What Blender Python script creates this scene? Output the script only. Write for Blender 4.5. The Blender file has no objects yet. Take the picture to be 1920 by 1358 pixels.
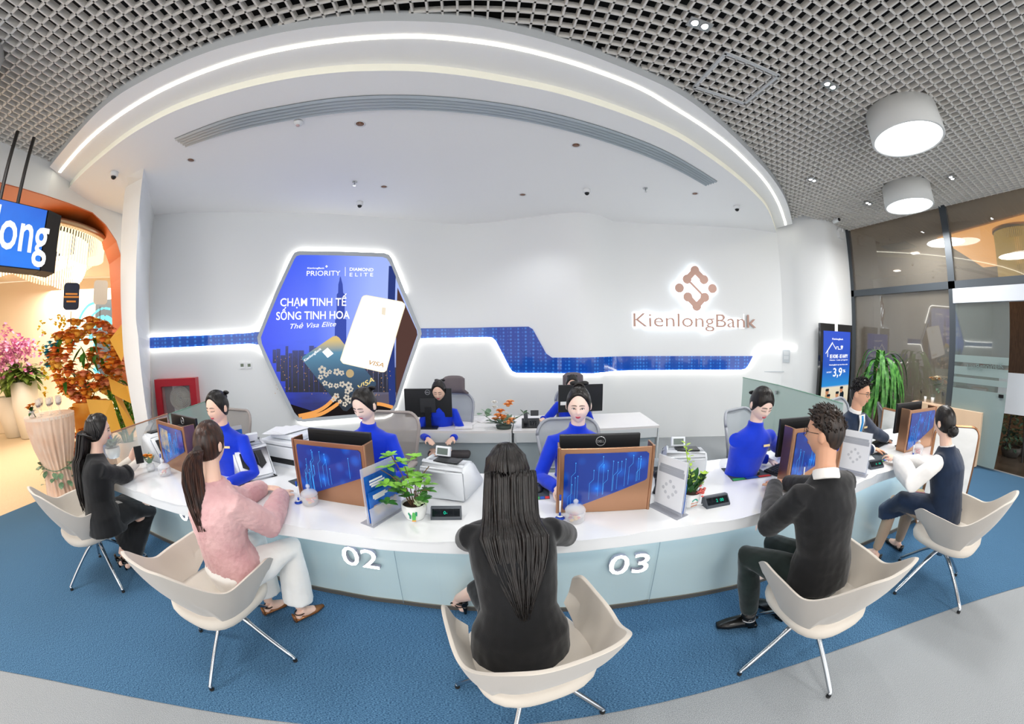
import bpy, bmesh, math, random
import numpy as np
from math import radians, sin, cos, pi, hypot, atan2
from mathutils import Vector, Matrix
random.seed(7)
SC = bpy.context.scene
COL = SC.collection
# ---------------------------------------------------------------- camera (12 mm fisheye held at 1.9 m)
CAM_F, CAM_K1, CAM_K2, CAM_P, CAM_R, CAM_H, CAM_Y = 673.0, -.0091, .0223, radians(-3.75), radians(-.58), 1.9, radians(-5.07)
_t = np.linspace(0, 1.6, 4000); _r = CAM_F * (_t + CAM_K1 * _t**3 + CAM_K2 * _t**5); _m = _r < 1190
_mm = _r[_m] * 36 / 1920
CAM_K = np.linalg.lstsq(np.stack([_mm, _mm**2, _mm**3, _mm**4], 1), _t[_m], rcond=None)[0]
_v = np.array([sin(CAM_R) * cos(CAM_P), cos(CAM_R) * cos(CAM_P), sin(CAM_P)])
_f = np.array([0, 0, 1.]) - _v * _v[2]; _f /= np.linalg.norm(_f)
_x = -np.cross(_f, _v)
if _x[0] < 0: _x = -_x
CAM_M = np.array([[cos(CAM_Y), -sin(CAM_Y), 0], [sin(CAM_Y), cos(CAM_Y), 0], [0, 0, 1]]) @ np.stack([_x, _f, _v])
cd = bpy.data.cameras.new('camera'); camera = bpy.data.objects.new('camera', cd); COL.objects.link(camera); SC.camera = camera
cd.type = 'PANO'; cd.panorama_type = 'FISHEYE_LENS_POLYNOMIAL'; cd.fisheye_fov = pi * 1.2
cd.fisheye_polynomial_k0 = 0
cd.fisheye_polynomial_k1, cd.fisheye_polynomial_k2, cd.fisheye_polynomial_k3, cd.fisheye_polynomial_k4 = [-float(k) for k in CAM_K]
cd.sensor_width = 36; cd.sensor_fit = 'HORIZONTAL'
_w = Matrix.Identity(4)
for _i in range(3):
    _w[_i][0], _w[_i][1], _w[_i][2] = CAM_M[_i, 0], CAM_M[_i, 1], -CAM_M[_i, 2]
_w[2][3] = CAM_H
camera.matrix_world = _w
# ---------------------------------------------------------------- world, colour, lights
W = bpy.data.worlds.new('world'); SC.world = W; W.use_nodes = True
W.node_tree.nodes['Background'].inputs[0].default_value = (1.0, .985, .97, 1)
W.node_tree.nodes['Background'].inputs[1].default_value = 2.0
SC.view_settings.view_transform = 'Standard'; SC.view_settings.look = 'None'
SC.view_settings.exposure = 0.07; SC.view_settings.gamma = 1.0; SC.view_settings.use_curve_mapping = False
SC.cycles.max_bounces = 7; SC.cycles.diffuse_bounces = 4; SC.cycles.glossy_bounces = 3
SC.cycles.transmission_bounces = 6; SC.cycles.transparent_max_bounces = 12
SC.cycles.caustics_reflective = False; SC.cycles.caustics_refractive = False
SC.cycles.sample_clamp_indirect = 3.0; SC.cycles.use_denoising = True

def lamp(name, kind, loc, power, color=(1, 1, 1), size=.5, rot=(0, 0, 0), spot=None, size_y=None, spread=None):
    d = bpy.data.lights.new(name, kind); d.energy = power; d.color = color
    if kind == 'AREA':
        d.shape = 'DISK' if size_y is None else 'RECTANGLE'; d.size = size
        if size_y: d.size_y = size_y
        if spread: d.spread = spread
    elif kind == 'SPOT':
        d.spot_size = spot or radians(100); d.spot_blend = .7; d.shadow_soft_size = size
    else: d.shadow_soft_size = size
    o = bpy.data.objects.new(name, d); o.location = loc; o.rotation_euler = rot; COL.objects.link(o); return o
# drum lamps of the hall (those in view, plus unseen ones added behind the photographer as fill)
for _p in [(4.6, 1.55), (6.9, 2.6), (-3.9, .45), (.4, -1.6), (4.0, -1.8), (-3.0, -2.6), (1.0, -4.2)]:
    lamp('drum_and_fill_light', 'AREA', (_p[0], _p[1], 3.86), 60, (1, .985, .96), .8)
# recessed downlights in the white ceiling over the tellers
for _p in [(-3.46, 3.07), (-1.23, 3.11), (-1.38, 4.76), (.65, 5.19), (1.07, 3.58), (3.2, 4.42)]:
    lamp('downlight_light', 'SPOT', (_p[0], _p[1], 4.08), 38, (.97, .985, 1.0), .06, spot=radians(125))
# twin spotlights in the open cell ceiling
for _p in [(1.57, 1.65), (3.1, 1.65), (4.71, 3.3), (6.35, 3.25), (-.3, .55), (-1.9, .5), (5.2, .3)]:
    lamp('twin_spot_light', 'SPOT', (_p[0], _p[1], 4.25), 60, (1, .98, .95), .04, spot=radians(95))
# warm light of the reception room on the left, and of the lobby beyond the glass
lamp('reception_light', 'AREA', (-8.6, 2.6, 3.7), 150, (1, .88, .74), 2.6)
lamp('reception_light', 'AREA', (-11, 5.6, 3.7), 150, (1, .88, .74), 2.4)
lamp('lobby_light', 'AREA', (11.5, 4.5, 3.9), 60, (1, .62, .3), 2.5)

# ---------------------------------------------------------------- pixel of the photograph -> point in the room
def ray(px, py):
    X = px - 960; Y = -(py - 679); r = hypot(X, Y) + 1e-9; m = r * 36 / 1920
    t = CAM_K[0] * m + CAM_K[1] * m**2 + CAM_K[2] * m**3 + CAM_K[3] * m**4
    return CAM_M @ np.array([sin(t) * X / r, sin(t) * Y / r, cos(t)])
def _hit(d, t): return Vector((d[0] * t, d[1] * t, d[2] * t + CAM_H))
def gz(px, py, z):
    d = ray(px, py); return _hit(d, (z - CAM_H) / d[2])
def gy(px, py, y):
    d = ray(px, py); return _hit(d, y / d[1])
def gx(px, py, x):
    d = ray(px, py); return _hit(d, x / d[0])
def gline(px, py, a, b):
    """ray against the vertical plane over the ground line a-b"""
    d = ray(px, py); n = (-(b[1] - a[1]), b[0] - a[0])
    return _hit(d, (n[0] * a[0] + n[1] * a[1]) / (n[0] * d[0] + n[1] * d[1]))
def gpoly(px, py, pl):
    """ray against the vertical surface over the ground polyline pl"""
    d = ray(px, py); az = atan2(d[1], d[0]); best = None
    for a, b in zip(pl, pl[1:]):
        ex, ey = b[0] - a[0], b[1] - a[1]; det = -d[0] * ey + d[1] * ex
        if abs(det) < 1e-9: continue
        t = (-a[0] * ey + a[1] * ex) / det; s = (d[0] * a[1] - d[1] * a[0]) / det
        if t > 0 and -1e-3 <= s <= 1.001 and (best is None or t < best): best = t
    return _hit(d, best) if best else None
# ---------------------------------------------------------------- materials
def lin(c):
    if isinstance(c, str):
        c = c.lstrip('#'); c = [int(c[i:i + 2], 16) / 255 for i in (0, 2, 4)]
        c = [x / 12.92 if x <= .04045 else ((x + .055) / 1.055)**2.4 for x in c]
    return (c[0], c[1], c[2], 1)
MATS = {}
def mat(name, col='#cccccc', rough=.5, metal=0, emit=None, es=0, trans=0, ior=1.45, bump=None, var=None, coat=0, alpha=1, sheen=0, spec=.5, sss=0):
    if name in MATS: return MATS[name]
    m = bpy.data.materials.new(name); m.use_nodes = True; nt = m.node_tree; b = nt.nodes['Principled BSDF']
    b.inputs['Base Color'].default_value = lin(col); b.inputs['Roughness'].default_value = rough; b.inputs['Metallic'].default_value = metal
    b.inputs['IOR'].default_value = ior; b.inputs['Transmission Weight'].default_value = trans; b.inputs['Coat Weight'].default_value = coat
    b.inputs['Alpha'].default_value = alpha; b.inputs['Specular IOR Level'].default_value = spec
    if sheen: b.inputs['Sheen Weight'].default_value = sheen; b.inputs['Sheen Roughness'].default_value = .5
    if sss: b.inputs['Subsurface Weight'].default_value = sss; b.inputs['Subsurface Radius'].default_value = (.02, .008, .004); b.inputs['Subsurface Scale'].default_value = .5
    if emit: b.inputs['Emission Color'].default_value = lin(emit); b.inputs['Emission Strength'].default_value = es
    tc = None
    if bump or var:
        tc = nt.nodes.new('ShaderNodeTexCoord')
    if var:   # (scale, colour2, detail, stretch)
        sc, c2 = var[0], var[1]; st = var[3] if len(var) > 3 else (1, 1, 1)
        mp = nt.nodes.new('ShaderNodeMapping'); mp.inputs['Scale'].default_value = st
        nt.links.new(tc.outputs['Object'], mp.inputs[0])
        n = nt.nodes.new('ShaderNodeTexNoise'); n.inputs['Scale'].default_value = sc; n.inputs['Detail'].default_value = var[2] if len(var) > 2 else 4
        nt.links.new(mp.outputs[0], n.inputs[0])
        r = nt.nodes.new('ShaderNodeValToRGB'); r.color_ramp.elements[0].position = .36; r.color_ramp.elements[1].position = .64
        r.color_ramp.elements[0].color = lin(col); r.color_ramp.elements[1].color = lin(c2)
        nt.links.new(n.outputs[0], r.inputs[0]); nt.links.new(r.outputs[0], b.inputs['Base Color'])
    if bump:  # (scale, strength, detail, stretch)
        st = bump[3] if len(bump) > 3 else (1, 1, 1)
        mp = nt.nodes.new('ShaderNodeMapping'); mp.inputs['Scale'].default_value = st
        nt.links.new(tc.outputs['Object'], mp.inputs[0])
        n = nt.nodes.new('ShaderNodeTexNoise'); n.inputs['Scale'].default_value = bump[0]; n.inputs['Detail'].default_value = bump[2] if len(bump) > 2 else 3
        nt.links.new(mp.outputs[0], n.inputs[0])
        bp = nt.nodes.new('ShaderNodeBump'); bp.inputs['Strength'].default_value = bump[1]; bp.inputs['Distance'].default_value = .004
        nt.links.new(n.outputs[0], bp.inputs['Height']); nt.links.new(bp.outputs[0], b.inputs['Normal'])
    MATS[name] = m; return m
def emis(name, col, s=1.0):
    if name in MATS: return MATS[name]
    m = bpy.data.materials.new(name); m.use_nodes = True; nt = m.node_tree; nt.nodes.clear()
    e = nt.nodes.new('ShaderNodeEmission'); o = nt.nodes.new('ShaderNodeOutputMaterial'); nt.links.new(e.outputs[0], o.inputs[0])
    e.inputs[0].default_value = lin(col); e.inputs[1].default_value = s; MATS[name] = m; return m
def ramp_mat(name, stops, axis=2, lo=0., hi=1., emission=False, strength=1., rough=.4, noise=None, wave=None, coat=0, metal=0):
    """colour ramp along an object axis (lo..hi in metres)"""
    if name in MATS: return MATS[name]
    m = bpy.data.materials.new(name); m.use_nodes = True; nt = m.node_tree; b = nt.nodes['Principled BSDF']
    b.inputs['Roughness'].default_value = rough; b.inputs['Coat Weight'].default_value = coat; b.inputs['Metallic'].default_value = metal
    tc = nt.nodes.new('ShaderNodeTexCoord'); sp = nt.nodes.new('ShaderNodeSeparateXYZ'); nt.links.new(tc.outputs['Object'], sp.inputs[0])
    mr = nt.nodes.new('ShaderNodeMapRange'); mr.inputs[1].default_value = lo; mr.inputs[2].default_value = hi
    if isinstance(axis, int): nt.links.new(sp.outputs[axis], mr.inputs[0])
    else:
        dt = nt.nodes.new('ShaderNodeVectorMath'); dt.operation = 'DOT_PRODUCT'; dt.inputs[1].default_value = axis
        nt.links.new(tc.outputs['Object'], dt.inputs[0]); nt.links.new(dt.outputs['Value'], mr.inputs[0])
    src = mr.outputs[0]
    if noise:
        n = nt.nodes.new('ShaderNodeTexNoise'); n.inputs['Scale'].default_value = noise[0]; n.inputs['Detail'].default_value = 4
        nt.links.new(tc.outputs['Object'], n.inputs[0])
        ma = nt.nodes.new('ShaderNodeMath'); ma.operation = 'MULTIPLY_ADD'; ma.inputs[1].default_value = noise[1]
        nt.links.new(n.outputs[0], ma.inputs[0]); nt.links.new(src, ma.inputs[2])
        mb = nt.nodes.new('ShaderNodeMath'); mb.operation = 'SUBTRACT'; mb.inputs[1].default_value = noise[1] * .5
        nt.links.new(ma.outputs[0], mb.inputs[0]); src = mb.outputs[0]
    r = nt.nodes.new('ShaderNodeValToRGB'); el = r.color_ramp.elements
    el[0].position = stops[0][0]; el[0].color = lin(stops[0][1]); el[1].position = stops[-1][0]; el[1].color = lin(stops[-1][1])
    for p, c in stops[1:-1]:
        e = el.new(p); e.color = lin(c)
    nt.links.new(src, r.inputs[0])
    if emission:
        b.inputs['Base Color'].default_value = (0.02, 0.02, 0.02, 1)
        nt.links.new(r.outputs[0], b.inputs['Emission Color']); b.inputs['Emission Strength'].default_value = strength
    else: nt.links.new(r.outputs[0], b.inputs['Base Color'])
    MATS[name] = m; return m
# ---------------------------------------------------------------- mesh helpers
def new(): return bmesh.new()
def obj(name, bm, m, parent=None, smooth=False, mods=None):
    me = bpy.data.meshes.new(name); bmesh.ops.recalc_face_normals(bm, faces=bm.faces); bm.to_mesh(me); bm.free()
    for x in (m if isinstance(m, (list, tuple)) else [m]): me.materials.append(x)
    if smooth: me.polygons.foreach_set('use_smooth', [True] * len(me.polygons))
    o = bpy.data.objects.new(name, me); COL.objects.link(o)
    if parent is not None:
        o.parent = parent; o.matrix_parent_inverse = Matrix.Identity(4)
    return o
def thing(name, label, cat, loc=(0, 0, 0), rz=0, group=None):
    o = bpy.data.objects.new(name, None); COL.objects.link(o); o.empty_display_size = .1
    o.location = loc; o.rotation_euler = (0, 0, rz); o['label'] = label; o['category'] = cat
    if group: o['group'] = group
    return o
def tag(o, label, cat, group=None, kind=None):
    o['label'] = label; o['category'] = cat
    if group: o['group'] = group
    if kind: o['kind'] = kind
    return o
def struct(name, bm, m, smooth=False, parent=None):
    o = obj(name, bm, m, parent, smooth)
    if parent is None: o['kind'] = 'structure'
    return o
def dup(root, loc, rz=None, label=None, group=None):
    r = root.copy(); COL.objects.link(r); r.location = loc
    if rz is not None: r.rotation_euler = (0, 0, rz)
    if label: r['label'] = label
    if group: r['group'] = group
    def rec(a, b):
        for ch in list(a.children):
            c = ch.copy(); COL.objects.link(c); c.parent = b; rec(ch, c)
    rec(root, r); return r
def quad(bm, a, b, c, d, mi=0):
    f = bm.faces.new([bm.verts.new(Vector(p)) for p in (a, b, c, d)]); f.material_index = mi; return f
def ngon(bm, pts, mi=0):
    f = bm.faces.new([bm.verts.new(Vector(p)) for p in pts]); f.material_index = mi; f.normal_update()
    r = bmesh.ops.triangulate(bm, faces=[f], ngon_method='EAR_CLIP')
    for g in r['faces']: g.material_index = mi
def strip(bm, A, B, mi=0, closed=False):
    va = [bm.verts.new(Vector(p)) for p in A]; vb = [bm.verts.new(Vector(p)) for p in B]; n = len(va)
    for i in range(n if closed else n - 1):
        j = (i + 1) % n
        f = bm.faces.new([va[i], va[j], vb[j], vb[i]]); f.material_index = mi
def box(bm, c, s, rz=0, mi=0, rx=0, ry=0, bev=0):
    m = Matrix.Translation(Vector(c)) @ Matrix.Rotation(rz, 4, 'Z') @ Matrix.Rotation(ry, 4, 'Y') @ Matrix.Rotation(rx, 4, 'X') @ Matrix.Diagonal((s[0], s[1], s[2], 1))
    r = bmesh.ops.create_cube(bm, size=1, matrix=m)
    fs = set(f for v in r['verts'] for f in v.link_faces)
    for f in fs: f.material_index = mi
    if bev:
        es = list(set(e for f in fs for e in f.edges))
        q = bmesh.ops.bevel(bm, geom=es, offset=bev, segments=2, affect='EDGES', profile=.5)
        for f in q['faces']: f.material_index = mi
def cyl(bm, c, r, h, n=24, mi=0, r2=None, rx=0, ry=0, rz=0):
    m = Matrix.Translation(Vector(c)) @ Matrix.Rotation(rz, 4, 'Z') @ Matrix.Rotation(ry, 4, 'Y') @ Matrix.Rotation(rx, 4, 'X')
    q = bmesh.ops.create_cone(bm, cap_ends=True, segments=n, radius1=r, radius2=r if r2 is None else r2, depth=h, matrix=m)
    for f in set(f for v in q['verts'] for f in v.link_faces): f.material_index = mi
def ball(bm, c, r, n=12, mi=0, s=(1, 1, 1), rot=None):
    m = Matrix.Translation(Vector(c)) @ (rot.to_4x4() if rot else Matrix.Identity(4)) @ Matrix.Diagonal((s[0], s[1], s[2], 1))
    q = bmesh.ops.create_uvsphere(bm, u_segments=n, v_segments=max(6, n * 2 // 3), radius=r, matrix=m)
    for f in set(f for v in q['verts'] for f in v.link_faces): f.material_index = mi
def tube(bm, pts, r, n=8, mi=0, caps=True, sq=1.0, up=None):
    """swept tube; r one radius, a list, or a list of (rx, ry); up orients rx"""
    pts = [Vector(p) for p in pts]; N = len(pts); rings = []
    prev = None
    for i, p in enumerate(pts):
        t = (pts[min(i + 1, N - 1)] - pts[max(i - 1, 0)])
        if t.length < 1e-9: t = Vector((0, 0, 1))
        t.normalize()
        if up is not None:
            u = Vector(up[i] if isinstance(up, list) else up); u = u - t * u.dot(t)
            if u.length < 1e-6: u = t.orthogonal()
        elif prev is None: u = t.orthogonal()
        else:
            u = prev - t * prev.dot(t)
            if u.length < 1e-6: u = t.orthogonal()
        u.normalize(); prev = u; w = t.cross(u)
        q = r[i] if isinstance(r, (list, tuple)) else r
        a, b = q if isinstance(q, (list, tuple)) else (q, q * sq)
        rings.append([bm.verts.new(p + u * (a * cos(2 * pi * k / n)) + w * (b * sin(2 * pi * k / n))) for k in range(n)])
    for A, B in zip(rings, rings[1:]):
        for k in range(n):
            f = bm.faces.new([A[k], A[(k + 1) % n], B[(k + 1) % n], B[k]]); f.material_index = mi
    if caps:
        for R_ in (rings[0][::-1], rings[-1]):
            f = bm.faces.new(R_); f.material_index = mi
def lathe(bm, prof, c=(0, 0, 0), n=32, mi=0, sx=1, sy=1):
    rings = [[bm.verts.new((c[0] + r * sx * cos(2 * pi * k / n), c[1] + r * sy * sin(2 * pi * k / n), c[2] + z)) for k in range(n)] for r, z in prof]
    for A, B in zip(rings, rings[1:]):
        for k in range(n):
            f = bm.faces.new([A[k], A[(k + 1) % n], B[(k + 1) % n], B[k]]); f.material_index = mi
    for R_, p in ((rings[0], prof[0]), (rings[-1], prof[-1])):
        if p[0] > 1e-4: f = bm.faces.new(R_); f.material_index = mi
def prism(bm, poly, off, mi=0):
    """closed outline of 3D points extruded by the vector off"""
    A = [Vector(p) for p in poly]; off = Vector(off); B = [p + off for p in A]
    strip(bm, A, B, mi, closed=True); ngon(bm, A, mi); ngon(bm, B, mi)
def spline(pts, k=6):
    P = [Vector(p) for p in pts]; out = []
    for i in range(len(P) - 1):
        p0, p1, p2, p3 = P[max(i - 1, 0)], P[i], P[i + 1], P[min(i + 2, len(P) - 1)]
        for j in range(k):
            t = j / k
            out.append(.5 * ((2 * p1) + (p2 - p0) * t + (2 * p0 - 5 * p1 + 4 * p2 - p3) * t * t + (3 * p1 - p0 - 3 * p2 + p3) * t**3))
    out.append(P[-1]); return out
def rrect(w, h, r, k=5):
    o = []
    for cx, cy, a in ((w / 2 - r, h / 2 - r, 0), (-w / 2 + r, h / 2 - r, 90), (-w / 2 + r, -h / 2 + r, 180), (w / 2 - r, -h / 2 + r, 270)):
        for i in range(k + 1):
            t = radians(a + 90 * i / k); o.append((cx + r * cos(t), cy + r * sin(t)))
    return o
class Frame:
    """upright plane: O origin, U along, N towards the room; uv from a pixel"""
    def __init__(s, a, b, flip=False):
        s.O = Vector((a[0], a[1], 0)); s.U = Vector((b[0] - a[0], b[1] - a[1], 0)).normalized(); s.V = Vector((0, 0, 1))
        s.N = Vector((s.U.y, -s.U.x, 0))
        if s.N.dot(-s.O) < 0: s.N = -s.N
    def uv(s, px, py):
        d = Vector(ray(px, py)); t = s.N.dot(s.O - Vector((0, 0, CAM_H))) / s.N.dot(d)
        p = Vector((0, 0, CAM_H)) + d * t - s.O; return (p.dot(s.U), p.z)
    def at(s, u, v, d=0): return s.O + s.U * u + s.V * v + s.N * d
    def p(s, px, py, d=0):
        u, v = s.uv(px, py); return s.at(u, v, d)
def text_mesh(body, bevel=0, extrude=.0, bold=False, shear=0):
    c = bpy.data.curves.new('lettering', 'FONT'); c.body = body; c.size = 1; c.extrude = extrude; c.offset = (.012 if bold is True else bold); c.resolution_u = 3; c.shear = shear
    o = bpy.data.objects.new('lettering', c); COL.objects.link(o)
    dg = bpy.context.evaluated_depsgraph_get(); me = bpy.data.meshes.new_from_object(o.evaluated_get(dg))
    bpy.data.objects.remove(o); bpy.data.curves.remove(c); return me
def text(name, body, F, a, b, h, m, parent=None, depth=.004, d=.01, bold=False, shear=0, up=None):
    """lettering whose left baseline point is a and right baseline point is b (uv of frame F), h = capital height"""
    me = text_mesh(body, extrude=.5, bold=bold, shear=shear)
    xs = [v.co.x for v in me.vertices]; x0, x1 = min(xs), max(xs)
    A = Vector(a); B = Vector(b); L = (B - A).length; du = (B - A) / L; dv = Vector((-du.y, du.x)) if up is None else Vector(up)
    for v in me.vertices:
        t = (v.co.x - x0) / (x1 - x0) * L; y = v.co.y / .73 * h
        q = A + du * t + dv * y; v.co = F.at(q.x, q.y, d + (v.co.z + .5) * depth)
    me.materials.append(m); o = bpy.data.objects.new(name, me); COL.objects.link(o)
    if parent: o.parent = parent
    return o
# ================================================================ the setting
Z_IN, Z_RING, Z_GRID = 4.12, 4.205, 4.30
WALL_PX = [(289, 403), (340, 399), (400, 397), (475, 398), (600, 400), (675, 402), (735, 408), (788, 415), (830, 419), (872, 421), (928, 416), (998, 407), (1040, 401), (1078, 398), (1100, 399), (1125, 404), (1150, 415), (1209, 419), (1303, 423), (1397, 428), (1456, 436)]
WALL = [gz(x, y, Z_IN).to_2d() for x, y in WALL_PX]
_a, _b = WALL[3], WALL[8]   # the stretch behind the lightbox is flat
for _i in (4, 5, 6, 7):
    _e = (_b - _a).normalized(); WALL[_i] = _a + _e * (WALL[_i] - _a).dot(_e)
RIGHT = [Vector(p) for p in ((6.04, 5.12), (6.12, 4.9), (6.30, 4.66), (6.53, 4.5), (6.72, 4.46), (6.95, 4.49), (7.3, 4.56), (7.7, 4.64))]
BACK = WALL + RIGHT
white = mat('white_wall_paint', '#eceeef', .55, bump=(60, .02, 2))
ceilw = mat('white_ceiling_paint', '#fbfbfb', .6)
lipm = mat('cream_ceiling_edge', '#f1efe2', .6)
greym = mat('grey_soffit_paint', '#b9bdc0', .5)
gridm = mat('grey_cell_ceiling_metal', '#e2dfda', .5)
ledm = emis('led_strip', '#fffdf5', 7.0)
ledw = emis('led_strip_warm', '#fffbe6', 7.0)
def arc3(px, z): return [gz(x, y, z) for x, y in px]
OUT_B = [(93, 313), (140, 256), (180, 213), (220, 180), (267, 152), (333, 120), (400, 94), (467, 75), (533, 60), (633, 46), (700, 40), (760, 39.5), (812, 41), (897, 48), (981, 65), (1066, 89), (1150, 120), (1214, 147), (1271, 175), (1327, 214), (1374, 255), (1412, 293), (1445, 330), (1469, 366), (1480, 394), (1486, 420)]
IN_B = [(128, 354), (150, 330), (180, 303), (233, 261), (280, 232), (333, 206), (433, 172), (533, 149), (633, 136), (700, 133), (784, 134), (869, 142), (953, 156), (1037, 173), (1120, 197), (1200, 226), (1271, 258), (1322, 290), (1374, 328), (1412, 361), (1440, 394), (1456, 436)]
LED_PX = [(112, 323), (150, 278), (200, 233), (267, 188), (333, 154), (433, 116), (533, 91), (640, 75), (700, 70), (784, 68), (869, 74.5), (953, 87), (1037, 107), (1122, 134), (1206, 168), (1259, 199), (1318, 236), (1365, 271), (1400, 303), (1436, 342), (1459, 380), (1471, 413), (1473, 422)]
outer = spline(arc3(OUT_B, Z_RING), 4); inner = spline(arc3(IN_B, Z_IN), 4)
up = Vector((0, 0, 1))
# white ceiling over the tellers, its lip, the recessed ring with the LED line, the grey fascia
bm = new(); ngon(bm, [p for p in inner] + [Vector((p.x, p.y, Z_IN)) for p in reversed(WALL)] + [Vector((-5.9, 4.6, Z_IN)), Vector((-5.9, 3.1, Z_IN))])
struct('ceiling', bm, ceilw)
bm = new(); strip(bm, inner, [p + up * .09 for p in inner]); struct('trim_1', bm, lipm)
bm = new()
n = len(outer); inn = [inner[int(i * (len(inner) - 1) / (n - 1))] for i in range(n)]
strip(bm, outer, [Vector((p.x, p.y + .0, Z_RING)) for p in inn]); strip(bm, [Vector((p.x, p.y, Z_RING)) for p in inn], [Vector((p.x, p.y + .5, Z_RING + .002)) for p in inn])
struct('ceiling', bm, ceilw)
bm = new(); strip(bm, outer, [p + up * .13 for p in outer]); strip(bm, [p + up * .13 for p in outer], [Vector((p.x, p.y + .35, p.z + .13)) for p in outer]); struct('trim_2', bm, greym)
def flat_line(bm, P, w, th):
    """flat luminous strip of width w under a horizontal path"""
    A, B = [], []
    for i, p in enumerate(P):
        t = (P[min(i + 1, len(P) - 1)] - P[max(i - 1, 0)]); t.z = 0; t.normalize(); s = Vector((-t.y, t.x, 0)) * w / 2
        A.append(p - s); B.append(p + s)
    dz = Vector((0, 0, -th)); strip(bm, [a + dz for a in A], [b + dz for b in B]); strip(bm, A, [a + dz for a in A]); strip(bm, B, [b + dz for b in B])
bm = new(); flat_line(bm, spline(arc3(LED_PX, Z_RING), 4), .035, .006)
tag(obj('led_strip_light', bm, ledw), 'curved white LED line set in the ceiling ring over the counter', 'light')
# linear air diffuser that follows the curve
V_O = [(327, 260), (433, 220), (533, 198), (633, 183), (741, 178), (881, 186), (1022, 209), (1163, 249), (1256, 287), (1345, 340)]
V_I = [(350, 275), (433, 248), (533, 227), (633, 212), (741, 205.5), (881, 212.5), (1022, 235), (1163, 275), (1256, 312), (1322, 348)]
vo, vi = spline(arc3(V_O, Z_IN - .004), 5), spline(arc3(V_I, Z_IN - .004), 5)
vt = thing('air_diffuser', 'long curved grey slot air diffuser in the white ceiling', 'vent', tuple(vo[len(vo) // 2]))
def local(o, bm):
    bmesh.ops.translate(bm, verts=bm.verts, vec=-o.location); return bm
bm = new(); strip(bm, vo, vi); obj('back_plate', local(vt, bm), mat('vent_dark', '#7f8a93', .5), vt)
slm = mat('vent_slat', '#b9c3cb', .35, .3)
for k in range(5):
    bm = new(); a, b = k / 5 + .02, k / 5 + .13
    P = [x.lerp(y, a) for x, y in zip(vo, vi)]; Q = [x.lerp(y, b) for x, y in zip(vo, vi)]
    strip(bm, [p - up * .002 for p in P], [q - up * .018 for q in Q]); strip(bm, [q - up * .018 for q in Q], [q.lerp(p, .3) - up * .0 for p, q in zip(P, Q)])
    obj('slat', local(vt, bm), slm, vt)
# open cell ceiling, cut round the white ceiling
poly = [p.to_2d() for p in outer]
def inside(x, y):
    if x <= poly[0].x or x >= poly[-1].x: return False
    for a, b in zip(poly, poly[1:]):
        if min(a.x, b.x) <= x <= max(a.x, b.x):
            t = (x - a.x) / (b.x - a.x + 1e-9); return y > a.y + t * (b.y - a.y)
    return False
bm = new(); X0, X1, Y0, Y1 = -5.45, 7.68, -5.0, 4.95; CW, CH = .016, .055
def runs(f, lo, hi):
    s = np.arange(lo, hi + .001, .02); out = []; st = None
    for v in s:
        if f(v):
            if st is None: st = v
        elif st is not None: out.append((st, v)); st = None
    if st is not None: out.append((st, hi))
    return out
back_y = lambda x: 5.2 if x < 6.0 else 4.55
for i in range(int((X1 - X0) / 0.109) + 1):
    x = X0 + .02 + i * 0.109
    for a, b in runs(lambda y: not inside(x, y) and y < back_y(x), Y0, Y1): box(bm, (x, (a + b) / 2, Z_GRID + CH / 2), (CW, b - a, CH))
for i in range(int((Y1 - Y0) / 0.109) + 1):
    y = Y0 + .03 + i * 0.109
    for a, b in runs(lambda x: not inside(x, y) and y < back_y(x), X0, X1): box(bm, ((a + b) / 2, y, Z_GRID + CH / 2), (b - a, CW, CH))
struct('ceiling', bm, gridm)
bm = new(); quad(bm, (X0 - 1, Y0 - 1, 4.95), (X1 + .3, Y0 - 1, 4.95), (X1 + .3, 7, 4.95), (X0 - 1, 7, 4.95)); struct('ceiling', bm, mat('dark_plenum', '#15171a', .9))
bm = new()
for c, s in (((2.26, 1.85, 0), (.64, .03, .02)), ((2.26, 2.39, 0), (.64, .03, .02)), ((1.95, 2.12, 0), (.03, .55, .02)), ((2.57, 2.12, 0), (.03, .55, .02))):
    box(bm, (c[0], c[1], Z_GRID - .004), s)
struct('trim_3', bm, mat('panel_frame', '#c3c6c8', .5))
# back wall
bm = new()
strip(bm, [Vector((p.x, p.y, 0)) for p in WALL], [Vector((p.x, p.y, Z_IN + .15)) for p in WALL])
struct('wall_back', bm, white, smooth=True)
bm = new(); R2 = [WALL[-1]] + RIGHT
rr = spline([Vector((p.x, p.y, 0)) for p in R2], 4)
strip(bm, rr, [p + up * 4.5 for p in rr]); struct('wall_right_return', bm, white, smooth=True)
# pier on the left that leans slightly
PL = [(235, 351), (229, 410), (226.5, 470), (226, 530), (228, 600), (232, 668), (242, 734), (252, 786)]
PR = [(267, 334), (258, 440), (255, 539), (255, 600), (259, 631), (263, 680), (268, 723), (276, 780)]
PC = [(289, 403), (284, 450), (280, 521), (280, 600), (281, 640), (282, 690), (284, 730), (287, 790)]
bm = new()
L_ = [gline(x, y, (-5.2, 3.22), (-4.3, 3.0)) for x, y in PL]; R_ = [gline(x, y, (-5.2, 3.22), (-4.3, 3.0)) for x, y in PR]; C_ = [gline(x, y, (-5.6, 4.1), (-5.0, 4.45)) for x, y in PC]
L_.insert(0, gline(237, 333, (-4.95, 2.95), (-4.3, 2.9))); R_.insert(0, gline(266, 331, (-4.95, 2.95), (-4.3, 2.9))); C_.insert(0, Vector((C_[0].x, C_[0].y, Z_IN)))
for A in (L_, R_, C_):
    A[0].z = Z_IN; e = A[-1].copy(); e.z = 0; A.append(e)
B_ = [Vector((p.x - .9, p.y + .9, p.z)) for p in L_]
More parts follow.
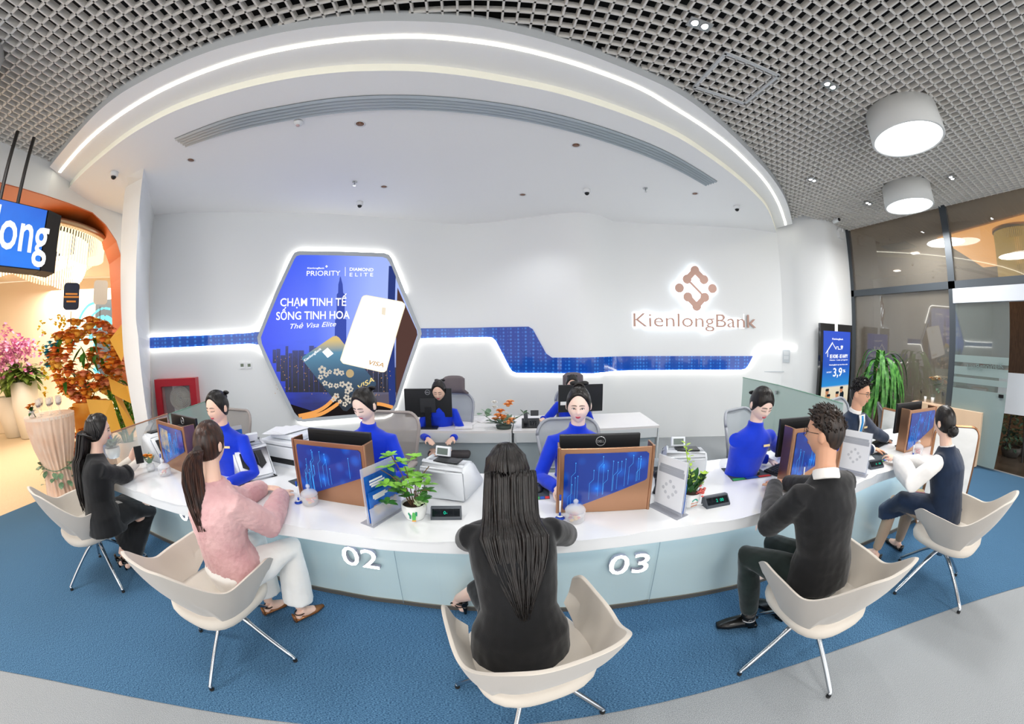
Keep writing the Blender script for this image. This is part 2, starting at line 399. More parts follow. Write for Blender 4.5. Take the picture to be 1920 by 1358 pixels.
strip(bm, L_, R_); strip(bm, R_, C_); strip(bm, B_, L_); struct('wall_left_pier', bm, white)
# left wall with the arched opening
LW = [Vector(p) for p in ((-5.45, -5.2), (-5.45, 2.3), (-5.62, 2.62), (-5.9, 3.25), (-5.95, 4.6), (-5.7, 5.4))]
ARCH = [(0, 344), (45, 356), (88, 369), (130, 383), (173, 400), (198, 423), (218, 453), (226.6, 480), (229, 520), (231, 570), (233, 640), (245, 740), (262, 800)]
AP = [gpoly(x, y, LW) for x, y in ARCH]
first = Vector((-5.45, -3.0, AP[0].z + .15)); AP = [first] + AP
top = lambda p: Vector((p.x, p.y, 4.45))
bm = new(); strip(bm, AP, [top(p) for p in AP])
e = AP[-1]; strip(bm, [Vector((e.x, e.y, 0)), Vector((-5.95, 4.6, 0)), Vector((-5.7, 5.4, 0))], [top(e), Vector((-5.95, 4.6, 4.45)), Vector((-5.7, 5.4, 4.45))])
strip(bm, [Vector((-5.45, -5.2, 0)), Vector((-5.45, -3.0, 0))], [Vector((-5.45, -5.2, 4.45)), Vector((-5.45, -3.0, 4.45))])
struct('wall_left', bm, white)
archm = ramp_mat('arch_orange_purple', [(0, '#5c2d78'), (.35, '#9a3f52'), (.6, '#c9622c'), (1, '#cf6424')], 1, .4, 2.6, rough=.45)
bm = new(); strip(bm, AP, [p + Vector((-.62, .16, -.03)) for p in AP])
strip(bm, [p + Vector((.004, 0, 0)) for p in AP], [p + Vector((.004, 0, .012)) for p in AP]); struct('trim_4', bm, archm)
# reception room beyond the arch
warm = mat('cream_wall', '#f6e7cf', .6)
FA, FB = gz(0, 803, 0).to_2d(), gz(194, 789, 0).to_2d()
FA, FB = FA + (FA - FB).normalized() * 1.0, FB + (FB - FA).normalized() * 1.0
FAR = Frame(FA, FB)
bm = new(); quad(bm, (FA.x - 2.2, FA.y - 1.8, 0), (FB.x + 4.5, FB.y + 3.4, 0), (FB.x + 4.5, FB.y + 3.4, 4), (FA.x - 2.2, FA.y - 1.8, 4)); struct('wall_far', bm, warm)
bm = new(); quad(bm, (-5.96, -3, 4.02), (-5.96, 13, 4.02), (-18, 13, 4.02), (-18, -3, 4.02)); struct('ceiling', bm, warm)
bm = new(); quad(bm, (-6.5, 12, 0), (-5.96, 4.5, 0), (-5.96, 4.5, 4), (-6.5, 12, 4)); struct('wall_reception', bm, warm)
bm = new(); quad(bm, (-18, -1.2, 0), (-6.1, -1.2, 0), (-6.1, -1.2, 4), (-18, -1.2, 4)); struct('wall_reception', bm, warm)
# low plinth along the far wall with its light line
bm = new(); a = FAR.at(-4, 0, .0); F_ = FAR
for u0, u1 in ((-2, 8.5),):
    prism(bm, [F_.at(u0, 0, .9), F_.at(u1, 0, .9), F_.at(u1, 0, 0), F_.at(u0, 0, 0)], (0, 0, .42))
struct('trim_5', bm, warm)
bm = new(); strip(bm, [F_.at(-2, .43, .91), F_.at(8.5, .43, .91)], [F_.at(-2, .47, .91), F_.at(8.5, .47, .91)]); tag(obj('led_strip_light', bm, ledm), 'straight LED line along the low plinth of the cream reception wall', 'light')
# floors
def floor_up(bm, m):
    o = struct('floor', bm, m)
    if o.data.polygons[0].normal.z < 0: o.data.flip_normals()
    return o
def carpet(name, c1, c2, st=(1, 1, 1), sc=260, rough=.95):
    m = mat(name, c1, rough, var=(sc, c2, 5, st), bump=(sc * .5, .25, 2, st), spec=.1)
    r = [n for n in m.node_tree.nodes if n.type == 'VALTORGB'][0]; r.color_ramp.elements[0].position = .40; r.color_ramp.elements[1].position = .60
    return m
grey_c = carpet('grey_carpet', '#7b8084', '#aeb1b3')
blue_c = carpet('blue_carpet', '#284866', '#5d84a4', (.45, 1.5, 1), 190)
cream_c = carpet('cream_carpet', '#cdb694', '#e6d3b4')
bm = new(); quad(bm, (-5.45, -5.2, -.004), (11, -5.2, -.004), (11, 8, -.004), (-5.45, 8, -.004)); floor_up(bm, grey_c)
bm = new(); quad(bm, (-19, -5.2, -.005), (-5.45, -5.2, -.005), (-5.45, 12, -.005), (-19, 12, -.005)); floor_up(bm, cream_c)
bm = new(); arc = []
for k in range(61):
    x = -6.19 + k * (7.68 + 6.19) / 60; s = 8.65**2 - (x - .2)**2; arc.append(Vector((x, -7.6 + math.sqrt(max(s, 0)), 0)))
C0 = gz(575, 1101, 0); C1 = gz(1376, 1103, 0)
CDIR = (C1 - C0).normalized(); CANG = atan2(CDIR.y, CDIR.x)
def counter_line(x): return C0.y + (x - C0.x) * CDIR.y / CDIR.x
ngon(bm, arc + [Vector((7.68, 4.6, 0)), Vector((5.2, 2.6, 0)), Vector((4.4, counter_line(4.4) + .3, 0)), Vector((-3.6, counter_line(-3.6) + .3, 0)), Vector((-6.19, 3.6, 0))])
floor_up(bm, blue_c)
# glass front on the right: frames, panes, lobby beyond
GX = 7.7
frame_m = mat('dark_grey_window_frame', '#4b5157', .4, .3)
glass_m = mat('window_glass', '#8b8478', .02, trans=.0, alpha=.42, spec=1.0, ior=1.9)
bm = new()
zt = 2.93
box(bm, (GX, 0, 4.42), (.12, 9.6, .12)); box(bm, (GX, 0, zt), (.12, 9.4, .13))
ym = gx(1787, 560, GX).y
for y in (ym, 4.62, -4.6): box(bm, (GX, y, 2.2), (.12, .13, 4.4))
struct('window_1', bm, frame_m)
def pane(y0, y1, z0, z1, m, name, x=GX):
    bm = new(); box(bm, (x, (y0 + y1) / 2, (z0 + z1) / 2), (.012, abs(y1 - y0), z1 - z0)); return struct(name, bm, m)
pane(ym + .06, 4.56, .02, zt - .06, glass_m, 'window_2'); pane(ym + .06, 4.56, zt + .06, 4.36, glass_m, 'window_3')
pane(-4.5, ym - .06, zt + .06, 4.36, glass_m, 'window_4')
bm = new(); yh = gx(1920, 530, GX).y
box(bm, (GX - .1, -1.2 + ym / 2, zt - .2), (.16, ym + 2.3, .24)); struct('trim_6', bm, mat('white_door_header', '#dfe4ec', .4))
# sliding glass door with frosted bands and the mirrored lettering
frost = mat('frosted_glass', '#9db0ae', .45, alpha=.62, spec=.6)
DX = GX - .14; yd0, yd1 = gx(1893, 640, DX).y, ym - .08
dr = thing('door_1', 'sliding glass door with frosted bands and bank lettering', 'door', (DX, (yd0 + yd1) / 2, 0)); del dr['category']; del dr['label']; dr['kind'] = 'structure'
def dpart(name, z0, z1, m, y0=None, y1=None, th=.01, dx=0):
    bm = new(); y0 = yd0 if y0 is None else y0; y1 = yd1 if y1 is None else y1
    box(bm, (dx, (y0 + y1) / 2 - dr.location.y, (z0 + z1) / 2), (th, y1 - y0, z1 - z0)); return obj(name, bm, m, dr)
dpart('glass_pane', .03, 2.68, mat('door_glass', '#7f8a86', .03, alpha=.38, spec=1.0, ior=1.9))
zz = [gx(1840, y, DX).z for y in (676, 684, 692, 702, 713, 733)]
dpart('frosted_band', gx(1840, 682, DX).z, gx(1840, 668, DX).z, frost, th=.014); dpart('frosted_band', gx(1840, 706, DX).z, gx(1840, 690, DX).z - .0, frost, th=.014)
dpart('frosted_band', gx(1840, 722, DX).z, gx(1840, 711, DX).z, frost, th=.014); dpart('frosted_band', .04, gx(1840, 733, DX).z, frost, th=.014)
dpart('handle', 1.15, 1.2, mat('black_metal', '#1c1c1e', .4, .6), yd0 + .04, yd0 + .12, .05, -.03)
FD = Frame((DX - .012, 4.0), (DX - .012, -4.0))
t_ = text('lettering', 'knaBgnolneiK', FD, FD.uv(1814, 693), FD.uv(1882, 691), .09, mat('etched_letter', '#6f8280', .5), None, depth=.002, d=.004)
t_.parent = dr; t_.matrix_parent_inverse = Matrix.Translation(-dr.location)
# lobby beyond: ceiling with a glowing cove, dark timber back wall, floor
lob = mat('lobby_ceiling', '#a88f6e', .6, var=(3, '#8f7858', 3, (1, 14, 1)))
bm = new(); quad(bm, (7.8, -5, 4.5), (7.8, 8.5, 4.5), (18, 8.5, 4.5), (18, -5, 4.5)); struct('ceiling', bm, lob)
bm = new(); quad(bm, (15.5, -5, 0), (15.5, 8.5, 0), (15.5, 8.5, 4.5), (15.5, -5, 4.5)); quad(bm, (7.8, 8.2, 0), (15.5, 8.2, 0), (15.5, 8.2, 4.5), (7.8, 8.2, 4.5)); struct('wall_lobby', bm, mat('lobby_timber', '#4a3a2e', .5, var=(5, '#33271f', 3, (1, 12, 1))))
bm = new(); quad(bm, (7.76, -5, -.002), (16, -5, -.002), (16, 9, -.002), (7.76, 9, -.002)); struct('floor', bm, mat('lobby_floor_stone', '#5a5148', .25, var=(4, '#3d362f', 3)))
cove = emis('cove_glow', '#ffb35c', 1.6)
bm = new(); c_ = [gz(1756, 446, 4.48), gz(1864, 515, 4.48), gz(1925, 505, 4.48), gz(1925, 400, 4.48)]
quad(bm, *[Vector((p.x, p.y, 4.47)) for p in c_]); tag(obj('cove_light', bm, cove), 'amber lit ceiling cove in the lobby beyond the glass', 'light')
# nameplate of small trims on the back wall: jib door outline
WF = Frame(gpoly(1190, 600, WALL), gpoly(1450, 600, WALL))
line_m = mat('shadow_gap', '#b3bcc4', .6)
bm = new()
for a, b in (((1416, 697), (1476, 697)), ((1416, 697), (1416, 760)), ((1476, 697), (1478, 760))):
    tube(bm, [WF.p(*a, .012), WF.p(*b, .012)], .006, 4)
struct('door_2', bm, line_m)
# ================================================================ wall graphics, signs, ceiling fixtures
# blue band with its LED lines (follows the wall)
def wp(px, py, d=.02):
    p = gpoly(px, py, BACK); a = Vector(ray(px, py)); a.z = 0; a.normalize(); return p - a * d
def band_mat():
    m = mat('blue_dotted_band', '#0a47a3', .12, coat=.6)
    nt = m.node_tree; b = nt.nodes['Principled BSDF']; tc = nt.nodes.new('ShaderNodeTexCoord'); v = nt.nodes.new('ShaderNodeTexVoronoi'); v.inputs['Scale'].default_value = 16; v.inputs['Randomness'].default_value = .12
    nt.links.new(tc.outputs['Object'], v.inputs[0]); r = nt.nodes.new('ShaderNodeValToRGB'); r.color_ramp.elements[0].position = .22; r.color_ramp.elements[1].position = .42
    r.color_ramp.elements[0].color = lin('#2a6fc0'); r.color_ramp.elements[1].color = lin('#0a3f96'); nt.links.new(v.outputs['Distance'], r.inputs[0]); nt.links.new(r.outputs[0], b.inputs['Base Color'])
    nt.links.new(r.outputs[0], b.inputs['Emission Color']); b.inputs['Emission Strength'].default_value = .35
    return m
bandm = band_mat()
def interp(L, x):
    for (a, b), (c, d) in zip(L, L[1:]):
        if a <= x <= c: return b + (d - b) * (x - a) / (c - a + 1e-9)
    return L[-1][1] if x > L[-1][0] else L[0][1]
bt = thing('wall_band', 'blue dotted glossy band stepping down across the back wall', 'wall panel', tuple(wp(1000, 650)))
def band(top, bot, xs):
    bm = new(); A = [wp(x, interp(top, x)) for x in xs]; B = [wp(x, interp(bot, x)) for x in xs]
    A2 = [wp(x, interp(top, x), 0) for x in xs]
    strip(bm, A, B); strip(bm, A, A2); return bm
BT = [(789, 616), (874, 615), (927, 613.7), (991, 612.7), (999, 617.5), (1024, 663), (1035, 670.6), (1093, 670.6), (1160, 668.4), (1219, 667.8), (1413, 667.8)]
LL = [(788, 637.8), (791, 636), (843, 635), (918, 633.7), (927, 637), (954, 690), (964, 700), (1010, 701), (1052, 701), (1114, 701.5), (1156, 696.7), (1199, 695.6), (1299, 695), (1394, 694.6), (1402, 689.7), (1413, 668)]
xs = sorted(set([789 + i * 8 for i in range(78)] + [918, 922, 927, 991, 995, 999, 1024, 1030, 1035, 954, 959, 964, 1394, 1402, 1408, 1413]))
xs = [x for x in xs if x <= 1413]
b_ = band(BT, LL, xs); bmesh.ops.translate(b_, verts=b_.verts, vec=-bt.location); obj('panel', b_, bandm, bt)
bt2 = thing('wall_band', 'short straight blue band left of the hexagon lightbox', 'wall panel', tuple(wp(380, 640)))
xs = [281, 300, 330, 360, 390, 420, 450, 486]
b_ = band([(281, 631.5), (376, 627.5), (486, 622.5)], [(281, 655.6), (376, 651.3), (486, 646)], xs); bmesh.ops.translate(b_, verts=b_.verts, vec=-bt2.location); obj('panel', b_, bandm, bt2)
def led_path(px, r, label, k=4, d=.03):
    P = []
    for (a, b), (c, e) in zip(px, px[1:]):
        n = max(1, int(hypot(c - a, e - b) / 12))
        P += [wp(a + (c - a) * i / n, b + (e - b) * i / n, d) for i in range(n)]
    P.append(wp(*px[-1], d)); bm = new(); tube(bm, P, r, 6); return tag(obj('led_strip_light', bm, ledm, smooth=True), label, 'light', 'wall LED lines')
led_path([(281, 631.3), (376, 627.5), (466, 623), (476, 621.5), (484, 617), (490, 609), (520, 545), (542.6, 490), (547, 481), (555, 473.5), (566, 470), (645, 471), (718, 474), (729, 477.5), (736, 486), (745.4, 508), (761.7, 549)], .014, 'LED line above the left blue band and over the top of the hexagon')
led_path([(281, 655.6), (376, 651.3), (466, 646.5), (477, 647), (486, 651), (493, 661), (545, 768), (551, 779), (560, 789), (575, 793.5), (630, 790), (700, 785), (722, 783), (733, 779), (741, 767), (760.4, 710), (780.5, 650), (784, 642), (790, 636.5), (800, 635.7), (843, 635), (914, 633.7), (922, 634.5), (928, 640), (954, 690), (959, 697), (967, 700.5), (1010, 701), (1052, 701.5), (1114, 701.5), (1156, 696.7), (1199, 695.6), (1299, 695), (1390, 694.6), (1398, 693), (1403, 688), (1420, 657), (1425, 652), (1432, 650.3), (1492, 652)], .014, 'long LED line under the hexagon and along the lower edge of the blue band')
# hexagon lightbox
HA = gpoly(480, 600, BACK); HB = gpoly(800, 600, BACK); HF = Frame(HA, HB); HD = .05
def hp(px, py, d=HD): return HF.p(px, py, d)
hexo = thing('hexagon_lightbox', 'large backlit blue hexagon poster with two bank cards and a skyline', 'lightbox', tuple(hp(637, 640)))
def add(parent, name, bm, m, smooth=False):
    bmesh.ops.translate(bm, verts=bm.verts, vec=-parent.location); return obj(name, bm, m, parent, smooth)
POST = [(490, 633), (552, 488), (556, 482), (563, 479.5), (716, 483), (724, 486), (729, 493), (781, 620), (782, 627), (738, 757), (731, 767), (722, 770), (572, 783), (562, 782), (555, 776), (492, 645)]
ux = HF.U
def hex_bg():
    m = bpy.data.materials.new('poster_print'); m.use_nodes = True; nt = m.node_tree; b = nt.nodes['Principled BSDF']; b.inputs['Base Color'].default_value = (.02, .02, .03, 1); b.inputs['Roughness'].default_value = .3
    tc = nt.nodes.new('ShaderNodeTexCoord'); N = nt.nodes
    d = N.new('ShaderNodeVectorMath'); d.operation = 'DOT_PRODUCT'; d.inputs[1].default_value = tuple(ux); nt.links.new(tc.outputs['Object'], d.inputs[0])
    w = (hp(782, 627) - hp(490, 633)).length
    mr = N.new('ShaderNodeMapRange'); mr.inputs[1].default_value = -w / 2; mr.inputs[2].default_value = w / 2; nt.links.new(d.outputs['Value'], mr.inputs[0])
    r1 = N.new('ShaderNodeValToRGB'); e = r1.color_ramp.elements; e[0].color = lin('#0a3cf0'); e[1].position = 1; e[1].color = lin('#a9bdf5'); q = e.new(.35); q.color = lin('#4468f6'); q = e.new(.7); q.color = lin('#9db4fb')
    r2 = N.new('ShaderNodeValToRGB'); e = r2.color_ramp.elements; e[0].color = lin('#0a2cc0'); e[1].position = 1; e[1].color = lin('#6b5058'); q = e.new(.25); q.color = lin('#232a72'); q = e.new(.5); q.color = lin('#2a2c4a'); q = e.new(.75); q.color = lin('#57525f')
    nt.links.new(mr.outputs[0], r1.inputs[0]); nt.links.new(mr.outputs[0], r2.inputs[0])
    sp = N.new('ShaderNodeSeparateXYZ'); nt.links.new(tc.outputs['Object'], sp.inputs[0])
    nz = N.new('ShaderNodeTexNoise'); nz.inputs['Scale'].default_value = 2.2; nz.inputs['Detail'].default_value = 5; mp = N.new('ShaderNodeMapping'); mp.inputs['Scale'].default_value = (1, 1, 4); nt.links.new(tc.outputs['Object'], mp.inputs[0]); nt.links.new(mp.outputs[0], nz.inputs[0])
    ma = N.new('ShaderNodeMath'); ma.operation = 'MULTIPLY_ADD'; ma.inputs[1].default_value = .5; nt.links.new(nz.outputs[0], ma.inputs[0]); nt.links.new(sp.outputs[2], ma.inputs[2])
    mz = N.new('ShaderNodeMapRange'); mz.inputs[1].default_value = -.75; mz.inputs[2].default_value = .25; nt.links.new(ma.outputs[0], mz.inputs[0])
    mx = N.new('ShaderNodeMixRGB'); nt.links.new(mz.outputs[0], mx.inputs[0]); nt.links.new(r2.outputs[0], mx.inputs[1]); nt.links.new(r1.outputs[0], mx.inputs[2])
    nt.links.new(mx.outputs[0], b.inputs['Emission Color']); b.inputs['Emission Strength'].default_value = .95; return m
bm = new(); ngon(bm, [hp(*p) for p in POST]); strip(bm, [hp(*p) for p in POST], [hp(*p, 0) for p in POST], closed=True); add(hexo, 'poster', bm, hex_bg())
cxh, cyh = 637, 632
RIM = [(cxh + (x - cxh) * 1.045, cyh + (y - cyh) * 1.045) for x, y in POST]
bm = new(); strip(bm, [hp(*p, HD) for p in POST], [hp(*p, HD + .02) for p in RIM], closed=True); strip(bm, [hp(*p, HD + .02) for p in RIM], [hp(*p, 0) for p in RIM], closed=True)
add(hexo, 'frame', bm, mat('hexagon_frame', '#b9bfc4', .4))
# printed picture on the poster, as flat layers of the backlit film
def ink(name, col, s=.9): return emis(name, col, s)
def flat(name, pts, m, d, parent=hexo):
    bm = new(); ngon(bm, [hp(x, y, HD + d) for x, y in pts]); return add(parent, name, bm, m)
tower = [(627, 700), (628, 600), (631, 598), (631, 553), (633.5, 550), (634, 534), (636, 527), (637, 519), (637.6, 522), (638.2, 519), (640, 527), (642, 534), (643, 550), (646, 553), (646, 598), (649, 600), (650, 700)]
bm = new()
ngon(bm, [hp(x, y, HD + .002) for x, y in tower]); add(hexo, 'skyline_tower', bm, ink('ink_tower', '#4c60c8', .75))
bm = new(); random.seed(3); x = 512
while x < 740:
    w_ = random.uniform(5, 11); h_ = random.uniform(8, 48) if x < 627 else random.uniform(6, 30)
    y0 = min(735, 633 + (x - 490) / 62 * 143 - 3); y1 = 672 - h_ * .55 if x < 700 else 700 - h_ * .4
    if x > 655 and x < 700: y1 = 676
    ngon(bm, [hp(x, y0, HD + .003), hp(x, y1, HD + .003), hp(x + w_, y1, HD + .003), hp(x + w_, y0, HD + .003)]); x += w_ + .5
add(hexo, 'skyline', bm, ramp_mat('ink_city', [(0, '#15172e'), (.5, '#252a5a'), (1, '#3d4fae')], 2, -.7, .1, emission=True, strength=.8, noise=(40, .35)))
bm = new()
for i in range(150):
    x, y = random.uniform(515, 735), random.uniform(665, 742); ngon(bm, [hp(x, y, HD + .005), hp(x + 1.2, y, HD + .005), hp(x + 1.2, y - 1.5, HD + .005), hp(x, y - 1.5, HD + .005)])
add(hexo, 'skyline_windows', bm, ink('ink_lights', '#d9a877', .7))
flat('curtain', [(736, 500), (741, 512), (741, 757), (729, 768), (728, 500)], ink('ink_curtain', '#3c4f9e', .6), .0035)
flat('curtain', [(744, 540), (780, 620), (781, 628), (742, 742)], ink('ink_curtain_brown', '#6a4c46', .65), .0035)
flat('road', [(545, 757), (590, 771), (640, 745), (700, 757), (736, 762), (731, 768), (722, 771), (572, 783), (560, 781), (552, 772)], ink('ink_road', '#2a2426', .6), .004)
gold = ink('ink_gold', '#f0a45a', 1.0); whi = emis('backlit_white', '#ffffff', 1.25)
bm = new()
for L_ in ([(560, 779), (590, 772), (612, 760), (630, 742)], [(566, 782), (600, 776), (625, 762), (640, 750)], [(695, 757), (712, 757), (735, 763)]):
    tube(bm, [hp(x, y, HD + .004) for x, y in spline([Vector((a, b, 0)) for a, b in L_], 4) for x, y in [(x, y)]] if False else [hp(p.x, p.y, HD + .006) for p in spline([Vector((a, b, 0)) for a, b in L_], 4)], (.03), 6, sq=.12, up=Vector((0, 0, 1)))
add(hexo, 'light_trail', bm, gold)
CARD2 = [(566, 673), (568, 669), (624, 631), (630, 630), (635, 633), (704, 717), (704, 722), (650, 770), (643, 769), (639, 764)]
flat('blue_card', CARD2, ramp_mat('ink_card_blue', [(0, '#1d2a38'), (.45, '#2f5878'), (.8, '#4f8eb0'), (1, '#e6c77a')], 2, -1.0, .02, emission=True, strength=.85), .008)
bm = new()
for px, py, r in [(604, 693, 9), (611, 702, 6), (601, 707, 6), (618, 697, 5), (631, 697, 8), (640, 699, 6), (609, 718, 6), (619, 722, 6), (630, 723, 6), (641, 720, 7), (653, 722, 8), (651, 733, 7), (657, 729, 6), (649, 745, 7), (655, 750, 7), (646, 757, 6), (630, 742, 7), (625, 748, 6), (637, 752, 5)]:
    for k in range(5):
        a = k * 1.2566 + px; q = hp(px + r * .55 * cos(a), py + r * .55 * sin(a), HD + .012)
        m_ = Matrix.Translation(q) @ Matrix(((HF.U.x, 0, HF.N.x, 0), (HF.U.y, 0, HF.N.y, 0), (0, 1, 0, 0), (0, 0, 0, 1)))
        bmesh.ops.create_circle(bm, cap_ends=True, segments=6, radius=r * .0032, matrix=m_)
add(hexo, 'card_ornament', bm, ink('ink_ornament', '#d9cfc0', .9))
bm = new(); q = hp(655.5, 700, HD + .012); bmesh.ops.create_circle(bm, cap_ends=True, segments=20, radius=.07, matrix=Matrix.Translation(q) @ Matrix(((HF.U.x, 0, HF.N.x, 0), (HF.U.y, 0, HF.N.y, 0), (0, 1, 0, 0), (0, 0, 0, 1)))); add(hexo, 'card_seal', bm, ink('ink_seal', '#cdb488', .85))
flat('card_chip', [(604, 660), (614, 652), (625, 663), (614, 671)], whi, .011)
CARD1 = [(638, 675), (639, 671), (678, 559), (681, 556), (686, 555), (752, 567), (757, 571), (757, 577), (723, 694), (719, 697), (713, 697), (643, 681)]
flat('white_card', CARD1, whi, .014)
bm = new()
for i, (a, b) in enumerate(zip(CARD1, CARD1[1:] + CARD1[:1])): tube(bm, [hp(*a, HD + .013), hp(*b, HD + .013)], .008, 4)
add(hexo, 'card_edge_glow', bm, ink('ink_glow', '#fff0cf', 1.1))
flat('card_chip', [(715, 577), (722, 578), (721, 592), (714, 590)], ink('ink_chip', '#f3e6cf', 1.0), .017)
def htext(name, s, x0, y0, x1, y1, h, m, d=.006, **k):
    t = text(name, s, HF, HF.uv(x0, y0), HF.uv(x1, y1), h, m, None, depth=.002, d=HD + d, **k)
    t.parent = hexo; t.matrix_parent_inverse = Matrix.Translation(-hexo.location); return t
pxm = (hp(650, 520) - hp(650, 521)).length
htext('lettering', 'KienlongBank', 576.5, 505.5, 608, 505.5, 3.0 * pxm, whi, bold=True)
bm = new(); q = [hp(612, 498.5, HD + .008), hp(614.3, 501, HD + .008), hp(612, 503.5, HD + .008), hp(609.7, 501, HD + .008)]; ngon(bm, q); add(hexo, 'small_emblem', bm, whi)
htext('lettering', 'PRIORITY', 575, 518.5, 637.5, 518, 9.5 * pxm, whi)
flat('divider', [(646.4, 502), (647.2, 502), (647.2, 519), (646.4, 519)], whi, .006)
htext('lettering', 'DIAMOND', 655, 509, 699, 510, 6.2 * pxm, whi, bold=True)
htext('lettering', 'E L I T E', 655, 519.5, 698.5, 519.5, 7 * pxm, whi)
htext('lettering', 'CHẠM TINH TẾ', 526, 575, 649, 574, 14.5 * pxm, whi, d=.010, bold=True)
htext('lettering', 'SỐNG TINH HOA', 518.5, 600.5, 655, 598, 14.5 * pxm, whi, d=.010, bold=True)
htext('lettering', 'Thẻ Visa Elite', 545, 617, 630, 612, 9 * pxm, whi, d=.010, shear=.35)
htext('lettering', 'KienlongBank', 572, 678, 603, 655, 4.5 * pxm, whi, d=.012, bold=True)
htext('lettering', 'VISA', 690, 683, 717.5, 688.5, 8.5 * pxm, ink('ink_visa', '#d9a868', .9), d=.017, bold=True, shear=.25)
htext('lettering', 'VISA', 673, 730, 701, 714, 9 * pxm, ink('ink_visa2', '#f5dc8e', 1.0), d=.012, bold=True, shear=.25)
# bronze emblem and bank name, halo lit from behind
halo = emis('halo_white', '#eaf6ff', 4.0); rose = mat('rose_gold_metal', '#a5877c', .38, .6)
LF = Frame(gpoly(1190, 560, BACK), gpoly(1440, 560, BACK))
sg = thing('bank_emblem', 'rose gold emblem of linked dots with white halo on the back wall', 'emblem', tuple(LF.p(1301, 541)))
def lg(x, y): return (1140 + x / 5.029, 460 + y / 5.029)
DOTS = [(809, 243), (736, 325), (893, 329), (664, 407), (973, 413), (743, 491), (901, 495), (826, 578)]
def disc(bm, F, px, py, r, d0, d1, n=28):
    u, v = F.uv(px, py); prism(bm, [F.at(u + r * cos(2 * pi * k / n), v + r * sin(2 * pi * k / n), d0) for k in range(n)], F.N * (d1 - d0))
lpm = (LF.p(1300, 540) - LF.p(1301, 540)).length
R_ = 40 / 5.029 * lpm
bm = new(); bh = new()
for x, y in DOTS: disc(bm, LF, *lg(x, y), R_, .05, .075); disc(bh, LF, *lg(x, y), R_ * 1.16, .012, .03)
def bar(bm, a, b, w, d0, d1):
    A = Vector(LF.uv(*lg(*a))); B = Vector(LF.uv(*lg(*b))); t = (B - A).normalized(); s = Vector((-t.y, t.x)) * w / 2
    prism(bm, [LF.at(*(A + s), d0), LF.at(*(B + s), d0), LF.at(*(B - s), d0), LF.at(*(A - s), d0)], LF.N * (d1 - d0))
for a, b, w in ((DOTS[0], DOTS[1], 1.3), (DOTS[0], DOTS[2], 1.3), (DOTS[5], DOTS[7], 1.3), (DOTS[6], DOTS[7], 1.3), (DOTS[1], DOTS[6], .42)):
    bar(bm, a, b, R_ * w, .05, .074); bar(bh, a, b, R_ * (w + .32), .012, .03)
add(sg, 'emblem_face', bm, rose); add(sg, 'halo', bh, halo)
ns = thing('bank_name_sign', 'rose gold KienlongBank lettering with white halo under the emblem', 'sign', tuple(LF.p(1300, 605)))
a, b = lg(235, 768), lg(1383, 780); ch = 120 / 5.029 * lpm
for i, (nm, m_, d_, off) in enumerate((('lettering', rose, .055, 0), ('halo', halo, .012, .018))):
    ua, ub = Vector(LF.uv(*a)), Vector(LF.uv(*b))
    me_ = text(nm, 'KienlongBank', LF, ua, ub, ch, m_, None, depth=.012, d=d_, bold=(.045 if off else 0))
    me_.parent = ns; me_.matrix_parent_inverse = Matrix.Translation(-ns.location)
# small wall things
def wall_box(name, label, cat, px0, py0, px1, py1, th, m, parts=(), grp=None, pl=BACK):
    a = gpoly(px0, (py0 + py1) / 2, pl); b = gpoly(px1, (py0 + py1) / 2, pl); F = Frame(a, b); c = F.p((px0 + px1) / 2, (py0 + py1) / 2)
    u0, v0 = F.uv(px0, (py0 + py1) / 2); u1, _ = F.uv(px1, (py0 + py1) / 2); v1 = F.uv((px0 + px1) / 2, py0)[1]; v0 = F.uv((px0 + px1) / 2, py1)[1]
    t = thing(name, label, cat, tuple(c), 0, grp)
    bm = new(); prism(bm, [F.at(u0, v0, 0), F.at(u1, v0, 0), F.at(u1, v1, 0), F.at(u0, v1, 0)], F.N * th); add(t, 'body', bm, m)
    return t, F, (u0, u1, v0, v1)
wplast = mat('white_plastic', '#e8eaec', .35); dark_g = mat('display_green_grey', '#6f7c68', .3)
for x0, x1, lb in ((449.5, 459, 'left one of two small thermostats under the left blue band'), (463, 472, 'right one of two small thermostats under the left blue band')):
    t, F, (u0, u1, v0, v1) = wall_box('thermostat', lb, 'thermostat', x0, 679, x1, 691.5, .02, wplast, grp='thermostats')
    w_, h_ = u1 - u0, v1 - v0; bm = new(); prism(bm, [F.at(u0 + w_ * .2, v0 + h_ * .3, .021), F.at(u1 - w_ * .2, v0 + h_ * .3, .021), F.at(u1 - w_ * .2, v1 - h_ * .25, .021), F.at(u0 + w_ * .2, v1 - h_ * .25, .021)], F.N * .002); add(t, 'display', bm, dark_g)
t, F, q = wall_box('switch_plate', 'tall pale switch plate under the right end of the LED line', 'switch', 1468, 656, 1481, 680, .015, mat('pale_plate', '#c3cad0', .4))
for dv in (.25, .6):
    bm = new(); u0, u1, v0, v1 = q; h_ = v1 - v0; w_ = u1 - u0; prism(bm, [F.at(u0 + w_ * .15, v0 + h_ * dv, .016), F.at(u1 - w_ * .15, v0 + h_ * dv, .016), F.at(u1 - w_ * .15, v0 + h_ * (dv + .27), .016), F.at(u0 + w_ * .15, v0 + h_ * (dv + .27), .016)], F.N * .004); add(t, 'switch', bm, mat('pale_switch', '#d5dade', .4))
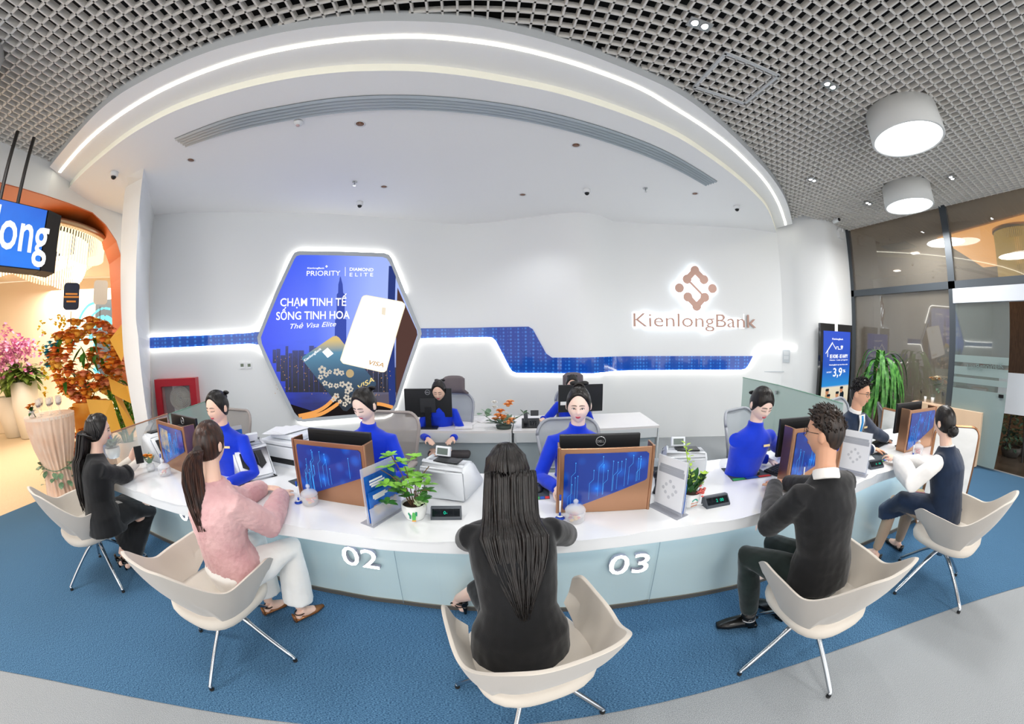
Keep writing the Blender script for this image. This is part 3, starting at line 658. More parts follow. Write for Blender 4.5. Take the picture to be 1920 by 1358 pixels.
# fire hose cabinet
FHA = gpoly(299, 740, BACK); FHB = gpoly(375, 735, BACK); HFm = Frame(FHA, FHB)
fc = thing('fire_hose_cabinet', 'red fire hose cabinet with coiled pale hose behind its window', 'cabinet', tuple(HFm.p(337, 745)))
redm = mat('red_enamel', '#c2182b', .35, coat=.3)
u0, u1 = HFm.uv(299, 740)[0], HFm.uv(374, 735)[0]; v1 = HFm.uv(337, 708.5)[1]; v0 = v1 - (u1 - u0) * 1.02
wd = u1 - u0; fr = wd * .15
def pr(bm, a, b, c, d, d0, d1, mi=0): prism(bm, [HFm.at(a, c, d0), HFm.at(b, c, d0), HFm.at(b, d, d0), HFm.at(a, d, d0)], HFm.N * (d1 - d0), mi)
bm = new(); pr(bm, u0, u1, v1 - fr, v1, .0, .16); pr(bm, u0, u1, v0, v0 + fr, .0, .16); pr(bm, u0, u0 + fr, v0 + fr, v1 - fr, .0, .16); pr(bm, u1 - fr, u1, v0 + fr, v1 - fr, .0, .16); add(fc, 'frame', bm, redm)
bm = new(); pr(bm, u0 + fr, u1 - fr, v0 + fr, v1 - fr, .002, .01); add(fc, 'back', bm, mat('cabinet_inside', '#5d3230', .5))
bm = new(); cu, cv = u0 + wd * .56, v0 + wd * .60
for k in range(7):
    r = .03 + k * .026; tube(bm, [HFm.at(cu + r * cos(t * pi / 12), cv + r * sin(t * pi / 12), .07) for t in range(25)], .012, 6)
for k in range(4): tube(bm, [HFm.at(u0 + wd * .42, v0 + fr + .02 + k * .03, .07), HFm.at(u1 - fr - .01, v0 + fr + .05 + k * .03, .07)], .012, 6)
add(fc, 'hose', bm, mat('canvas_hose', '#b9b3a4', .8), True)
bm = new(); pr(bm, u0 + fr, u1 - fr, v0 + fr, v1 - fr, .11, .115); add(fc, 'window', bm, mat('clear_pane', '#ffffff', .03, alpha=.12, spec=1))
# ceiling fixtures
nick = mat('copper_reflector', '#a9806a', .25, .9); lens = emis('lamp_lens', '#ffffff', 6)
for i, (x, y) in enumerate([(358, 300), (675, 232), (720, 350), (980, 365), (1080, 272), (1303, 363)]):
    p = gz(x, y, Z_IN)
    if i == 0:
        dl = thing('recessed_downlight', 'small copper recessed downlight in the white ceiling', 'ceiling light', tuple(p), 0, 'recessed downlights over the tellers'); dl['label'] = 'small round recessed downlight nearest the left pier'
        bm = new(); lathe(bm, [(.052, 0), (.06, -.004), (.048, -.006), (.04, -.001)], n=20); obj('rim', bm, wplast, dl, True)
        bm = new(); lathe(bm, [(.047, -.003), (.03, .0), (.001, -.0015)], n=20); obj('reflector', bm, nick, dl, True)
    else: dup(dl, p, label=['', 'small round recessed downlight just below the curved diffuser, left of centre', 'small round recessed downlight beside the sprinkler on the left', 'small round recessed downlight in the middle of the white ceiling', 'small round recessed downlight just below the curved diffuser, right of centre', 'small round recessed downlight nearest the right end of the white ceiling'][i])
black_g = mat('black_dome', '#17181a', .15)
for i, (x, y, lb) in enumerate([(215, 323, 'white dome camera on the ceiling left of the pier'), (675, 379, 'white dome camera on the ceiling above the hexagon lightbox'), (1100, 355, 'white dome camera on the ceiling above the wall bulge'), (1381, 386, 'white dome camera on the ceiling near the right tip')]):
    p = gz(x, y, Z_IN)
    if i == 0:
        dc = thing('dome_camera', lb, 'security camera', tuple(p), 0, 'dome cameras'); bm = new(); lathe(bm, [(.055, 0), (.058, -.045), (.045, -.06), (.001, -.06)], n=22); obj('housing', bm, wplast, dc, True)
        bm = new(); ball(bm, (0, 0, -.062), .037, 16); obj('dome', bm, black_g, dc, True)
    else: dup(dc, p, label=lb)
for i, (x, y, lb) in enumerate([(665, 341, 'small metal sprinkler left of the middle of the white ceiling'), (1210, 353, 'small metal sprinkler right of the middle of the white ceiling')]):
    p = gz(x, y, Z_IN)
    if i == 0:
        sp_ = thing('sprinkler', lb, 'sprinkler', tuple(p), 0, 'ceiling sprinklers'); bm = new(); lathe(bm, [(.04, 0), (.036, -.008), (.012, -.012), (.012, -.04), (.001, -.04)], n=16); obj('rose', bm, mat('chrome', '#c8cacc', .15, 1), sp_, True)
        bm = new(); cyl(bm, (0, 0, -.06), .022, .003, 12); cyl(bm, (0, 0, -.05), .004, .03, 8); obj('deflector', bm, MATS['chrome'], sp_)
    else: dup(sp_, p, label=lb)
sd = thing('smoke_detector', 'round white smoke detector under the curved diffuser', 'smoke detector', tuple(gz(560, 228, Z_IN)))
bm = new(); lathe(bm, [(.05, 0), (.052, -.02), (.03, -.045), (.001, -.045)], n=22); obj('base', bm, wplast, sd, True)
bm = new(); lathe(bm, [(.02, -.045), (.018, -.055), (.001, -.056)], n=14); obj('sensor_cap', bm, mat('pinkish_plastic', '#cfb3b3', .4), sd, True)
# twin spotlights in the grid
for i, (x, y, lb) in enumerate([(1312, 46, 'bright pair of round spotlights nearest the top edge of the ceiling grid'), (1556, 160, 'pair of round spotlights left of the larger drum lamp'), (1523, 337, 'small pair of spotlights above the right pier'), (1628, 381, 'small pair of spotlights left of the smaller drum lamp'), (1784, 333, 'small pair of spotlights right of the drum lamps')]):
    p = gz(x, y, Z_GRID - .005)
    if i == 0:
        tw = thing('twin_spotlight', lb, 'ceiling light', tuple(p), 0, 'twin spotlights in the cell ceiling'); bm = new(); box(bm, (0, 0, .0), (.2, .1, .012)); obj('plate', bm, mat('grey_plate', '#b0b2b3', .4, .4), tw)
        for sx in (-.045, .045):
            bm = new(); lathe(bm, [(.04, -.006), (.036, -.014), (.03, -.008)], (sx, 0, 0), n=18); obj('reflector', bm, MATS['chrome'], tw, True)
            bm = new(); cyl(bm, (sx, 0, -.009), .024, .003, 16); obj('bulb', bm, emis('spot_bulb', '#ffffff', 25), tw)
    else: dup(tw, p, label=lb)
# drum lamps
drumm = mat('drum_shell_white', '#dcdedd', .5); diff = emis('drum_diffuser', '#fbfdff', 5.0)
def disc_fit(pts, z):
    P = [gz(*p, z) for p in pts]; c = sum(P, Vector()) / len(P); return c, sum((p - c).length for p in P) / len(P)
for i, (pts, lb) in enumerate([([(1643, 262), (1697, 296), (1767, 253), (1706, 233)], 'larger round white drum lamp under the cell ceiling'), ([(1664, 388), (1703, 405), (1747, 380), (1708, 374)], 'smaller, farther round white drum lamp near the glass front')]):
    z = 3.98; c, r = disc_fit(pts, z)
    if i == 0:
        r0 = r; dm = thing('drum_lamp', lb, 'ceiling light', tuple(c), 0, 'drum lamps'); bm = new(); lathe(bm, [(r + .022, .32), (r + .03, .0), (r + .02, -.008), (r, -.004), (r, .02)], n=56); obj('shell', bm, drumm, dm, True)
        bm = new(); lathe(bm, [(r, .004), (.001, .004)], n=56); obj('diffuser', bm, diff, dm)
    else: dup(dm, c, label=lb)
dup(dm, Vector((-4.05, .42, 3.98)), label='white drum lamp cut off by the left edge of the picture')
# bullet camera and emergency light on the right return
bc = thing('bullet_camera', 'white bullet camera on top of the right pier under the cell ceiling', 'security camera', tuple(gz(1568, 414, 4.22)))
bm = new(); cyl(bm, (0, 0, 0), .04, .17, 20, rx=pi / 2, rz=-.25); obj('housing', bm, wplast, bc, True)
bm = new(); cyl(bm, (-.022, -.088, 0), .034, .01, 20, rx=pi / 2, rz=-.25); obj('lens', bm, black_g, bc)
bm = new(); cyl(bm, (.05, .07, .04), .02, .08, 12); obj('bracket', bm, wplast, bc)
ef = Frame(gpoly(1562, 440, BACK), gpoly(1583, 440, BACK)); ep = ef.p(1573, 437)
el = thing('emergency_light', 'white twin emergency light box on the right pier', 'emergency light', tuple(ep))
def eb(a, b, c, d, d0, d1): 
    bm = new(); u, v = ef.uv(1573, 437); prism(bm, [ef.at(u + a, v + c, d0), ef.at(u + b, v + c, d0), ef.at(u + b, v + d, d0), ef.at(u + a, v + d, d0)], ef.N * (d1 - d0)); return bm
add(el, 'body', eb(-.13, .13, -.13, .03, 0, .06), wplast)
for s in (-.07, .07):
    bm = new(); u, v = ef.uv(1573, 437); ball(bm, ef.at(u + s, v + .06, .05), .045, 14); add(el, 'lamp_head', bm, wplast, True)
# ================================================================ counter, desks, chairs
solid = mat('white_solid_surface', '#eef0f2', .12, coat=.5)
front_m = ramp_mat('pale_blue_glass_front', [(0, '#bdd3df'), (.6, '#bfd6e2'), (1, '#c2d6d8')], 2, -.66, .0, rough=.15, coat=.4)
bronze = mat('bronze_strip', '#8d8173', .35, .7)
ZC = .82; ZD = .81
EDGE = [(175, 893), (215, 905), (270, 927), (330, 945), (430, 968), (540, 985), (640, 1001), (740, 1011.5), (860, 1017), (960, 1018), (1060, 1015), (1150, 1006), (1240, 995), (1330, 982), (1420, 965), (1500, 946), (1560, 927), (1620, 902), (1660, 885)]
ed = [gz(x, y, ZC) for x, y in EDGE] + [Vector((3.95, 1.38, ZC)), Vector((4.95, 1.25, ZC))]; ed = spline(ed, 3)
# inner edge parallel to the counter axis, ends rounded away
nrm = Vector((-CDIR.y, CDIR.x, 0))
depth0 = (gz(905, 884, ZC) - gz(905, 1018, ZC)).dot(nrm)
e0, e1 = ed[0], ed[-1]
inner_c = [p + nrm * 1.06 for p in ed]
ct = thing('service_counter', 'long white teller counter with pale blue glass front and bronze plinth', 'counter', tuple(gz(960, 1141, 0)))
bm = new(); th = .085
A, B = ed, inner_c
dz = Vector((0, 0, -th))
strip(bm, A, B); strip(bm, [a + dz for a in A], [b + dz for b in B]); strip(bm, A, [a + dz for a in A]); strip(bm, B, [b + dz for b in B])
for a, b in ((A[0], B[0]), (A[-1], B[-1])): quad(bm, a, b, b + dz, a + dz)
bmesh.ops.remove_doubles(bm, verts=bm.verts, dist=1e-5)
bmesh.ops.bevel(bm, geom=[e for e in bm.edges if e.calc_face_angle(0) > 1.2], offset=.006, segments=2, affect='EDGES')
add(ct, 'countertop', bm, solid)
FL = [(255, 985), (295, 1007), (328, 1022), (450, 1064), (575, 1101), (640, 1114), (700, 1125), (757, 1132), (830, 1141), (960, 1145), (1140, 1141), (1210, 1131), (1290, 1120), (1376, 1103), (1500, 1067), (1607, 1027), (1676, 997)]
fl = spline([gz(x, y, 0) for x, y in FL] + [Vector((4.95, 1.42, 0))], 2)
hz = ZC - th
def panel_strip(z0, z1, off=0): 
    b_ = new(); strip(b_, [p + Vector((0, 0, z0)) - nrm * off for p in fl], [p + Vector((0, 0, z1)) - nrm * (off + .0) for p in fl]); return b_
bm = panel_strip(.035, hz)
for p in (fl[0], fl[-1]): quad(bm, p, p + nrm * .5, p + nrm * .5 + Vector((0, 0, hz)), p + Vector((0, 0, hz)))
bmesh.ops.translate(bm, verts=bm.verts, vec=(0, 0, 0)); fo = add(ct, 'front_panel', bm, front_m)
bmesh.ops.translate
bm = panel_strip(0, .035, .012); strip(bm, [p + Vector((0, 0, .035)) - nrm * .012 for p in fl], [p + Vector((0, 0, .035)) for p in fl]); add(ct, 'plinth', bm, bronze)
seam = mat('panel_seam', '#7e96a2', .5)
for (a, b) in (((733, 1034), (757, 1131)), ((1239, 1029), (1216, 1129))):
    bm = new(); p = gz(*b, 0.03); q = Vector((p.x, p.y, hz)) - nrm * .002; tube(bm, [p - nrm * .002, q], .002, 4); add(ct, 'seam', bm, seam)
# light line under the overhang of the top
bm = new(); P = [p + Vector((0, 0, hz - .012)) - nrm * .07 for p in fl]; Q = [p - nrm * .02 for p in P]; strip(bm, P, Q); add(ct, 'under_light', bm, emis('under_counter_led', '#dcefff', 14))
# LED numbers on the front
def face_number(s, px0, py0, px1, py1, h, label):
    p0 = gline(px0, py0, fl[0] - nrm * .03, fl[-1] - nrm * .03) if False else None
    fz = [p - nrm * .05 for p in fl]
    a = gpoly(px0, py0, fz); b = gpoly(px1, py1, fz); F = Frame(a, b)
    t = thing('counter_number_sign', label, 'sign', tuple((a + b) / 2), 0, 'illuminated counter numbers')
    for nm, m, d, dep in (('digit_side', mat('digit_side_silver', '#a9a7b4', .35, .4), -.03, .028), ('digit_face', emis('digit_white', '#ffffff', 4.2), -.001, .004)):
        o = text(nm, s, F, F.uv(px0, py0), F.uv(px1, py1), h, m, None, depth=dep, d=d, bold=False); o.parent = t; o.matrix_parent_inverse = Matrix.Translation(-t.location)
    return t
h_ = .165
face_number('02', 645, 1057, 712, 1068, h_, 'glowing white number 02 on the counter front')
face_number('03', 1139, 1078, 1213, 1072, h_, 'glowing white number 03 on the counter front')
face_number('01', 338, 972, 367, 986, h_, 'glowing white number 01 on the counter front, half hidden by the pink jacket')
# glass partition at the left end and the frosted one on the right
gp = mat('pale_green_glass', '#cfe2da', .08, alpha=.38, spec=.9)
edge_g = mat('glass_edge_green', '#7fa892', .2)
def partition(name, label, P, alpha_m, group=None, trim=None):
    """P: list of (point base, z0, z1)"""
    a = P[0][0]; t = thing(name, label, 'partition', (a.x, a.y, P[0][1]), 0, group)
    for k, ((p, z0, z1), (q, w0, w1)) in enumerate(zip(P, P[1:])):
        bm = new(); n_ = Vector((-(q - p).y, (q - p).x, 0)).normalized() * .012
        prism(bm, [Vector((p.x, p.y, z0)), Vector((q.x, q.y, w0)), Vector((q.x, q.y, w1)), Vector((p.x, p.y, z1))], n_); add(t, 'glass_pane', bm, alpha_m)
        bm = new(); tube(bm, [Vector((p.x, p.y, z1)), Vector((q.x, q.y, w1))], .007, 6); add(t, 'top_edge', bm, trim or edge_g)
    return t
a = gz(207, 812, 1.25); b = gz(316, 777, 1.25); c = gz(392, 752, 1.25); c2 = gz(318, 800, 1.25)
partition('glass_partition', 'low clear glass screen with copper edge at the left end of the counter', [(gz(186, 820, 1.18), ZC, 1.18), (gz(314, 776, 1.18), ZC, 1.18)], mat('clear_screen_glass', '#e6ecec', .04, alpha=.3, spec=.9), trim=mat('copper_edge', '#b98466', .3, .8))
partition('frosted_partition', 'pale green glass screen in front of the fire hose cabinet', [(gz(317, 777, 1.1), .0, 1.1), (gz(400, 748, 1.1), .0, 1.1)], mat('green_screen_glass', '#bcd6cb', .15, alpha=.6, spec=.9))
pr_ = [gz(1393, 708, 1.3), gz(1458, 722, 1.3), gz(1535, 743, 1.3), gz(1580, 757, 1.3)]
fp = partition('frosted_partition', 'long pale green glass screen behind the right tellers', [(p, 0, 1.3) for p in pr_], mat('frosted_green_glass', '#c2d9d0', .3, alpha=.72, spec=.7))
for k in (1,):
    p = pr_[k]; bm = new(); box(bm, (p.x, p.y - .01, 1.2), (.09, .03, .045)); add(fp, 'clamp', bm, MATS['chrome'])
# marble screens with bronze frames near the right desk
marble = mat('white_marble', '#e2e2de', .25, var=(2.2, '#f3f2ef', 6, (1, 1, 2.4)))
copper = mat('copper_frame', '#b07f5c', .3, .8)
def marble_screen(label, a, b, z0, z1, r=.0, name='marble_screen'):
    F = Frame(a, b); L_ = (b.to_2d() - a.to_2d()).length; t = thing(name, label, 'partition', (a.x, a.y, 0), 0, 'marble screens')
    if F.U.dot((b - a)) < 0: pass
    out = rrect(L_, z1 - z0, max(r, .001)); P = [F.at(x + L_ / 2, y + (z0 + z1) / 2, 0) for x, y in out]
    bm = new(); prism(bm, P, F.N * .025); add(t, 'slab', bm, marble)
    bm = new(); Q = P + [P[0]]; tube(bm, [p + F.N * .012 for p in Q], .018, 6); add(t, 'edge_frame', bm, copper); return t
marble_screen('marble screen with copper edge behind the navy suited man', gz(1658, 766, 1.05), gz(1698, 775, 1.05), .05, 1.05)
marble_screen('large rounded marble screen beside the woman in the navy vest', gz(1755, 797, 1.12), gz(1836, 802, 1.12), .04, 1.12, .1)
# desk island behind the tellers
lam = mat('pale_laminate', '#dadfe1', .3); greyp = mat('grey_desk_panel', '#a9b6bb', .4)
d0 = gz(700, 805, ZD); d1 = gz(959, 808, ZD); d2 = gz(1237, 798, ZD)
dd = (gz(1200, 773, ZD) - d2)
def desk(label, a, b, back):
    t = thing('back_desk', label, 'desk', (a.x, a.y, 0), 0, 'desks behind the tellers')
    ax = (b - a).normalized(); n_ = Vector((-ax.y, ax.x, 0))
    bm = new(); z = Vector((0, 0, 1)); P = [a, b, b + back, a + back]; prism(bm, [Vector((p.x, p.y, ZD - .03)) for p in P], (0, 0, .03)); add(t, 'top', bm, mat('desk_top_white', '#e9e7e6', .25))
    i = .04
    bm = new(); q = [a + ax * i + n_ * i, b - ax * i + n_ * i]; prism(bm, [Vector((q[0].x, q[0].y, .03)), Vector((q[1].x, q[1].y, .03)), Vector((q[1].x, q[1].y, .76)), Vector((q[0].x, q[0].y, .76))], n_ * .02); add(t, 'modesty_panel', bm, greyp)
    for e_ in (a + ax * .02, b - ax * .02):
        bm = new(); w = back.normalized(); prism(bm, [Vector((e_.x, e_.y, 0)), Vector((e_.x + back.x, e_.y + back.y, 0)), Vector((e_.x + back.x, e_.y + back.y, ZD - .03)), Vector((e_.x, e_.y, ZD - .03))], ax * .02); add(t, 'side_panel', bm, lam)
    bm = new(); q = [a + ax * .03, b - ax * .03]; prism(bm, [Vector((q[0].x, q[0].y, .66)), Vector((q[1].x, q[1].y, .66)), Vector((q[1].x, q[1].y, ZD - .03)), Vector((q[0].x, q[0].y, ZD - .03))], n_ * .03); add(t, 'rail', bm, lam)
desk('left pale grey desk behind the tellers, under the monitor', d0, d1, dd); desk('right pale grey desk behind the tellers, with the black phone', d1 + (d2 - d1).normalized() * .015, d2, dd)
# ---------------------------------------------------------------- visitor chairs
shell_m = mat('grey_felt_shell', '#b5b0aa', .85, bump=(300, .12, 2), sheen=.3)
seat_m = mat('beige_seat_fabric', '#d3cbc0', .85, bump=(300, .1, 2), sheen=.2)
steel = mat('polished_steel', '#b9bec4', .14, 1)
def chair_shell():
    """low bucket: back wings rising above arms that stand open at the front; facing +y"""
    bm = new(); N = 41; inner_, outer_ = [], []
    for i in range(N):
        a = radians(-212 + 244 * i / (N - 1))    # round the seat from left front, behind, to right front
        t = abs(i / (N - 1) - .5) * 2            # 0 back, 1 arm tips
        cx, cy = cos(a), sin(a)
        se = (abs(cx)**3.2 + abs(cy)**3.2)**(-1 / 3.2)
        bx, by = .255 * cx * se, .25 * cy * se
        topx, topy = .335 * cx * se, .31 * cy * se
        w_ = max(0, min(1, (.50 - t) / .24)); w_ = w_ * w_ * (3 - 2 * w_)
        zt = .655 + .20 * w_ + .03 * max(0, (t - .55) / .45)
        topy -= .12 * w_; topx *= 1 - .12 * w_
        if t > .9: zt -= .05 * ((t - .9) / .1)**2; topy -= .01
        if cy > 0: topy += .045
        zb = .455 if t > .38 else .50
        if t > .72: zb += .10 * ((t - .72) / .28)**1.5
        inner_.append([(bx * .93, by * .93, zb), ((bx * .45 + topx * .55) * .96, (by * .45 + topy * .55) * .96, (zb + zt) / 2 - .02), (topx * .945, topy * .95, zt - .004)])
        outer_.append([(bx, by, zb - .01), ((bx * .42 + topx * .58) * 1.01, (by * .42 + topy * .58) * 1.01, (zb + zt) / 2 - .02), (topx, topy, zt)])
    return inner_, outer_
def surf(bm, rows, mi):
    V = [[bm.verts.new(p) for p in r] for r in rows]
    for A, B in zip(V, V[1:]):
        for k in range(len(A) - 1):
            f = bm.faces.new([A[k], A[k + 1], B[k + 1], B[k]]); f.material_index = mi
    return V
def make_chair(label):
    t = thing('visitor_chair', label, 'chair', (0, 0, 0), 0, 'grey shell visitor chairs')
    I, O = chair_shell(); bm = new(); n = len(I)
    VI = surf(bm, I, 1); VO = surf(bm, O, 0)
    for i in range(n - 1):
        f = bm.faces.new([VI[i][2], VI[i + 1][2], VO[i + 1][2], VO[i][2]]); f.material_index = 1
        f = bm.faces.new([VI[i][0], VI[i + 1][0], VO[i + 1][0], VO[i][0]]); f.material_index = 0
    for i in (0, n - 1):
        for k in range(2): f = bm.faces.new([VI[i][k], VI[i][k + 1], VO[i][k + 1], VO[i][k]]); f.material_index = 1
    o = obj('shell', bm, [shell_m, seat_m], t, True)
    m_ = o.modifiers.new('bevel', 'BEVEL'); m_.width = .008; m_.segments = 2
    m_ = o.modifiers.new('sub', 'SUBSURF'); m_.levels = 1; m_.render_levels = 2
    # seat pan that shows under the back as a pale tongue
    bm = new(); q = []
    for z, s in ((.375, .62), (.385, .84), (.405, .97), (.43, 1.0), (.455, .985), (.47, .93), (.478, .75), (.48, .3)):
        r = []
        for k in range(36):
            a = 2 * pi * k / 36; cx, cy = cos(a), sin(a); se = (abs(cx)**3 + abs(cy)**3)**(-1 / 3)
            r.append(bm.verts.new((.262 * cx * se * s, (.25 * cy * se) * s + (.0 if cy > 0 else -.02), z)))
        q.append(r)
    for A_, B_ in zip(q, q[1:]):
        for k in range(36): bm.faces.new([A_[k], A_[(k + 1) % 36], B_[(k + 1) % 36], B_[k]])
    bm.faces.new(q[0]); bm.faces.new(q[-1]); obj('seat', bm, seat_m, t, True)
    bm = new(); cyl(bm, (0, 0, .345), .05, .07, 20); cyl(bm, (0, 0, .30), .028, .06, 16); cyl(bm, (0, 0, .36), .13, .012, 24); obj('column', bm, steel, t, True)
    for k in range(4):
        a = radians(45 + 90 * k); d = Vector((cos(a), sin(a), 0)); bm = new()
        tube(bm, spline([Vector((0, 0, .305)) + d * .015, Vector((0, 0, .285)) + d * .09, Vector((0, 0, .155)) + d * .24, Vector((0, 0, .045)) + d * .355, Vector((0, 0, .03)) + d * .37], 4), [.017] * 6 + [.014] * 7 + [.012] * 4, 8, sq=.75)
        tube(bm, [Vector((0, 0, .034)) + d * .368, Vector((0, 0, .012)) + d * .370], .011, 8); l = obj('leg', bm, steel, t, True)
        bm = new(); cyl(bm, d * .370 + Vector((0, 0, .007)), .014, .013, 12); obj('glide', bm, mat('dark_rubber', '#222222', .7), l)
    return t
ch0 = make_chair('grey shell chair under the woman with the long straight hair at counter 01')
CH = []
def put_chair(x, y, face, legs, label, first=False):
    """face: compass angle the sitter looks (90 = towards the wall); legs: angle of the star base"""
    rz = radians(face - 90)
    if first: ch0.location = (x, y, 0); ch0.rotation_euler = (0, 0, rz); c = ch0
    else: c = dup(ch0, (x, y, 0), rz, label)
    c.scale = (1.08,) * 3
    for q in c.children:
        if q.name.startswith('leg'): q.rotation_euler = (0, 0, radians(legs - 45) - rz)
    CH.append(c); return c
put_chair(-3.39, 1.635, 80, 70, '', True)
put_chair(-1.62, 1.41, 80, 88, 'grey shell chair under the woman in the pink jacket')
put_chair(.17, 1.19, 104, 70, 'grey shell chair under the woman in the black blazer, nearest the camera')
put_chair(1.79, 1.0, 86, 87, 'grey shell chair under the man in the black sweater')
put_chair(3.40, .80, 90, 70, 'grey shell chair under the woman in the navy vest')
# ---------------------------------------------------------------- mesh office chairs
mesh_m = mat('grey_mesh_fabric', '#9a948f', .7, alpha=.8, bump=(120, .3, 2, (1, 1, 30)))
def mesh_back(name, label, loc, face, fm, mm, head=False, w=.25, top=1.06, group='mesh office chairs'):
    t = thing(name, label, 'office chair', (loc[0], loc[1], 0), radians(face - 90), group)
    out = []
    for x, z in rrect(2 * w, top - .56, .13, 6):
        z2 = z + (top + .56) / 2; xx = x * (1.0 if z > 0 else .88); y = -.27 + .12 * (xx / w)**2 * .5 - .10 * ((z2 - .56) / .5)**2; out.append(Vector((xx, y, z2)))
    bm = new(); tube(bm, out + [out[0]], .015, 8); obj('back_frame', bm, fm, t, True)
    bm = new(); rows = []
    for j in range(11):
        z2 = .575 + (top - .59) * j / 10; r = []
        ww = w * (.86 + .12 * min(1, j / 5)) * (1 if j < 9 else (.93 if j == 9 else .8))
        for i in range(13):
            x = -ww + 2 * ww * i / 12; r.append((x, -.27 + .06 * (x / w)**2 - .10 * ((z2 - .56) / .5)**2 - .01, z2))
        rows.append(r)
    surf(bm, rows, 0); obj('back_mesh', bm, mm, t, True)
    bm = new(); box(bm, (0, .02, .48), (.48, .46, .07), bev=.025); obj('seat', bm, mm if not head else mat('charcoal_fabric', '#4a4648', .8), t, True)
    bm = new(); cyl(bm, (0, 0, .28), .03, .38, 14); cyl(bm, (0, 0, .09), .05, .06, 16); box(bm, (0, -.2, .5), (.07, .16, .05)); obj('column', bm, fm, t, True)
    for k in range(5):
        a = radians(18 + 72 * k); d = Vector((cos(a), sin(a), 0)); bm = new(); tube(bm, [Vector((0, 0, .095)), d * .3 + Vector((0, 0, .07))], [.022, .014], 8); ball(bm, d * .3 + Vector((0, 0, .03)), .028, 10); obj('leg', bm, fm, t, True)
    for s in (-1, 1):
        bm = new(); tube(bm, [Vector((s * .25, -.05, .5)), Vector((s * .28, -.04, .62)), Vector((s * .28, -.02, .66))], .014, 8); box(bm, (s * .28, .03, .67), (.07, .24, .03), bev=.01); obj('armrest', bm, fm, t, True)
    if head:
        bm = new(); rows = []
        for j in range(6):
            z2 = top + .01 + .21 * j / 5; r = [(-.14 + .28 * i / 8 * 1.0, -.36 + .035 * ((i - 4) / 4)**2 - .015 * j / 5, z2 - (.035 * ((i - 4) / 4)**4 if j == 5 else 0)) for i in range(9)]
            if j == 0: r = [(x * 1.35, y, z) for x, y, z in r]
            rows.append(r)
        surf(bm, rows, 0); o = obj('headrest', bm, mat('taupe_headrest', '#6d6467', .7), t, True); m_ = o.modifiers.new('s', 'SOLIDIFY'); m_.thickness = .03
    return t
fr_l = mat('light_grey_chair_frame', '#9fa3ab', .4, .2)
fr_t = mat('taupe_chair_frame', '#a39a95', .45)
mesh_l = mat('light_grey_mesh', '#a9b0b6', .7, alpha=.85, bump=(120, .3, 2, (1, 1, 30)))
def by_top(px, py, z, face):
    p = gz(px, py, z); a = radians(face); return (p.x + cos(a) * .40, p.y + sin(a) * .40)
def office(px, py, z, face, label, fm, mm, name='mesh_office_chair', **k):
    xy = by_top(px, py, z, face); mesh_back(name, label, xy, face, fm, mm, top=(z - (.24 if k.get('head') else 0)) / 1.08, **k).scale = (1.08,) * 3
office(447, 768, 1.16, 262, 'taupe mesh office chair behind the staff woman at counter 01', fr_t, mesh_m, w=.27)
office(738, 772, 1.16, 262, 'large taupe mesh office chair behind the staff woman at counter 02', fr_t, mesh_m, w=.29)
office(1062, 783, 1.10, 268, 'grey mesh office chair behind the staff woman at counter 03', fr_l, mesh_l, w=.29)
office(1376, 767, 1.13, 285, 'grey mesh office chair behind the staff woman left of the frosted screen', fr_l, mesh_l, w=.28)
office(1568, 748, 1.20, 285, 'pale grey mesh office chair behind the man in the navy suit', fr_l, mesh_l, w=.28)
office(1641, 757, 1.06, 300, 'dark grey mesh chair standing before the marble screen', mat('dark_chair_frame', '#55555a', .4), mat('dark_mesh', '#77757a', .7, alpha=.85))
office(851, 704, 1.42, 265, 'executive mesh chair with headrest behind the left back desk', fr_l, mesh_l, 'executive_chair', head=True, group='executive chairs')
office(1073, 698, 1.42, 272, 'executive mesh chair with headrest behind the right back desk', fr_l, mesh_l, 'executive_chair', head=True, group='executive chairs')
# ================================================================ things on the counter and the desks
cop = mat('brushed_copper', '#b78a6c', .28, .85, bump=(40, .05, 2, (1, 1, 12)))
blackp = mat('black_plastic', '#1d1f22', .35); dkgrey = mat('dark_grey_plastic', '#2e3034', .4)
def circ_mat():
    m = mat('circuit_graphic', '#06245c', .12, coat=.7); nt = m.node_tree; b = nt.nodes['Principled BSDF']; N = nt.nodes
    tc = N.new('ShaderNodeTexCoord'); v = N.new('ShaderNodeTexVoronoi'); v.inputs['Scale'].default_value = 9; nt.links.new(tc.outputs['Object'], v.inputs[0])
    r = N.new('ShaderNodeValToRGB'); r.color_ramp.elements[0].position = .0; r.color_ramp.elements[1].position = .45; r.color_ramp.elements[0].color = lin('#2a8fe8'); r.color_ramp.elements[1].color = lin('#0a2f86')
    q = r.color_ramp.elements.new(.12); q.color = lin('#1258c0')
    nt.links.new(v.outputs['Distance'], r.inputs[0]); nt.links.new(r.outputs[0], b.inputs['Base Color']); nt.links.new(r.outputs[0], b.inputs['Emission Color']); b.inputs['Emission Strength'].default_value = .25; return m
circ = circ_mat(); cyan = mat('circuit_line_cyan', '#3f9fe0', .3, emit='#3f9fe0', es=.5)
K_ = .947
def cs(x, y): return x * K_, y * K_
def lframe(a, b):
    """local axes of something standing on the counter from a to b (front edge, customer side)"""
    a = Vector((a[0], a[1], 0)); b = Vector((b[0], b[1], 0)); U = (b - a).normalized(); N = Vector((U.y, -U.x, 0))
    if N.y > 0: N = -N
    return U, N
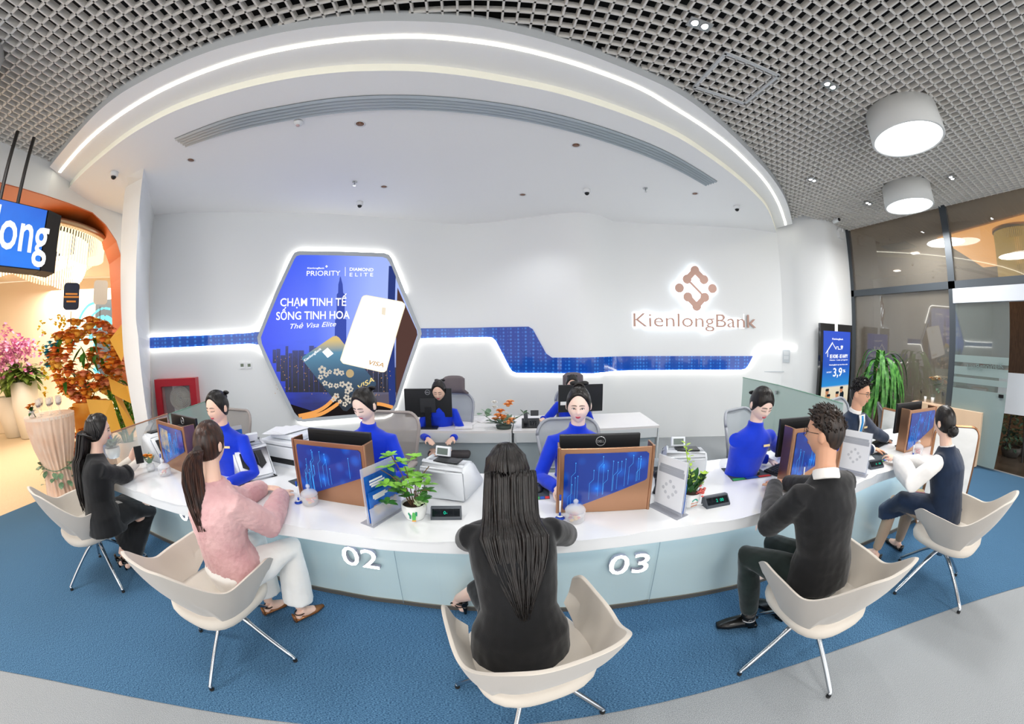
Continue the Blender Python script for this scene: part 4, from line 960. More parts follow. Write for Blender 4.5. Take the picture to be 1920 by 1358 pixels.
def privacy(label, a, b, w=.585, flip=1, picture=None, logo=None, mon=True, mon_off=0., mon_label='', tilt=0):
    U, N = lframe(a, b); O = Vector((a[0], a[1], ZC)); ang = atan2(U.y, U.x)
    t = thing('privacy_screen', label, 'privacy screen', tuple(O), ang, 'copper privacy screens on the counter')
    h = .43
    # local: x along, -y to the customer, z up
    bm = new(); box(bm, (w / 2, 0, h / 2), (w, .012, h), bev=.003); obj('front_plate', bm, cop, t)
    for x in (0, w):
        bm = new(); box(bm, (x, .055, h / 2 + .004), (.012, .115, h + .008), bev=.003); tube(bm, [(x, -.004, 0), (x, -.004, h + .006)], .011, 8); obj('side_return', bm, cop, t)
    def P(u, v, y=-.0085): return (u * w, y, v * h)
    c = .03
    poly = [(.07, .93), (.92, .93), (.95, .90), (.95, .52), (.93, .49), (.12, .06), (.07, .05), (.055, .09), (.055, .90)]
    bm = new(); prism(bm, [P(*p) for p in poly], (0, -.003, 0)); obj('display_panel', bm, circ, t)
    bm = new(); rnd = random.Random(hash(label) % 999)
    for k in range(16):
        u = rnd.uniform(.1, .9); vmax = .86; v0 = max(.12, (u - .1) * .52 + .1); v1 = min(vmax, v0 + rnd.uniform(.12, .5)); pts = [P(u, v0, -.0125), P(u, v1, -.0125)]
        if rnd.random() < .5 and v1 < .75: pts += [P(min(.92, u + .04), v1 + .06, -.0125), P(min(.92, u + .04), min(.88, v1 + .2), -.0125)]
        tube(bm, pts, .0009, 4); ball(bm, pts[-1], .0035, 6)
    obj('circuit_lines', bm, cyan, t)
    if picture:
        bm = new(); prism(bm, [P(.10, .42, -.013), P(.40, .36, -.013), P(.42, .84, -.013), P(.12, .88, -.013)], (0, -.001, 0)); obj('painted_reflection', bm, mat('poster_reflection_paint', '#c9b48c', .3, var=(14, '#3f6fa8', 5)), t)  # reflection of the poster, painted on as a thin coloured plate
    if mon:
        mm = thing('monitor', mon_label, 'monitor', tuple(O + U * (w / 2 + mon_off) - N * .16), ang, 'black monitors')
        monitor_parts(mm, logo, .53, .31, .165)
    return t
def ring_logo(parent, s, x, y, z, r, m, body='DELL'):
    bm = new(); tube(bm, [(x + r * cos(k * pi / 14), y, z + r * sin(k * pi / 14)) for k in range(29)], r * .09, 6); obj('logo_ring', bm, m, parent)
    me = text_mesh(body, extrude=.5, bold=True); xs = [v.co.x for v in me.vertices]; x0, x1 = min(xs), max(xs)
    for v in me.vertices:
        v.co = Vector((x + s * ((v.co.x - x0) / (x1 - x0) - .5) * r * 1.5, y + (v.co.z) * .001, z + (v.co.y - .36) * r * .75))
    me.materials.append(m); o = bpy.data.objects.new('logo_letters', me); COL.objects.link(o); o.parent = parent
logo_m = mat('logo_silver', '#c3c6ca', .3, .6)
def monitor_parts(mm, logo, w=.545, h=.325, z0=.175):
    """screen back towards -y"""
    bm = new(); box(bm, (0, 0, z0 + h / 2), (w, .028, h), bev=.006); obj('housing', bm, blackp, mm)
    bm = new(); box(bm, (0, .0155, z0 + h / 2 + .005), (w - .02, .002, h - .03)); obj('screen', bm, mat('screen_glow_blue', '#2d5fa8', .2, emit='#5f8fd0', es=.6), mm)
    bm = new(); box(bm, (0, -.02, z0 + h * .42), (.2, .02, .18), bev=.005); obj('rear_bulge', bm, dkgrey, mm)
    bm = new(); box(bm, (0, -.045, z0 * .5 + .07), (.07, .018, z0 + .13), bev=.003); cyl(bm, (0, -.055, .12), .018, .006, 16, rx=pi / 2); obj('stand', bm, blackp, mm)
    bm = new(); box(bm, (0, -.04, .008), (.24, .18, .014), bev=.004); obj('base', bm, blackp, mm)
    if logo: ring_logo(mm, 1, 0, -.016, z0 + h - .045, .03, logo_m)
    else:
        bm = new(); box(bm, (0, -.0155, z0 + h - .03), (w * .7, .003, .005)); obj('vent_slot', bm, mat('slot_black', '#08090a', .6), mm)
F1a = gz(303, 868, ZC); F1b = gz(361, 894, ZC)
U1 = (F1b - F1a).normalized(); F1a = F1b - U1 * .60
privacy('copper privacy screen with a reflected poster on its blue graphic, at counter 01', F1a, F1b, picture=True, logo=True, mon_label='black monitor with silver ring logo behind the copper screen at counter 01')
privacy('copper privacy screen at counter 02, left of the tall brochure stand', gz(566, 930, ZC), gz(692, 951, ZC), mon_label='black monitor behind the copper screen at counter 02')
privacy('copper privacy screen at counter 03, right of the woman in the black blazer', gz(1045, 961, ZC), gz(1213, 954, ZC), logo=True, mon_label='black monitor with silver ring logo behind the copper screen at counter 03', mon_off=-.02)
privacy('copper privacy screen seen edge-on beside the man in the black sweater', cs(2.37, 1.93), cs(2.95, 1.83), mon_label='black monitor behind the copper screen by the man in the black sweater', mon_off=-.05)
privacy('copper privacy screen in front of the woman in the navy vest', cs(4.30, 1.74), cs(4.9, 1.64), mon_label='black monitor seen from its side before the man in the navy suit', mon_off=-.06)
# monitors on the back desks
for (px, py, lb, lg_, ang) in ((805, 801, 'black monitor with silver ring logo on the left back desk', True, 0.0), (1088, 790, 'black monitor with a white sticker on the right back desk', False, -.04)):
    p = gz(px, py, ZD); mm = thing('monitor', lb, 'monitor', (p.x, p.y, ZD), ang, 'black monitors'); monitor_parts(mm, lg_, .6, .36, .13)
    if not lg_:
        bm = new(); box(bm, (-.23, -.016, .25), (.09, .002, .045)); obj('sticker', bm, wplast, mm)
# candy jars
glassc = mat('clear_glass', '#f4f8fa', .03, alpha=.28, spec=1.0)
def jar(x, y, label, cols):
    t = thing('candy_jar', label, 'jar', (x, y, ZC), 0, 'glass candy jars')
    bm = new(); lathe(bm, [(.001, .002), (.052, .002), (.06, .012), (.062, .05), (.06, .072), (.056, .072), (.057, .05), (.055, .014), (.001, .008)], n=28); obj('bowl', bm, glassc, t, True)
    bm = new(); lathe(bm, [(.062, .073), (.063, .08), (.05, .098), (.025, .11), (.01, .115), (.009, .122), (.016, .13), (.014, .142), (.006, .148), (.001, .15)], n=28); obj('lid', bm, mat('lid_glass', '#f0f4f8', .03, alpha=.38, spec=1.0), t, True)
    rnd = random.Random(int(x * 100))
    for k in range(16):
        a = rnd.uniform(0, 6.28); r = rnd.uniform(0, .038); z = .018 + .042 * (k / 16); c = cols[k % len(cols)]
        bm = new(); ball(bm, (r * cos(a), r * sin(a), z), .011, 8, s=(1.3, .9, .8)); obj('candy', bm, mat('candy_' + c.strip('#'), c, .35), t, True)
jar(*cs(-2.98, 2.33), 'glass candy jar with knob lid in front of the copper screen at counter 01', ['#d8402f', '#f0a04a', '#f1e6d0'])
jar(*cs(-1.26, 2.20), 'glass candy jar of red and yellow sweets in front of the screen at counter 02', ['#e2452f', '#f3b33c', '#f39a92'])
jar(*cs(.563, 1.975), 'glass candy jar with purple tinted lid in front of the screen at counter 03', ['#e9b24a', '#c04a80', '#d8402f'])
jar(*cs(4.37, 1.60), 'glass candy jar with red lid by the woman in the navy vest', ['#d8402f', '#e05a3a'])
# pens on coil stands
penb = mat('pen_blue', '#1747b8', .3)
def pen(x, y, label):
    t = thing('counter_pen', label, 'pen', (x, y, ZC), 0, 'pens on round stands')
    bm = new(); lathe(bm, [(.001, .0), (.028, .0), (.03, .004), (.012, .014), (.001, .014)], n=20); obj('stand', bm, penb, t, True)
    bm = new(); lathe(bm, [(.016, .0165), (.02, .0165), (.02, .018), (.001, .018)], n=18); obj('stand_disc', bm, wplast, t, True)
    bm = new(); tube(bm, [(0, .005, .02), (0, .012, .12)], .006, 10); obj('barrel', bm, wplast, t, True)
    bm = new(); tube(bm, [(0, .012, .12), (0, .0145, .155)], .0065, 10); tube(bm, [(0, .004, .014), (0, .0065, .04)], .007, 10); obj('cap', bm, penb, t, True)
pen(*cs(-3.13, 2.42), 'blue and white pen on a round stand at counter 01, beside the small flower glass')
p_ = gz(560, 943, ZC); pen(p_.x, p_.y, 'blue and white pen on a round stand left of the candy jar at counter 02')
p_ = gz(1050, 972, ZC); pen(p_.x, p_.y, 'blue and white pen on a round stand left of the candy jar at counter 03')
p_ = gz(1487, 900, ZC); pen(p_.x + .05, p_.y - .07, 'white pen on a stand before the man in the black sweater')
p_ = gz(1712, 857, ZC); pen(p_.x, p_.y, 'blue and white pen on a round stand before the woman in the navy vest')
# brochure stands
acr = mat('acrylic', '#eef2f8', .05, alpha=.32, spec=1.0); brob = mat('brochure_blue', '#1a6fd0', .25, var=(9, '#12489f', 3)); paper = mat('paper_sheet', '#e9ebf0', .6)
def brochure(label, a, b, blue_side, sheet_side, h=.36):
    a = Vector((a[0], a[1], 0)); b = Vector((b[0], b[1], 0)); U = (b - a).normalized(); w = (b - a).length; ang = atan2(U.y, U.x)
    t = thing('brochure_stand', label, 'brochure stand', (a.x, a.y, ZC), ang, 'acrylic brochure stands')
    bm = new(); box(bm, (w / 2, 0, .002), (w + .02, .11, .004)); obj('base', bm, mat('acrylic_base', '#b9bcc6', .15, alpha=.7), t)
    bm = new(); box(bm, (w / 2, 0, h / 2), (w, .006, h)); obj('upright', bm, acr, t)
    s = blue_side
    if sheet_side:
        bm = new(); box(bm, (w / 2, -s * .005, h / 2 + .012), (w * .95, .002, h * .92)); obj('paper_sheet', bm, paper, t)
        bm = new(); box(bm, (w / 2, -s * .0065, h * .82), (w * .8, .001, .02)); box(bm, (w / 2, -s * .0065, h * .74), (w * .86, .001, .035)); obj('print', bm, mat('print_grey', '#a9adb6', .6), t)
        bm = new()
        for (dx, dz) in ((0, .06), (-.035, .03), (.035, .03), (-.06, 0), (.06, 0), (-.035, -.03), (.035, -.03), (0, -.06)): cyl(bm, (w / 2 + dx * .9, -s * .0065, h * .42 + dz * .9), .012, .001, 12, rx=pi / 2)
        obj('printed_emblem', bm, mat('print_light', '#c6c9d0', .6), t)
    for k, (z1, off, u0, u1) in enumerate(((h * .84, .012, .03, .97), (h * .56, .026, .05, .98))):
        bm = new(); box(bm, (w * (u0 + u1) / 2, s * off, z1 / 2 + .01), (w * (u1 - u0), .004, z1)); obj('leaflet', bm, brob, t)
        bm = new(); box(bm, (w * .5, s * (off + .0025), z1 * .42), (w * .7, .001, z1 * .35)); obj('leaflet_photo', bm, mat('leaflet_photo', '#c9a06a', .4, var=(30, '#6f8fc0', 4)), t)
        bm = new()
        for q, (cx, zz, ww) in enumerate(((.35, .90, .38), (.38, .84, .44), (.35, .79, .3))): box(bm, (w * cx, s * (off + .0028), z1 * zz), (w * ww, .001, .012))
        obj('leaflet_title', bm, MATS['white_plastic'], t)
    bm = new(); box(bm, (w / 2, s * .034, .06), (w, .003, .11)); obj('pocket', bm, acr, t)
    return t
brochure('tall acrylic stand of blue leaflets between counters 02 and 03', cs(-.742, 1.966), cs(-.597, 2.254), -1, False)
brochure('acrylic stand with a printed sheet and blue leaflets right of counter 03', cs(1.249, 1.813), cs(1.163, 2.06), -1, True)
brochure('acrylic stand with a grey printed sheet left of the woman in the navy vest', cs(3.19, 1.62), cs(3.10, 1.90), -1, True)
brochure('acrylic stand of blue leaflets in front of the staff woman at counter 01', gz(432, 858, ZC), gz(460, 851, ZC), -1, False, .3)
brochure('blue leaflet stand behind the face of the woman with long straight hair', gz(196, 858, ZC), gz(214, 852, ZC), -1, False, .33)
# currency displays
def display(x, y, ang, label, digits='0'):
    t = thing('customer_display', label, 'display', (x, y, ZC), ang, 'small customer displays')
    bm = new(); w = .19; prism(bm, [(-w / 2, -.03, 0), (-w / 2, .05, 0), (-w / 2, .05, .06), (-w / 2, .02, .064), (-w / 2, -.03, .012)], (w, 0, 0)); obj('housing', bm, mat('display_grey', '#4a5058', .35), t)
    n = Vector((0, -.052, .05)).normalized(); o = Vector((0, -.005, .038)) + n * .001; u = Vector((1, 0, 0)); v = Vector((0, .05, .052)).normalized()
    bm = new(); prism(bm, [o + u * sx * .085 + v * sy * .025 for sx, sy in ((-1, -1), (1, -1), (1, 1), (-1, 1))], n * .002); obj('window', bm, mat('display_window', '#10161c', .08, coat=.5), t)
    me = text_mesh(digits, extrude=.2); 
    for q in me.vertices: q.co = o + n * .0035 + u * (q.co.x * .03 - .015) + v * (q.co.y * .03 - .011)
    me.materials.append(emis('digits_green', '#22d0a8', 1.4)); q = bpy.data.objects.new('digits', me); COL.objects.link(q); q.parent = t
    bm = new(); tube(bm, [(-.09, .03, .01), (-.13, .05, .004), (-.15, .09, .003)], .003, 6); obj('cable', bm, wplast, t)
display(*cs(-.249, 2.10), .02, 'small grey display reading 0 beside the cactus pot at counter 02', '0-')
display(*cs(1.577, 1.87), -.05, 'small grey display right of the flowering pot at counter 03', '2  00')
display(*cs(3.50, 1.69), -.22, 'small grey display in front of the hands of the woman in the navy vest', 'o   oo')
# banknote counters
def money_counter(x, y, ang, label, mouth=1):
    t = thing('banknote_counter', label, 'banknote counter', (x, y, ZC), ang, 'white banknote counters'); w = .30
    wm = mat('machine_white', '#e3e8ee', .35)
    prof = [(-.17, .0), (.20, .0), (.22, .04), (.04, .235), (-.02, .26), (-.13, .262), (-.17, .22)]
    bm = new(); prism(bm, [(-w / 2, a, b) for a, b in prof], (w, 0, 0)); bmesh.ops.remove_doubles(bm, verts=bm.verts, dist=1e-5); bmesh.ops.bevel(bm, geom=[e for e in bm.edges if e.calc_face_angle(0) > .4], offset=.018, segments=3, affect='EDGES'); obj('body', bm, wm, t, True)
    sl = Vector((0, .195 - 0, -.2)).normalized(); nn = Vector((0, .7, .7)).normalized(); c = Vector((0, .12, .148)) + nn * .004
    bm = new(); u = Vector((1, 0, 0)); prism(bm, [c + u * a + sl * b for a, b in ((-.1, -.08), (.1, -.08), (.11, .05), (.05, .09), (.03, .05), (-.03, .05), (-.05, .09), (-.11, .05))], nn * .004); obj('stacker_mouth', bm, blackp, t)
    for s in (-.04, .04):
        bm = new(); tube(bm, [c + u * s - sl * .06 + nn * .01, c + u * s + sl * .02 + nn * .03, c + u * s + sl * .05 + nn * .012], .008, 6); obj('stacker_wheel', bm, dkgrey, t)
    bm = new(); box(bm, (0, -.08, .268), (.18, .1, .012), bev=.003); obj('hopper', bm, blackp, t)
    bm = new(); box(bm, (-.06, -.02, .31), (.11, .03, .07), rx=-.3, bev=.005); obj('display_head', bm, wm, t, False)
    bm = new(); box(bm, (-.06, -.037, .314), (.08, .002, .045), rx=-.3); obj('lcd', bm, mat('lcd_grey', '#5d6b66', .2), t)
    return t
money_counter(*cs(-2.12, 2.66), -2.2, 'white banknote counter with black mouth beside the pink jacket')
money_counter(*cs(-.22, 2.53), -.35 , 'white banknote counter behind the leafy cactus pot')
money_counter(*cs(1.60, 2.42), -.30, 'white banknote counter behind the flowering pot at counter 03')
money_counter(*cs(-3.48, 2.75), -1.75, 'white banknote counter at the far left of the counter')
# mouse pads, mice, keyboards
padm = mat('mouse_pad_dark', '#39424a', .7)
def pad(a, b, c, d, label, mouse=None):
    P = [gz(*q, ZC) for q in (a, b, c, d)]; cc = sum(P, Vector()) / 4; t = thing('mouse_pad', label, 'mouse pad', (cc.x, cc.y, ZC), 0, 'mouse pads with coloured strips')
    L_ = [q - cc for q in P]; bm = new(); prism(bm, [Vector((q.x, q.y, .001)) for q in L_], (0, 0, .003)); obj('pad', bm, padm, t)
    for k, col in enumerate(('#3fae5a', '#2458b8', '#d8302f')):
        s0, s1 = k / 3 + .02, (k + 1) / 3 - .02; A = L_[1].lerp(L_[2], s0); B = L_[1].lerp(L_[2], s1); C_ = B.lerp(L_[3].lerp(L_[0], 1 - s1), .14); D = A.lerp(L_[3].lerp(L_[0], 1 - s0), .14)
        bm = new(); prism(bm, [Vector((q.x, q.y, .0042)) for q in (A, B, C_, D)], (0, 0, .0006)); obj('colour_strip', bm, mat('strip_' + col[1:], col, .6), t)
    if mouse:
        m_ = gz(*mouse, ZC); o = thing('computer_mouse', 'black mouse on the ' + ('pad beside the leaning staff woman' if 'leaning' in label else 'pad left of the copper screen at counter 03'), 'mouse', (m_.x, m_.y, ZC + .005), CANG, 'black computer mice'); bm = new(); ball(bm, (0, 0, .004), .05, 18, s=(.62, 1.05, .55)); bmesh.ops.bisect_plane(bm, geom=bm.verts[:] + bm.edges[:] + bm.faces[:], plane_co=(0, 0, 0), plane_no=(0, 0, -1), clear_outer=True); obj('shell', bm, blackp, o, True)
        bm = new(); cyl(bm, (0, .03, .027), .007, .006, 10, ry=pi / 2); obj('wheel', bm, dkgrey, o)
pad((1352, 879), (1374, 903), (1447, 893), (1415, 875), 'mouse pad with green, blue and red strips left of the leaning staff woman', (1416, 887))
pad((1003, 906), (1003, 938), (1031, 936), (1027, 906), 'mouse pad with a red strip left of the copper screen at counter 03', (1010, 920))
pad((540, 903), (555, 912), (575, 905), (560, 897), 'mouse pad with a green strip left of the copper screen at counter 02')
pad((1633, 853), (1650, 870), (1672, 858), (1655, 846), 'mouse pad under the hand of the man in the navy suit', None)
def keyboard(x, y, ang, label, z=ZC, w=.44):
    t = thing('keyboard', label, 'keyboard', (x, y, z), ang, 'black keyboards'); bm = new(); box(bm, (0, 0, .01), (w, .14, .016), rx=.06, bev=.004); obj('body', bm, blackp, t)
    bm = new()
    for r in range(5):
        for k in range(14): box(bm, (-w / 2 + .03 + k * (w - .06) / 13, -.05 + r * .025, .0185 + r * .0016), (.022, .018, .006))
    o = obj('keys', bm, dkgrey, t); o['kind'] = 'stuff'
    return t
keyboard(*cs(2.62, 2.20), CANG + .35, 'black keyboard under the hands of the staff woman with dark fringe')
keyboard(*cs(4.42, 2.12), CANG + .2, 'black keyboard under the hands of the man in the navy suit')
p_ = gz(817, 790, ZD); keyboard(p_.x, p_.y + .1, 0, 'black keyboard behind the monitor on the left back desk', ZD)
# printer, scanner, tablet, phones, webcam
pp = gz(530, 880, ZC); pr0 = thing('printer', 'white multifunction printer with papers on top behind counter 01', 'printer', (pp.x, pp.y + .25, 0), CANG - .1)
wm = MATS['machine_white']; 
def pbx(name, c, s, m, bev=.008): 
    bm = new(); box(bm, c, s, bev=bev); return obj(name, bm, m, pr0)
pbx('pedestal', (0, 0, .40), (.56, .42, .80), MATS['grey_desk_panel']); pbx('body', (0, 0, .91), (.5, .4, .2), wm); pbx('lid', (0, 0, 1.035), (.5, .4, .035), wm); pbx('tray_slot', (0, -.201, .88), (.34, .006, .05), blackp, 0); pbx('document_feeder', (.02, .02, 1.08), (.38, .3, .05), wm, .015)
for k in range(3):
    bm = new(); box(bm, (-.12 + .05 * k, -.05 + .03 * k, 1.11 + .003 * k), (.22, .3, .002), rz=.3 - .25 * k); q = obj('paper_sheet', bm, paper); q.location = Vector(pr0.location); q.rotation_euler = pr0.rotation_euler; tag(q, ['lower', 'middle', 'top'][k] + ' sheet of the loose papers lying on the white printer', 'paper', 'papers on the printer')
tb = thing('tablet', 'grey tablet leaning on the banknote counter at the far left', 'tablet', tuple(gz(280, 815, .97)), -.55); bm = new(); box(bm, (0, 0, .06), (.32, .012, .22), rx=-.6, bev=.004); obj('body', bm, dkgrey, tb)
bm = new(); box(bm, (0, -.008, .062), (.29, .004, .19), rx=-.6); obj('screen', bm, mat('tablet_screen', '#7f8692', .12), tb)
ph = thing('desk_phone', 'black desk phone with raised handset on the right back desk', 'phone', (.607, 4.31, ZD), -.1)
bm = new(); prism(bm, [(-.11, -.08, 0), (-.11, .09, 0), (-.11, .09, .09), (-.11, -.08, .02)], (.22, 0, 0)); obj('body', bm, blackp, ph)
bm = new(); box(bm, (-.06, .02, .11), (.05, .2, .035), rx=.4, bev=.01); obj('handset', bm, dkgrey, ph); bm = new(); box(bm, (.05, .07, .16), (.1, .012, .07), rx=-.2, bev=.003); obj('display', bm, dkgrey, ph)
bm = new()
for r in range(4):
    for k in range(3): box(bm, (.0 + k * .03, -.05 + r * .025, .035 + r * .0105), (.02, .015, .008))
obj('keypad', bm, dkgrey, ph)['kind'] = 'stuff'
wc = thing('document_camera', 'dark grey scanner camera on a short stand right of counter 03', 'camera', tuple(gz(1228, 925, ZC))); bm = new(); tube(bm, [(0, 0, 0), (.01, 0, .06), (0, 0, .12)], [.02, .016, .014], 10); obj('stand', bm, dkgrey, wc, True)
bm = new(); ball(bm, (0, -.01, .145), .033, 16, s=(1, 1, 1)); obj('head', bm, dkgrey, wc, True); bm = new(); cyl(bm, (0, -.045, .145), .014, .01, 16, rx=pi / 2); obj('lens', bm, MATS['chrome'], wc)
tr = thing('document_tray', 'clear grey document tray right of the copper screen at counter 03', 'tray', tuple(gz(1236, 884, ZC)), CANG)
for k in range(3): bm = new(); box(bm, (0, 0, .012 + .035 * k), (.26, .2, .004)); box(bm, (-.128, 0, .025 + .035 * k), (.004, .2, .028)); box(bm, (.128, 0, .025 + .035 * k), (.004, .2, .028)); obj('tier', bm, mat('smoke_acrylic', '#7f8890', .15, alpha=.7), tr)
nb = thing('notebook', 'small dark notebook beside the sleeve of the pink jacket', 'notebook', tuple(gz(450, 905, ZC + .003)), .35); bm = new(); box(bm, (0, 0, .005), (.19, .09, .01)); obj('cover', bm, mat('notebook_cover', '#2c3238', .5), nb)
for k, (px, py, a) in enumerate(((850, 786, .2), (880, 792, -.3), (905, 788, .5), (870, 800, .0))):
    p = gz(px, py, ZD); bm = new(); box(bm, (0, 0, .001 + .0015 * k), (.21, .297, .001)); q = obj('paper_sheet', bm, mat('marble_print_paper', '#e3dfe0', .6, var=(12, '#f3f1f0', 3))); q.location = (p.x, p.y, ZD + .001); q.rotation_euler = (0, 0, a)
    tag(q, ['loose printed sheet nearest the monitor on the left back desk', 'second loose sheet from the monitor on the left back desk', 'loose sheet nearest the flowers on the left back desk', 'loose sheet at the front edge of the left back desk'][k], 'paper', 'papers on the back desk')
# ================================================================ plants and flowers
def leaf(bm, base, d, L, w, curl=.3, mi=0, up=Vector((0, 0, 1)), n=5, fold=.15):
    d = Vector(d).normalized(); s = d.cross(up)
    if s.length < 1e-3: s = Vector((1, 0, 0))
    s.normalize(); nrm_ = s.cross(d).normalized(); base = Vector(base); prev = None
    for i in range(n + 1):
        t = i / n; c = base + d * (L * t) - nrm_ * (-curl * L * 0) + Vector((0, 0, -1)) * (curl * L * t * t); ww = w * .5 * sin(pi * min(1, (t * .92 + .04)))**.7 if 0 < t < 1 else w * .03
        cur = [bm.verts.new(c - s * ww + nrm_ * ww * fold), bm.verts.new(c), bm.verts.new(c + s * ww + nrm_ * ww * fold)]
        if prev:
            for k in (0, 1):
                f = bm.faces.new([prev[k], prev[k + 1], cur[k + 1], cur[k]]); f.material_index = mi
        prev = cur
def gmat(name, a, b): return mat(name, a, .42, var=(14, b, 3), spec=.4)
g_bright = gmat('leaf_bright_green', '#5f9a2c', '#8ccb45'); g_mid = gmat('leaf_mid_green', '#2f6a26', '#4e8f35'); g_dark = gmat('leaf_dark_green', '#1d4723', '#34682f'); g_grey = gmat('leaf_grey_green', '#5f7f66', '#86a488'); g_yel = gmat('leaf_yellow_green', '#93b934', '#bfe05c')
stem_m = mat('stem_brown', '#6a5238', .7)
def rv(rnd, a=1): return Vector((rnd.uniform(-a, a), rnd.uniform(-a, a), rnd.uniform(-a, a)))
def pot(t, r, h, m, z=0, soil=True, rb=.8):
    bm = new(); lathe(bm, [(.001, z), (r * rb * .9, z), (r * rb, z + .01), (r * 1.02, z + h * .55), (r, z + h), (r * .92, z + h), (r * .9, z + h * .85), (.001, z + h * .85)], n=32); obj('pot', bm, m, t, True)
    if soil: bm = new(); lathe(bm, [(r * .9, z + h * .87), (.001, z + h * .88)], n=20); obj('soil', bm, mat('soil', '#3a2c20', .9), t)
potw = mat('glazed_white_pot', '#eceeec', .2, coat=.4)
# cactus pot at counter 02
rnd = random.Random(5)
t = thing('potted_plant', 'leafy green plant in a white pot with a painted cactus at counter 02', 'potted plant', (-.431, 1.99, ZC)); pot(t, .078, .105, potw)
bm = new()
for k in range(13):
    a = k * 2.4; tip = Vector((.16 * cos(a) * rnd.uniform(.5, 1.05) - .02, .11 * sin(a), rnd.uniform(.19, .40))); P = spline([Vector((.02 * cos(a), .02 * sin(a), .09)), tip * .5 + Vector((0, 0, .09)), tip], 3); tube(bm, P, .003, 5)
obj('stems', bm, stem_m, t)
for nm, mt, sd in (('leaves', g_bright, 1), ('lower_leaves', g_mid, 2)):
    bm = new(); rnd = random.Random(sd)
    for k in range(13 if sd == 1 else 10):
        a = k * 2.4 + sd; tip = Vector((.16 * cos(a) * rnd.uniform(.4, 1.1) - .02, .11 * sin(a), rnd.uniform(.2, .40) if sd == 1 else rnd.uniform(.11, .22)))
        for j in range(6):
            b = j * 1.05 + a; leaf(bm, tip, (cos(b), sin(b), rnd.uniform(.1, .8)), rnd.uniform(.05, .085), .036, .25, n=4)
    o = obj(nm, bm, mt, t, True); o['kind'] = 'stuff'
bm = new(); rnd = random.Random(4)
for k in range(60): q = Vector((.04 + rnd.gauss(0, .018), -.035 + rnd.gauss(0, .015), .125 + rnd.gauss(0, .014))); ball(bm, q, .006, 6)
o = obj('tiny_blossoms', bm, mat('pale_green_blossom', '#c9dcae', .6), t, True); o['kind'] = 'stuff'
def pot_paint(t, r, m, pts, z0=0):
    for poly, col in pts:
        bm = new(); P = []
        for u, z in poly:
            a = -pi / 2 + .12 + u / r; P.append((r * 1.03 * cos(a), r * 1.03 * sin(a), z))
        ngon(bm, P); obj('painted_motif', bm, mat('paint_' + col[1:], col, .5), t)
pot_paint(t, .079, None, [([(-.028, .03), (-.018, .03), (-.016, .055), (-.03, .075), (-.036, .065), (-.028, .05)], '#1f8a66'), ([(-.012, .022), (.008, .022), (.012, .05), (.006, .075), (-.006, .075), (-.012, .05)], '#5cb85a'), ([(.004, .045), (.02, .05), (.022, .075), (.012, .08), (.006, .06)], '#1f8a66'), ([(-.014, .012), (.01, .012), (.01, .022), (-.014, .022)], '#e0a04a')])
# flowering pot at counter 03
t = thing('potted_plant', 'slender green plant with a pink blossom in a white pot at counter 03', 'potted plant', (1.316, 1.851, ZC)); pot(t, .07, .10, potw)
bm = new(); rnd = random.Random(8)
tube(bm, spline([(0, 0, .09), (-.03, .01, .25), (-.07, .02, .42)], 4), .003, 5)
for k in range(22):
    tt = k / 21; c = Vector((-.03 * tt - .04 * tt * tt, .02 * tt, .16 + .27 * tt)); a = k * 2.2; leaf(bm, c, (cos(a), sin(a), .6), .04, .02, .2, n=4)
for k in range(3): 
    for j in range(6): leaf(bm, (.06 + k * .012, -.01, .14 + k * .035), (cos(j + k), sin(j + k), .7), .045, .022, .2, n=4)
o = obj('young_shoots', bm, g_yel, t, True); o['kind'] = 'stuff'
bm = new()
for k in range(26):
    a = k * 2.4; q = Vector((.045 * cos(a), .035 * sin(a), .10 + .05 * rnd.random())); leaf(bm, q, (cos(a) * .5, sin(a) * .5, 1), rnd.uniform(.08, .16), .034, .15, n=5)
o = obj('leaves', bm, g_dark, t, True); o['kind'] = 'stuff'
bm = new()
for k in range(34): q = Vector((.05 + rnd.gauss(0, .014), -.05 + rnd.gauss(0, .012), .115 + rnd.gauss(0, .014))); ball(bm, q, .009, 6, s=(1.2, 1, .6))
obj('blossom', bm, mat('coral_blossom', '#e0716a', .6), t, True)
pot_paint(t, .071, None, [([(-.01 + .022 * cos(a * pi / 8), .055 + .022 * sin(a * pi / 8)) for a in range(0, 9)], '#2aa08a'), ([(-.036, .04), (.016, .046), (.016, .05), (-.036, .046)], '#c0714a'), ([(-.036, .018), (.01, .026), (.01, .032), (-.034, .026)], '#c0714a')])
# small pot plant at the far left
t = thing('potted_plant', 'bushy plant in a round white pot at the far left of the counter', 'potted plant', tuple(gz(214, 858, ZC))); pot(t, .085, .11, potw)
bm = new(); rnd = random.Random(12)
for k in range(46):
    a = k * 2.4; leaf(bm, (.04 * cos(a), .04 * sin(a), .11 + .04 * rnd.random()), (cos(a), sin(a), rnd.uniform(.5, 1.6)), rnd.uniform(.10, .17), .035, .35, n=5)
o = obj('leaves', bm, g_dark, t, True); o['kind'] = 'stuff'
